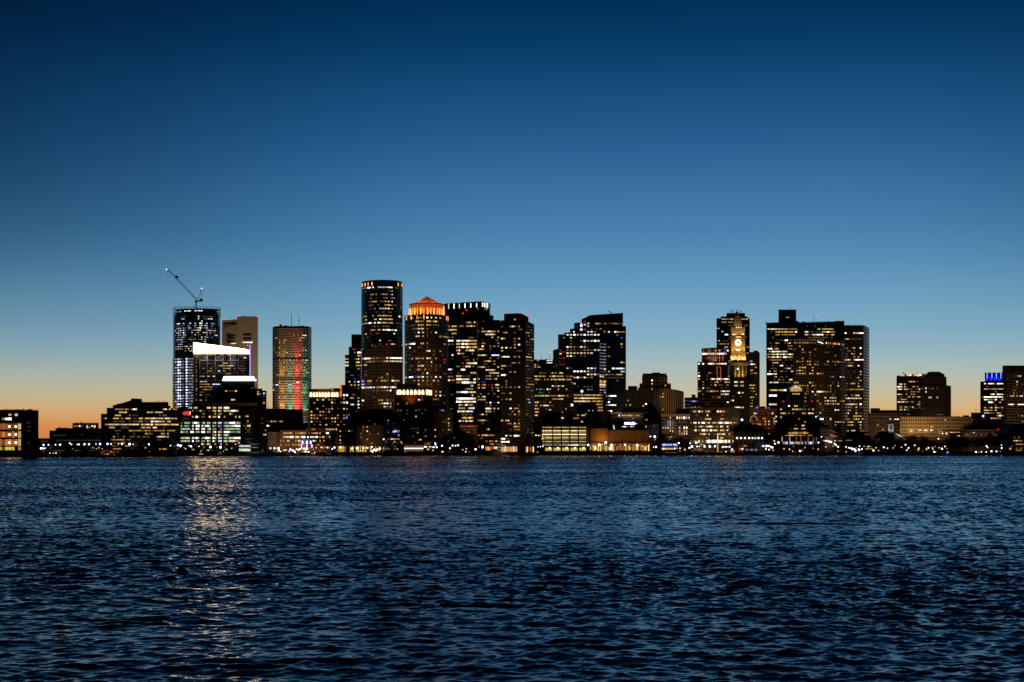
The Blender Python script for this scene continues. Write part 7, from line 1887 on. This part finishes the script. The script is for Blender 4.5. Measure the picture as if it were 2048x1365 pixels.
for x, y, kd in ((1705, 899, COOL), (1711, 902, COOL), (1718, 900, COOL), (1729, 893, PINK), (1737, 893.5, PINK), (1747, 901.5, COOL), (1752, 896, PINK), (1757.5, 901.8, PINK), (1767.5, 895, COOL), (1775, 896.8, PINK), (1786, 896.5, PINK), (1790, 892, WARML), (1803, 895, PINK), (1811, 890, PINK), (1817, 896.5, WHITE), (1813.5, 901, WHITE), (1829.5, 891, PINK), (1838, 897, WARML), (1857, 896, PINK), (1865, 896.5, PINK), (1870, 893.6, WARML), (1877, 878, COOL), (1879, 896, WARML), (1884, 898, COOL), (1890, 893.5, PINK), (1894, 898, REDL), (1868.8, 905, COOL), (1895, 905.5, COOL), (1887, 905.3, ('b', 0.7, 0.8, 'blue deck lights', 'small blue light low over the water')), (1882, 905.6, ('b', 0.7, 0.8, 'blue deck lights', 'small blue light low over the water')),
                 (1973, 892.5, WHITE), (1975, 895.3, COOL), (2003, 891, COOL), (2003.5, 896.5, WHITE), (1952, 904.8, WHITE), (1958, 906, COOL), (1963, 904.5, WHITE), (1972.5, 904.5, COOL), (1983, 903, COOL), (1993, 903.3, WHITE), (2000.5, 903.2, ('b', 0.9, 0.9, 'blue deck lights', 'small blue light low over the water')), (2005, 906.3, WARML), (2016, 907.3, ('p', 0.6, 0.6, 'blue deck lights', 'small blue light low over the water')), (2027, 907.3, ('p', 0.6, 0.6, 'blue deck lights', 'small blue light low over the water')), (2039, 907.3, WARML), (2020.5, 898, ('A', 1.5, 0.7, 'warm lamps on the waterfront', 'large round amber lamp near the far right house')), (1885, 867.5, PINK), (1893, 867.5, PINK), (1878, 867.4, WARML)):
    lamp(kd, x, y, shore(x) + (4 if y > 902 else 10))
rr = random.Random(4)
for k in range(64):                                            # faint dots between the big lamps
    x = rr.choice([rr.uniform(104, 330), rr.uniform(330, 480), rr.uniform(620, 960), rr.uniform(1300, 1480), rr.uniform(1550, 1760), rr.uniform(1740, 1900)])
    lamp(rr.choice((WARML, TINY, TINY, WARML)), x, round(rr.uniform(896, 905)), shore(x) + rr.uniform(3, 12))
for x, y in ((222, 902), (218, 905.5), (228, 909.5), (242, 909.3), (258, 909.5), (269, 909.5), (266.5, 897)): lamp(REDL, x, y, shore(x) + 3)

# ---- trees
LEAF = [mat('autumn_leaf_dark', (0.035, 0.028, 0.014), 0.8, 0, 0.5, 1.2), mat('evergreen_leaf', (0.022, 0.03, 0.014), 0.8, 0, 0.5, 1.2), mat('russet_leaf', (0.075, 0.036, 0.018), 0.8, 0, 0.5, 1.2)]
BARK = mat('bark', (0.05, 0.038, 0.028), 0.9, 0, 0.3, 2.0)
def tree_proto(seed, kind, h, w):
    r = random.Random(seed)
    o = empty('tree', (0, 0, 0), 'tree', 'tree', None)
    mb = MB(); mb.bar((0, 0, -0.3), (0.1, 0, h * 0.45), h * 0.028, 7, h * 0.016)
    for k in range(7):
        a = r.uniform(0, 6.28); z0 = h * r.uniform(0.25, 0.5)
        mb.bar((0, 0, z0), (math.cos(a) * w * 0.38, math.sin(a) * w * 0.38, z0 + h * r.uniform(0.15, 0.35)), h * 0.012, 5, h * 0.004)
    mb.build('trunk', BARK, o)
    mb = MB()
    cl = [(r.gauss(0, w * 0.2), r.gauss(0, w * 0.2), h * r.uniform(0.36, 0.9), w * r.uniform(0.13, 0.26)) for _ in range(24)]
    for cx, cy, cz, cr in cl:
        k_ = 1.0 - 0.55 * max(0, (cz / h - 0.6) / 0.4)
        cx *= k_; cy *= k_
        for _ in range(85):
            d = Vector((r.gauss(0, 1), r.gauss(0, 1), r.gauss(0, 0.8))).normalized() * cr * r.random() ** 0.4
            p = Vector((cx, cy, cz)) + d
            s = h * r.uniform(0.012, 0.026)
            u = Vector((r.gauss(0, 1), r.gauss(0, 1), r.gauss(0, 1))).normalized(); v = u.orthogonal().normalized()
            mb.poly([p - u * s, p + v * s * 0.6, p + u * s, p - v * s * 0.6])
    mb.build('crown', LEAF[kind], o)
    return o
TP = {}
def tree(px, ytop, D, kind, label, group, wide=0.8):
    h = PZ(ytop, D) - GZ
    key = (kind, round(h / 3), (int(px) % 3))
    if key not in TP:
        o = tree_proto(int(px) + kind, kind, h, h * wide); TP[key] = o
        o.location = (PX(px, D), D, GZ); POS[o.name] = tuple(o.location)
    else:
        o = copy_tree(TP[key], (PX(px, D), D, GZ))
        o.rotation_euler.z = (px * 1.7) % 6.28
    o['label'] = label; o['group'] = group
    return o
for x, y in ((284, 882), (295, 877), (307, 879), (318, 884), (330, 880), (340, 886)): tree(x, y, shore(x) + 22, 0, 'dark leafless looking tree in front of the stepped terraced building', 'trees before the terraced building')
for x, y in ((348, 894), (357, 892)): tree(x, y, shore(x) + 6, 1, 'low dark rounded tree on the quay below the red sign', 'trees below the red sign')
for x, y in ((690, 862), (698, 866), (657, 873)): tree(x, y, shore(x) + 20, 0, 'dark tree beside the yellow lit wharf shopfronts', 'trees beside the wharf shopfronts')
for x, y in ((893, 874), (903, 878), (913, 872), (922, 877), (932, 873), (943, 878), (952, 884)): tree(x, y, shore(x) + 14, 0, 'dark tree on the shore left of the apartment tower lobby', 'trees left of the apartment tower')
for x, y in ((1317, 873), (1327, 866), (1338, 862), (1350, 866), (1362, 872), (1373, 878)): tree(x, y, shore(x) + 32, 2, 'russet dark tree behind the white ferry kiosk', 'trees behind the kiosk')
for x, y in ((1475, 861), (1485, 856), (1520, 858), (1532, 862)): tree(x, y, shore(x) + 62, 1, 'dark tree behind the steep roofed wharf', 'trees behind the mansard wharf')
for x, y in ((1548, 874), (1640, 868)): tree(x, y, shore(x) + 30, 0, 'dark tree at the side of the arched pavilion', 'trees beside the arched pavilion')
for x, y in ((1712, 870), (1720, 866), (1729, 869), (1738, 876)): tree(x, y, shore(x) + 40, 2, 'reddish brown tree in front of the long low hall', 'trees before the low hall')
for x, y in ((1748, 881), (1757, 879), (1766, 882), (1776, 876), (1785, 881), (1796, 882), (1806, 878), (1816, 874), (1826, 870), (1836, 872), (1846, 875), (1855, 880), (1864, 882), (1873, 884), (1884, 885), (1895, 880), (1904, 878)):
    tree(x, y, shore(x) + 26 + (x % 7) * 3, 2 if x % 3 else 0, 'dark autumn tree in the park row at the foot of the church and beige building', 'trees along the right park')
for x, y in ((1913, 874), (1924, 872), (1935, 874), (1946, 873), (1957, 872), (1968, 870), (1979, 868), (1990, 868), (2001, 866), (2012, 862), (2024, 866), (2036, 872)):
    tree(x, y, shore(x) + 44, 0, 'black tree massed under the stone terrace at the far right', 'trees under the stone terrace')
for x, y in ((1932, 850), (1943, 846), (1954, 845), (1965, 846), (1977, 845), (1989, 846), (2001, 845), (2013, 843), (2025, 846), (2037, 845), (2049, 846)):
    tree(x, y, shore(x) + 190, 1, 'tall dark tree behind the stone terrace below the blue crowned tower', 'trees behind the stone terrace')

# ---- boats
def hull_mesh(mb, L, Wd, Hh, n=12, bow=1.0):
    rings = []
    for k in range(n + 1):
        t = k / n
        wv = Wd / 2 * (min(1, (1 - t) * 2.6) ** 0.6 if t > 0.5 else 1) * (0.86 + 0.14 * min(1, t * 4))
        z1 = Hh * (1 + 0.35 * bow * max(0, t - 0.4) ** 1.5 * 2)
        x = -L / 2 + L * t
        wv = max(wv, 0.06)
        rings.append([(x, -wv * 0.55, -0.5), (x, wv * 0.55, -0.5), (x, wv, z1 * 0.6), (x, wv, z1), (x, -wv, z1), (x, -wv, z1 * 0.6)])
    mb.loft(rings)
def boat(name, label, px, D, L, Wd, Hh, hullm, decks, cat='boat', group=None, mast=None, lights=(), flip=False, bow=1.0):
    """decks: (x0, x1, z0, z1, half width, material, window colour or None) in hull units"""
    o = empty(name, (PX(px, D), D, 0), label, cat, group)
    s = -1 if flip else 1
    def fl(mb):
        mb.v = [(x * s + PX(px, D), y + D, z) for x, y, z in mb.v]
        if flip: mb.f = [f[::-1] for f in mb.f]
        return mb
    mb = MB(); hull_mesh(mb, L, Wd, Hh, bow=bow); fl(mb).build('hull', hullm, o)
    for x0, x1, z0, z1, hw, m, wc in decks:
        mb = MB(); sl = (x1 - x0) * 0.08
        mb.loft([[(x0, -hw, z0), (x1, -hw, z0), (x1, hw, z0), (x0, hw, z0)], [(x0 + sl * .3, -hw * .94, z1), (x1 - sl, -hw * .94, z1), (x1 - sl, hw * .94, z1), (x0 + sl * .3, hw * .94, z1)]])
        cb = fl(mb).build('cabin', m, o)
        if wc:
            mb = MB(); n = max(2, int((x1 - x0) / 1.6)); zz0, zz1 = z0 + (z1 - z0) * 0.38, z0 + (z1 - z0) * 0.8
            for k in range(n):
                a = x0 + sl * .3 + 0.15 + (x1 - sl - x0 - sl * .3 - 0.3) * k / n; c = a + (x1 - x0 - 0.3 - sl * 1.3) / n * 0.78
                v = rng.uniform(.5, 1.1)
                for sy in (-1, 1):
                    mb.box(a, c, sy * hw - 0.04, sy * hw + 0.06, zz0, zz1, c=tuple(q * v for q in LC[wc]))
            fl(mb).build('cabin_windows', GLOW, cb)
    if mast:
        mb = MB()
        for x, z0, z1 in mast: mb.bar((x, 0, z0), (x, 0, z1), 0.09, 5, 0.04)
        fl(mb).build('mast', DARKM, o)
    for x, y, z, c, r in lights:
        mb = MB(); mb.ball((x, y, z), r, c=tuple(q * 1.6 for q in LC[c])); fl(mb).build('deck_light', GLOW, o)
    return o
NAVY = mat('dark_hull', (0.02, 0.022, 0.03), 0.4)
WHH = mat('white_hull', (0.45, 0.44, 0.42), 0.35, 0, 0.06)
# the motor yacht
D = shore(512) - 14
o = boat('motor_yacht', 'large white motor yacht with glowing aft decks moored before the brick building', 512, D, 29, 7, 2.9, WHH,
     [(-14, -4.5, 2.9, 5.4, 2.9, WHH, 'w'), (-4.4, 6.0, 2.9, 4.7, 2.5, mat('tinted_glass', (0.02, 0.025, 0.03), 0.15), None), (-13.6, 2.5, 5.4, 5.9, 3.0, WHH, None), (-13.2, -3.2, 5.9, 7.4, 2.6, mat('tinted_glass'), 'c'), (-13, 3.5, 7.6, 7.9, 2.6, WHH, None)],
     'yacht', None, None, [(-13.8, -2.5, 8.6, 'O', 0.4)])
mb = MB()
for a, c in (((-13, -2.2, 7.9), (-12.2, -2.2, 10.3)), ((-12.2, -2.2, 10.3), (-7.5, -2.2, 10.4)), ((-7.5, -2.2, 10.4), (-4.8, -2.2, 8.0)), ((-13, 2.2, 7.9), (-12.2, 2.2, 10.3)), ((-12.2, 2.2, 10.3), (-7.5, 2.2, 10.4)), ((-7.5, 2.2, 10.4), (-4.8, 2.2, 8.0))): mb.bar(a, c, 0.2, 5)
mb.loft([[(-12.2, -2.3, 10.3), (-7.4, -2.3, 10.3), (-7.4, 2.3, 10.3), (-12.2, 2.3, 10.3)], [(-12.2, -2.3, 10.6), (-7.4, -2.3, 10.6), (-7.4, 2.3, 10.6), (-12.2, 2.3, 10.6)]])
mb.v = [(x + PX(512, D), y + D, z) for x, y, z in mb.v]; mb.build('radar_arch', WHH, o)
mb = MB()
for k in range(11):
    for z0, z1, v in ((3.3, 4.6, 1.0), (6.0, 7.0, 0.9)):
        x = -13.4 + 0.86 * k
        w_ = rng.uniform(.6, 1.3) * v; mb.box(x, x + 0.6, -3.1, -2.98, z0, z1, c=(0.8 * w_, 1.0 * w_, 0.85 * w_))
mb.v = [(x + PX(512, D), y + D, z) for x, y, z in mb.v]; mb.build('deck_lighting', GLOW, o)
spot('deck_lamp', (PX(508, D), D - 9, 9.5), (PX(512, D), D, 4), (0.9, 1.0, 0.9), 700, 100, o, .9, .5)
o.scale.z = 1.3
for px, off, L, lab, red in ((217, 16, 15, 'dark tour boat carrying a cluster of red and white lights at the left quay', True), (346, 18, 13, 'black harbour tug lying below the stepped terraced building', False), (83, 14, 12, 'small black barge off the dark boxy block at the left', False)):
    D = shore(px) - off
    boat('tour_boat' if red else 'harbour_boat', lab, px, D, L, 4.4, 1.2, NAVY, [(-L * .38, L * .22, 1.2, 3.3, 1.7, mat('dark_cabin', (0.03, 0.03, 0.03), 0.5), 'd' if red else None), (-L * .15, L * .12, 3.3, 4.8, 1.3, mat('dark_cabin'), None)],
         mast=[(-1, 4.6, 8.0)], lights=[(-3, -2, 4.6, 'r', .4), (-1, -2, 5.4, 'r', .45), (1.0, -2, 4.3, 'r', .4), (-4.5, -2, 3.8, 'r', .35), (2.5, -2, 4.2, 'w', .3), (-2, -2.3, 2.2, 'r', .4), (4, -2, 3.6, 'a', .35), (5, -1.5, 2.0, 'r', .4), (0, -2.3, 2.4, 'w', .35)] if red else [])
for px, off, L, lab in ((1346, 12, 19, 'long black ferry lying in front of the white kiosk'), (1400, 12, 14, 'black sailing vessel without sails beside the long black ferry')):
    D = shore(px) - off
    boat('ferry' if L > 15 else 'sailing_vessel', lab, px, D, L, 5, 1.5, NAVY, [(-L * .35, L * .25, 1.5, 3.6, 2.0, mat('dark_cabin'), 'd' if L > 15 else None)] + ([(-L * .2, L * .15, 3.6, 5.4, 1.6, mat('dark_cabin'), None)] if L > 15 else []), mast=[(-2.5, 1.5, 11.0), (3.0, 1.5, 10.0)])
k = 0
for px, lab in ((625, 'pale cabin cruiser with lit windows tied up under the blue barrel canopy'), (596, 'small white launch moored under the brightest wharf lamps'), (655, 'low dark motorboat beside the yellow shopfronts'), (440, 'small pale motorboat in front of the bright office block'), (404, 'long low float boat with a thin lit rail before the office block'), (575, 'dark launch tied left of the white launch'), (1720, 'little white launch off the park shelter'), (1893, 'small boat with blue deck lights off the right park')):
    D = shore(px) - 7; L = 9 + (px % 4)
    boat('motorboat', lab, px, D, L, 3.2, 1.0, WHH if px in (625, 596, 440, 1720) else NAVY, [(-L * .25, L * .2, 1.0, 2.7, 1.2, WHH if px in (625, 596, 440, 1720) else mat('dark_cabin'), 'b' if px == 1893 else ('y' if px in (625, 404) else 'd'))], group='small boats along the wharves', lights=[(-2, -1.2, 3.0, 'W', .28)] if px in (596, 625) else [], flip=bool(px % 2))
# ship's mast at the hotel quay, its lighting put in as a glowing pole
o = empty('lit_flag_mast', (PX(1435.6, 1258), 1258, GZ), 'tall mast lit orange white standing on the quay before the stone hotel', 'mast')
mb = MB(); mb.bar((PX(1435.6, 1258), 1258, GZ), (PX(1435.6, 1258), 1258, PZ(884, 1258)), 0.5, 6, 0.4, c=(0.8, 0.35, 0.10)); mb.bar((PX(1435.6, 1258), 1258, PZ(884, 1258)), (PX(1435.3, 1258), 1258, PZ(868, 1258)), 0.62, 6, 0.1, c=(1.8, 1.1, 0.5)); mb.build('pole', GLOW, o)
mb = MB(); mb.bar((PX(1432.5, 1258), 1258, PZ(879.5, 1258)), (PX(1435.6, 1258), 1258, PZ(874, 1258)), 0.12, 4); mb.build('spar', DARKM, o)
# floating docks
for px0, px1, off, lab in ((330, 470, 6, 'low floating dock below the bright office block'), (535, 700, 5, 'low floating dock below the brick wharf lamps'), (1060, 1300, 4, 'narrow dark pier deck below the orange pavilion'), (1480, 1760, 5, 'narrow dark pier deck along the steep roofed wharf'), (60, 280, 5, 'low timber landing stage along the left quay')):
    mb = MB(); m_ = (px0 + px1) / 2; d0, d1 = shore(px0) - off, shore(px1) - off
    o = empty('floating_dock', (PX(m_, (d0 + d1) / 2), (d0 + d1) / 2, 0), lab, 'dock')
    A = [(PX(px0, d0), d0 - 1.5), (PX(px1, d1), d1 - 1.5), (PX(px1, d1), d1 + 1.5), (PX(px0, d0), d0 + 1.5)]
    mb.loft([[(x, y, -0.3) for x, y in A], [(x, y, 0.55) for x, y in A]]); mb.build('deck', mat('dock_timber', (0.10, 0.08, 0.06), 0.85, 0, 0.4, 0.8), o)
    mb = MB()
    for k in range(9):
        t = (k + 0.5) / 9; mb.bar((PX(px0 + (px1 - px0) * t, d0 + (d1 - d0) * t), d0 + (d1 - d0) * t + 1.8, -1), (PX(px0 + (px1 - px0) * t, d0 + (d1 - d0) * t), d0 + (d1 - d0) * t + 1.8, 2.3), 0.18, 6)
    mb.build('piles', mat('dock_timber'), o)

# ---- rooftop plant that breaks the straight parapets
def roofs(nm, *sp):
    b = Bld.__new__(Bld); b.root = bpy.data.objects[nm]; b.D = POS[nm][1]
    for px0, px1, y, n, dd in sp: b.clutter(px0, px1, y, n, dd)
roofs('square_dark_tower', (1602, 1680, 643.8, 3, 10)); roofs('striped_edge_tower', (1692, 1724, 650.8, 2, 8)); roofs('glass_office', (400, 500, 806, 4, 8)); roofs('brick_building', (484, 528, 818, 4, 8))
roofs('warehouse', (114, 143, 857, 3, 8), (148, 195, 846.5, 2, 8)); roofs('terraced_building', (228, 258, 808, 2, 16), (345, 356, 817, 2, 10)); roofs('office_block', (0, 70, 820, 4, 10))
roofs('brick_hotel', (622, 660, 778.5, 3, 12)); roofs('waterfront_hotel', (1390, 1455, 815.6, 4, 10)); roofs('long_arcade_building', (1805, 1920, 833.4, 6, 8)); roofs('colonnade_building', (1326, 1350, 828.4, 2, 8))
roofs('parking_garage', (1090, 1168, 852.4, 3, 8)); roofs('ochre_hall', (1222, 1290, 860.4, 4, 8)); roofs('yellow_lit_office', (1072, 1126, 735, 4, 10)); roofs('wharf_hotel', (564, 608, 861, 3, 8), (616, 658, 856.4, 3, 8))
roofs('dark_glass_slab', (1456, 1488, 626, 2, 12)); roofs('apartment_tower', (957, 984, 643.4, 2, 8)); roofs('slab_tower', (482, 512, 633.4, 2, 10)); roofs('dark_hall', (1090, 1126, 826, 3, 8)); roofs('twin_block_tower', (1796, 1807, 752.4, 1, 8))
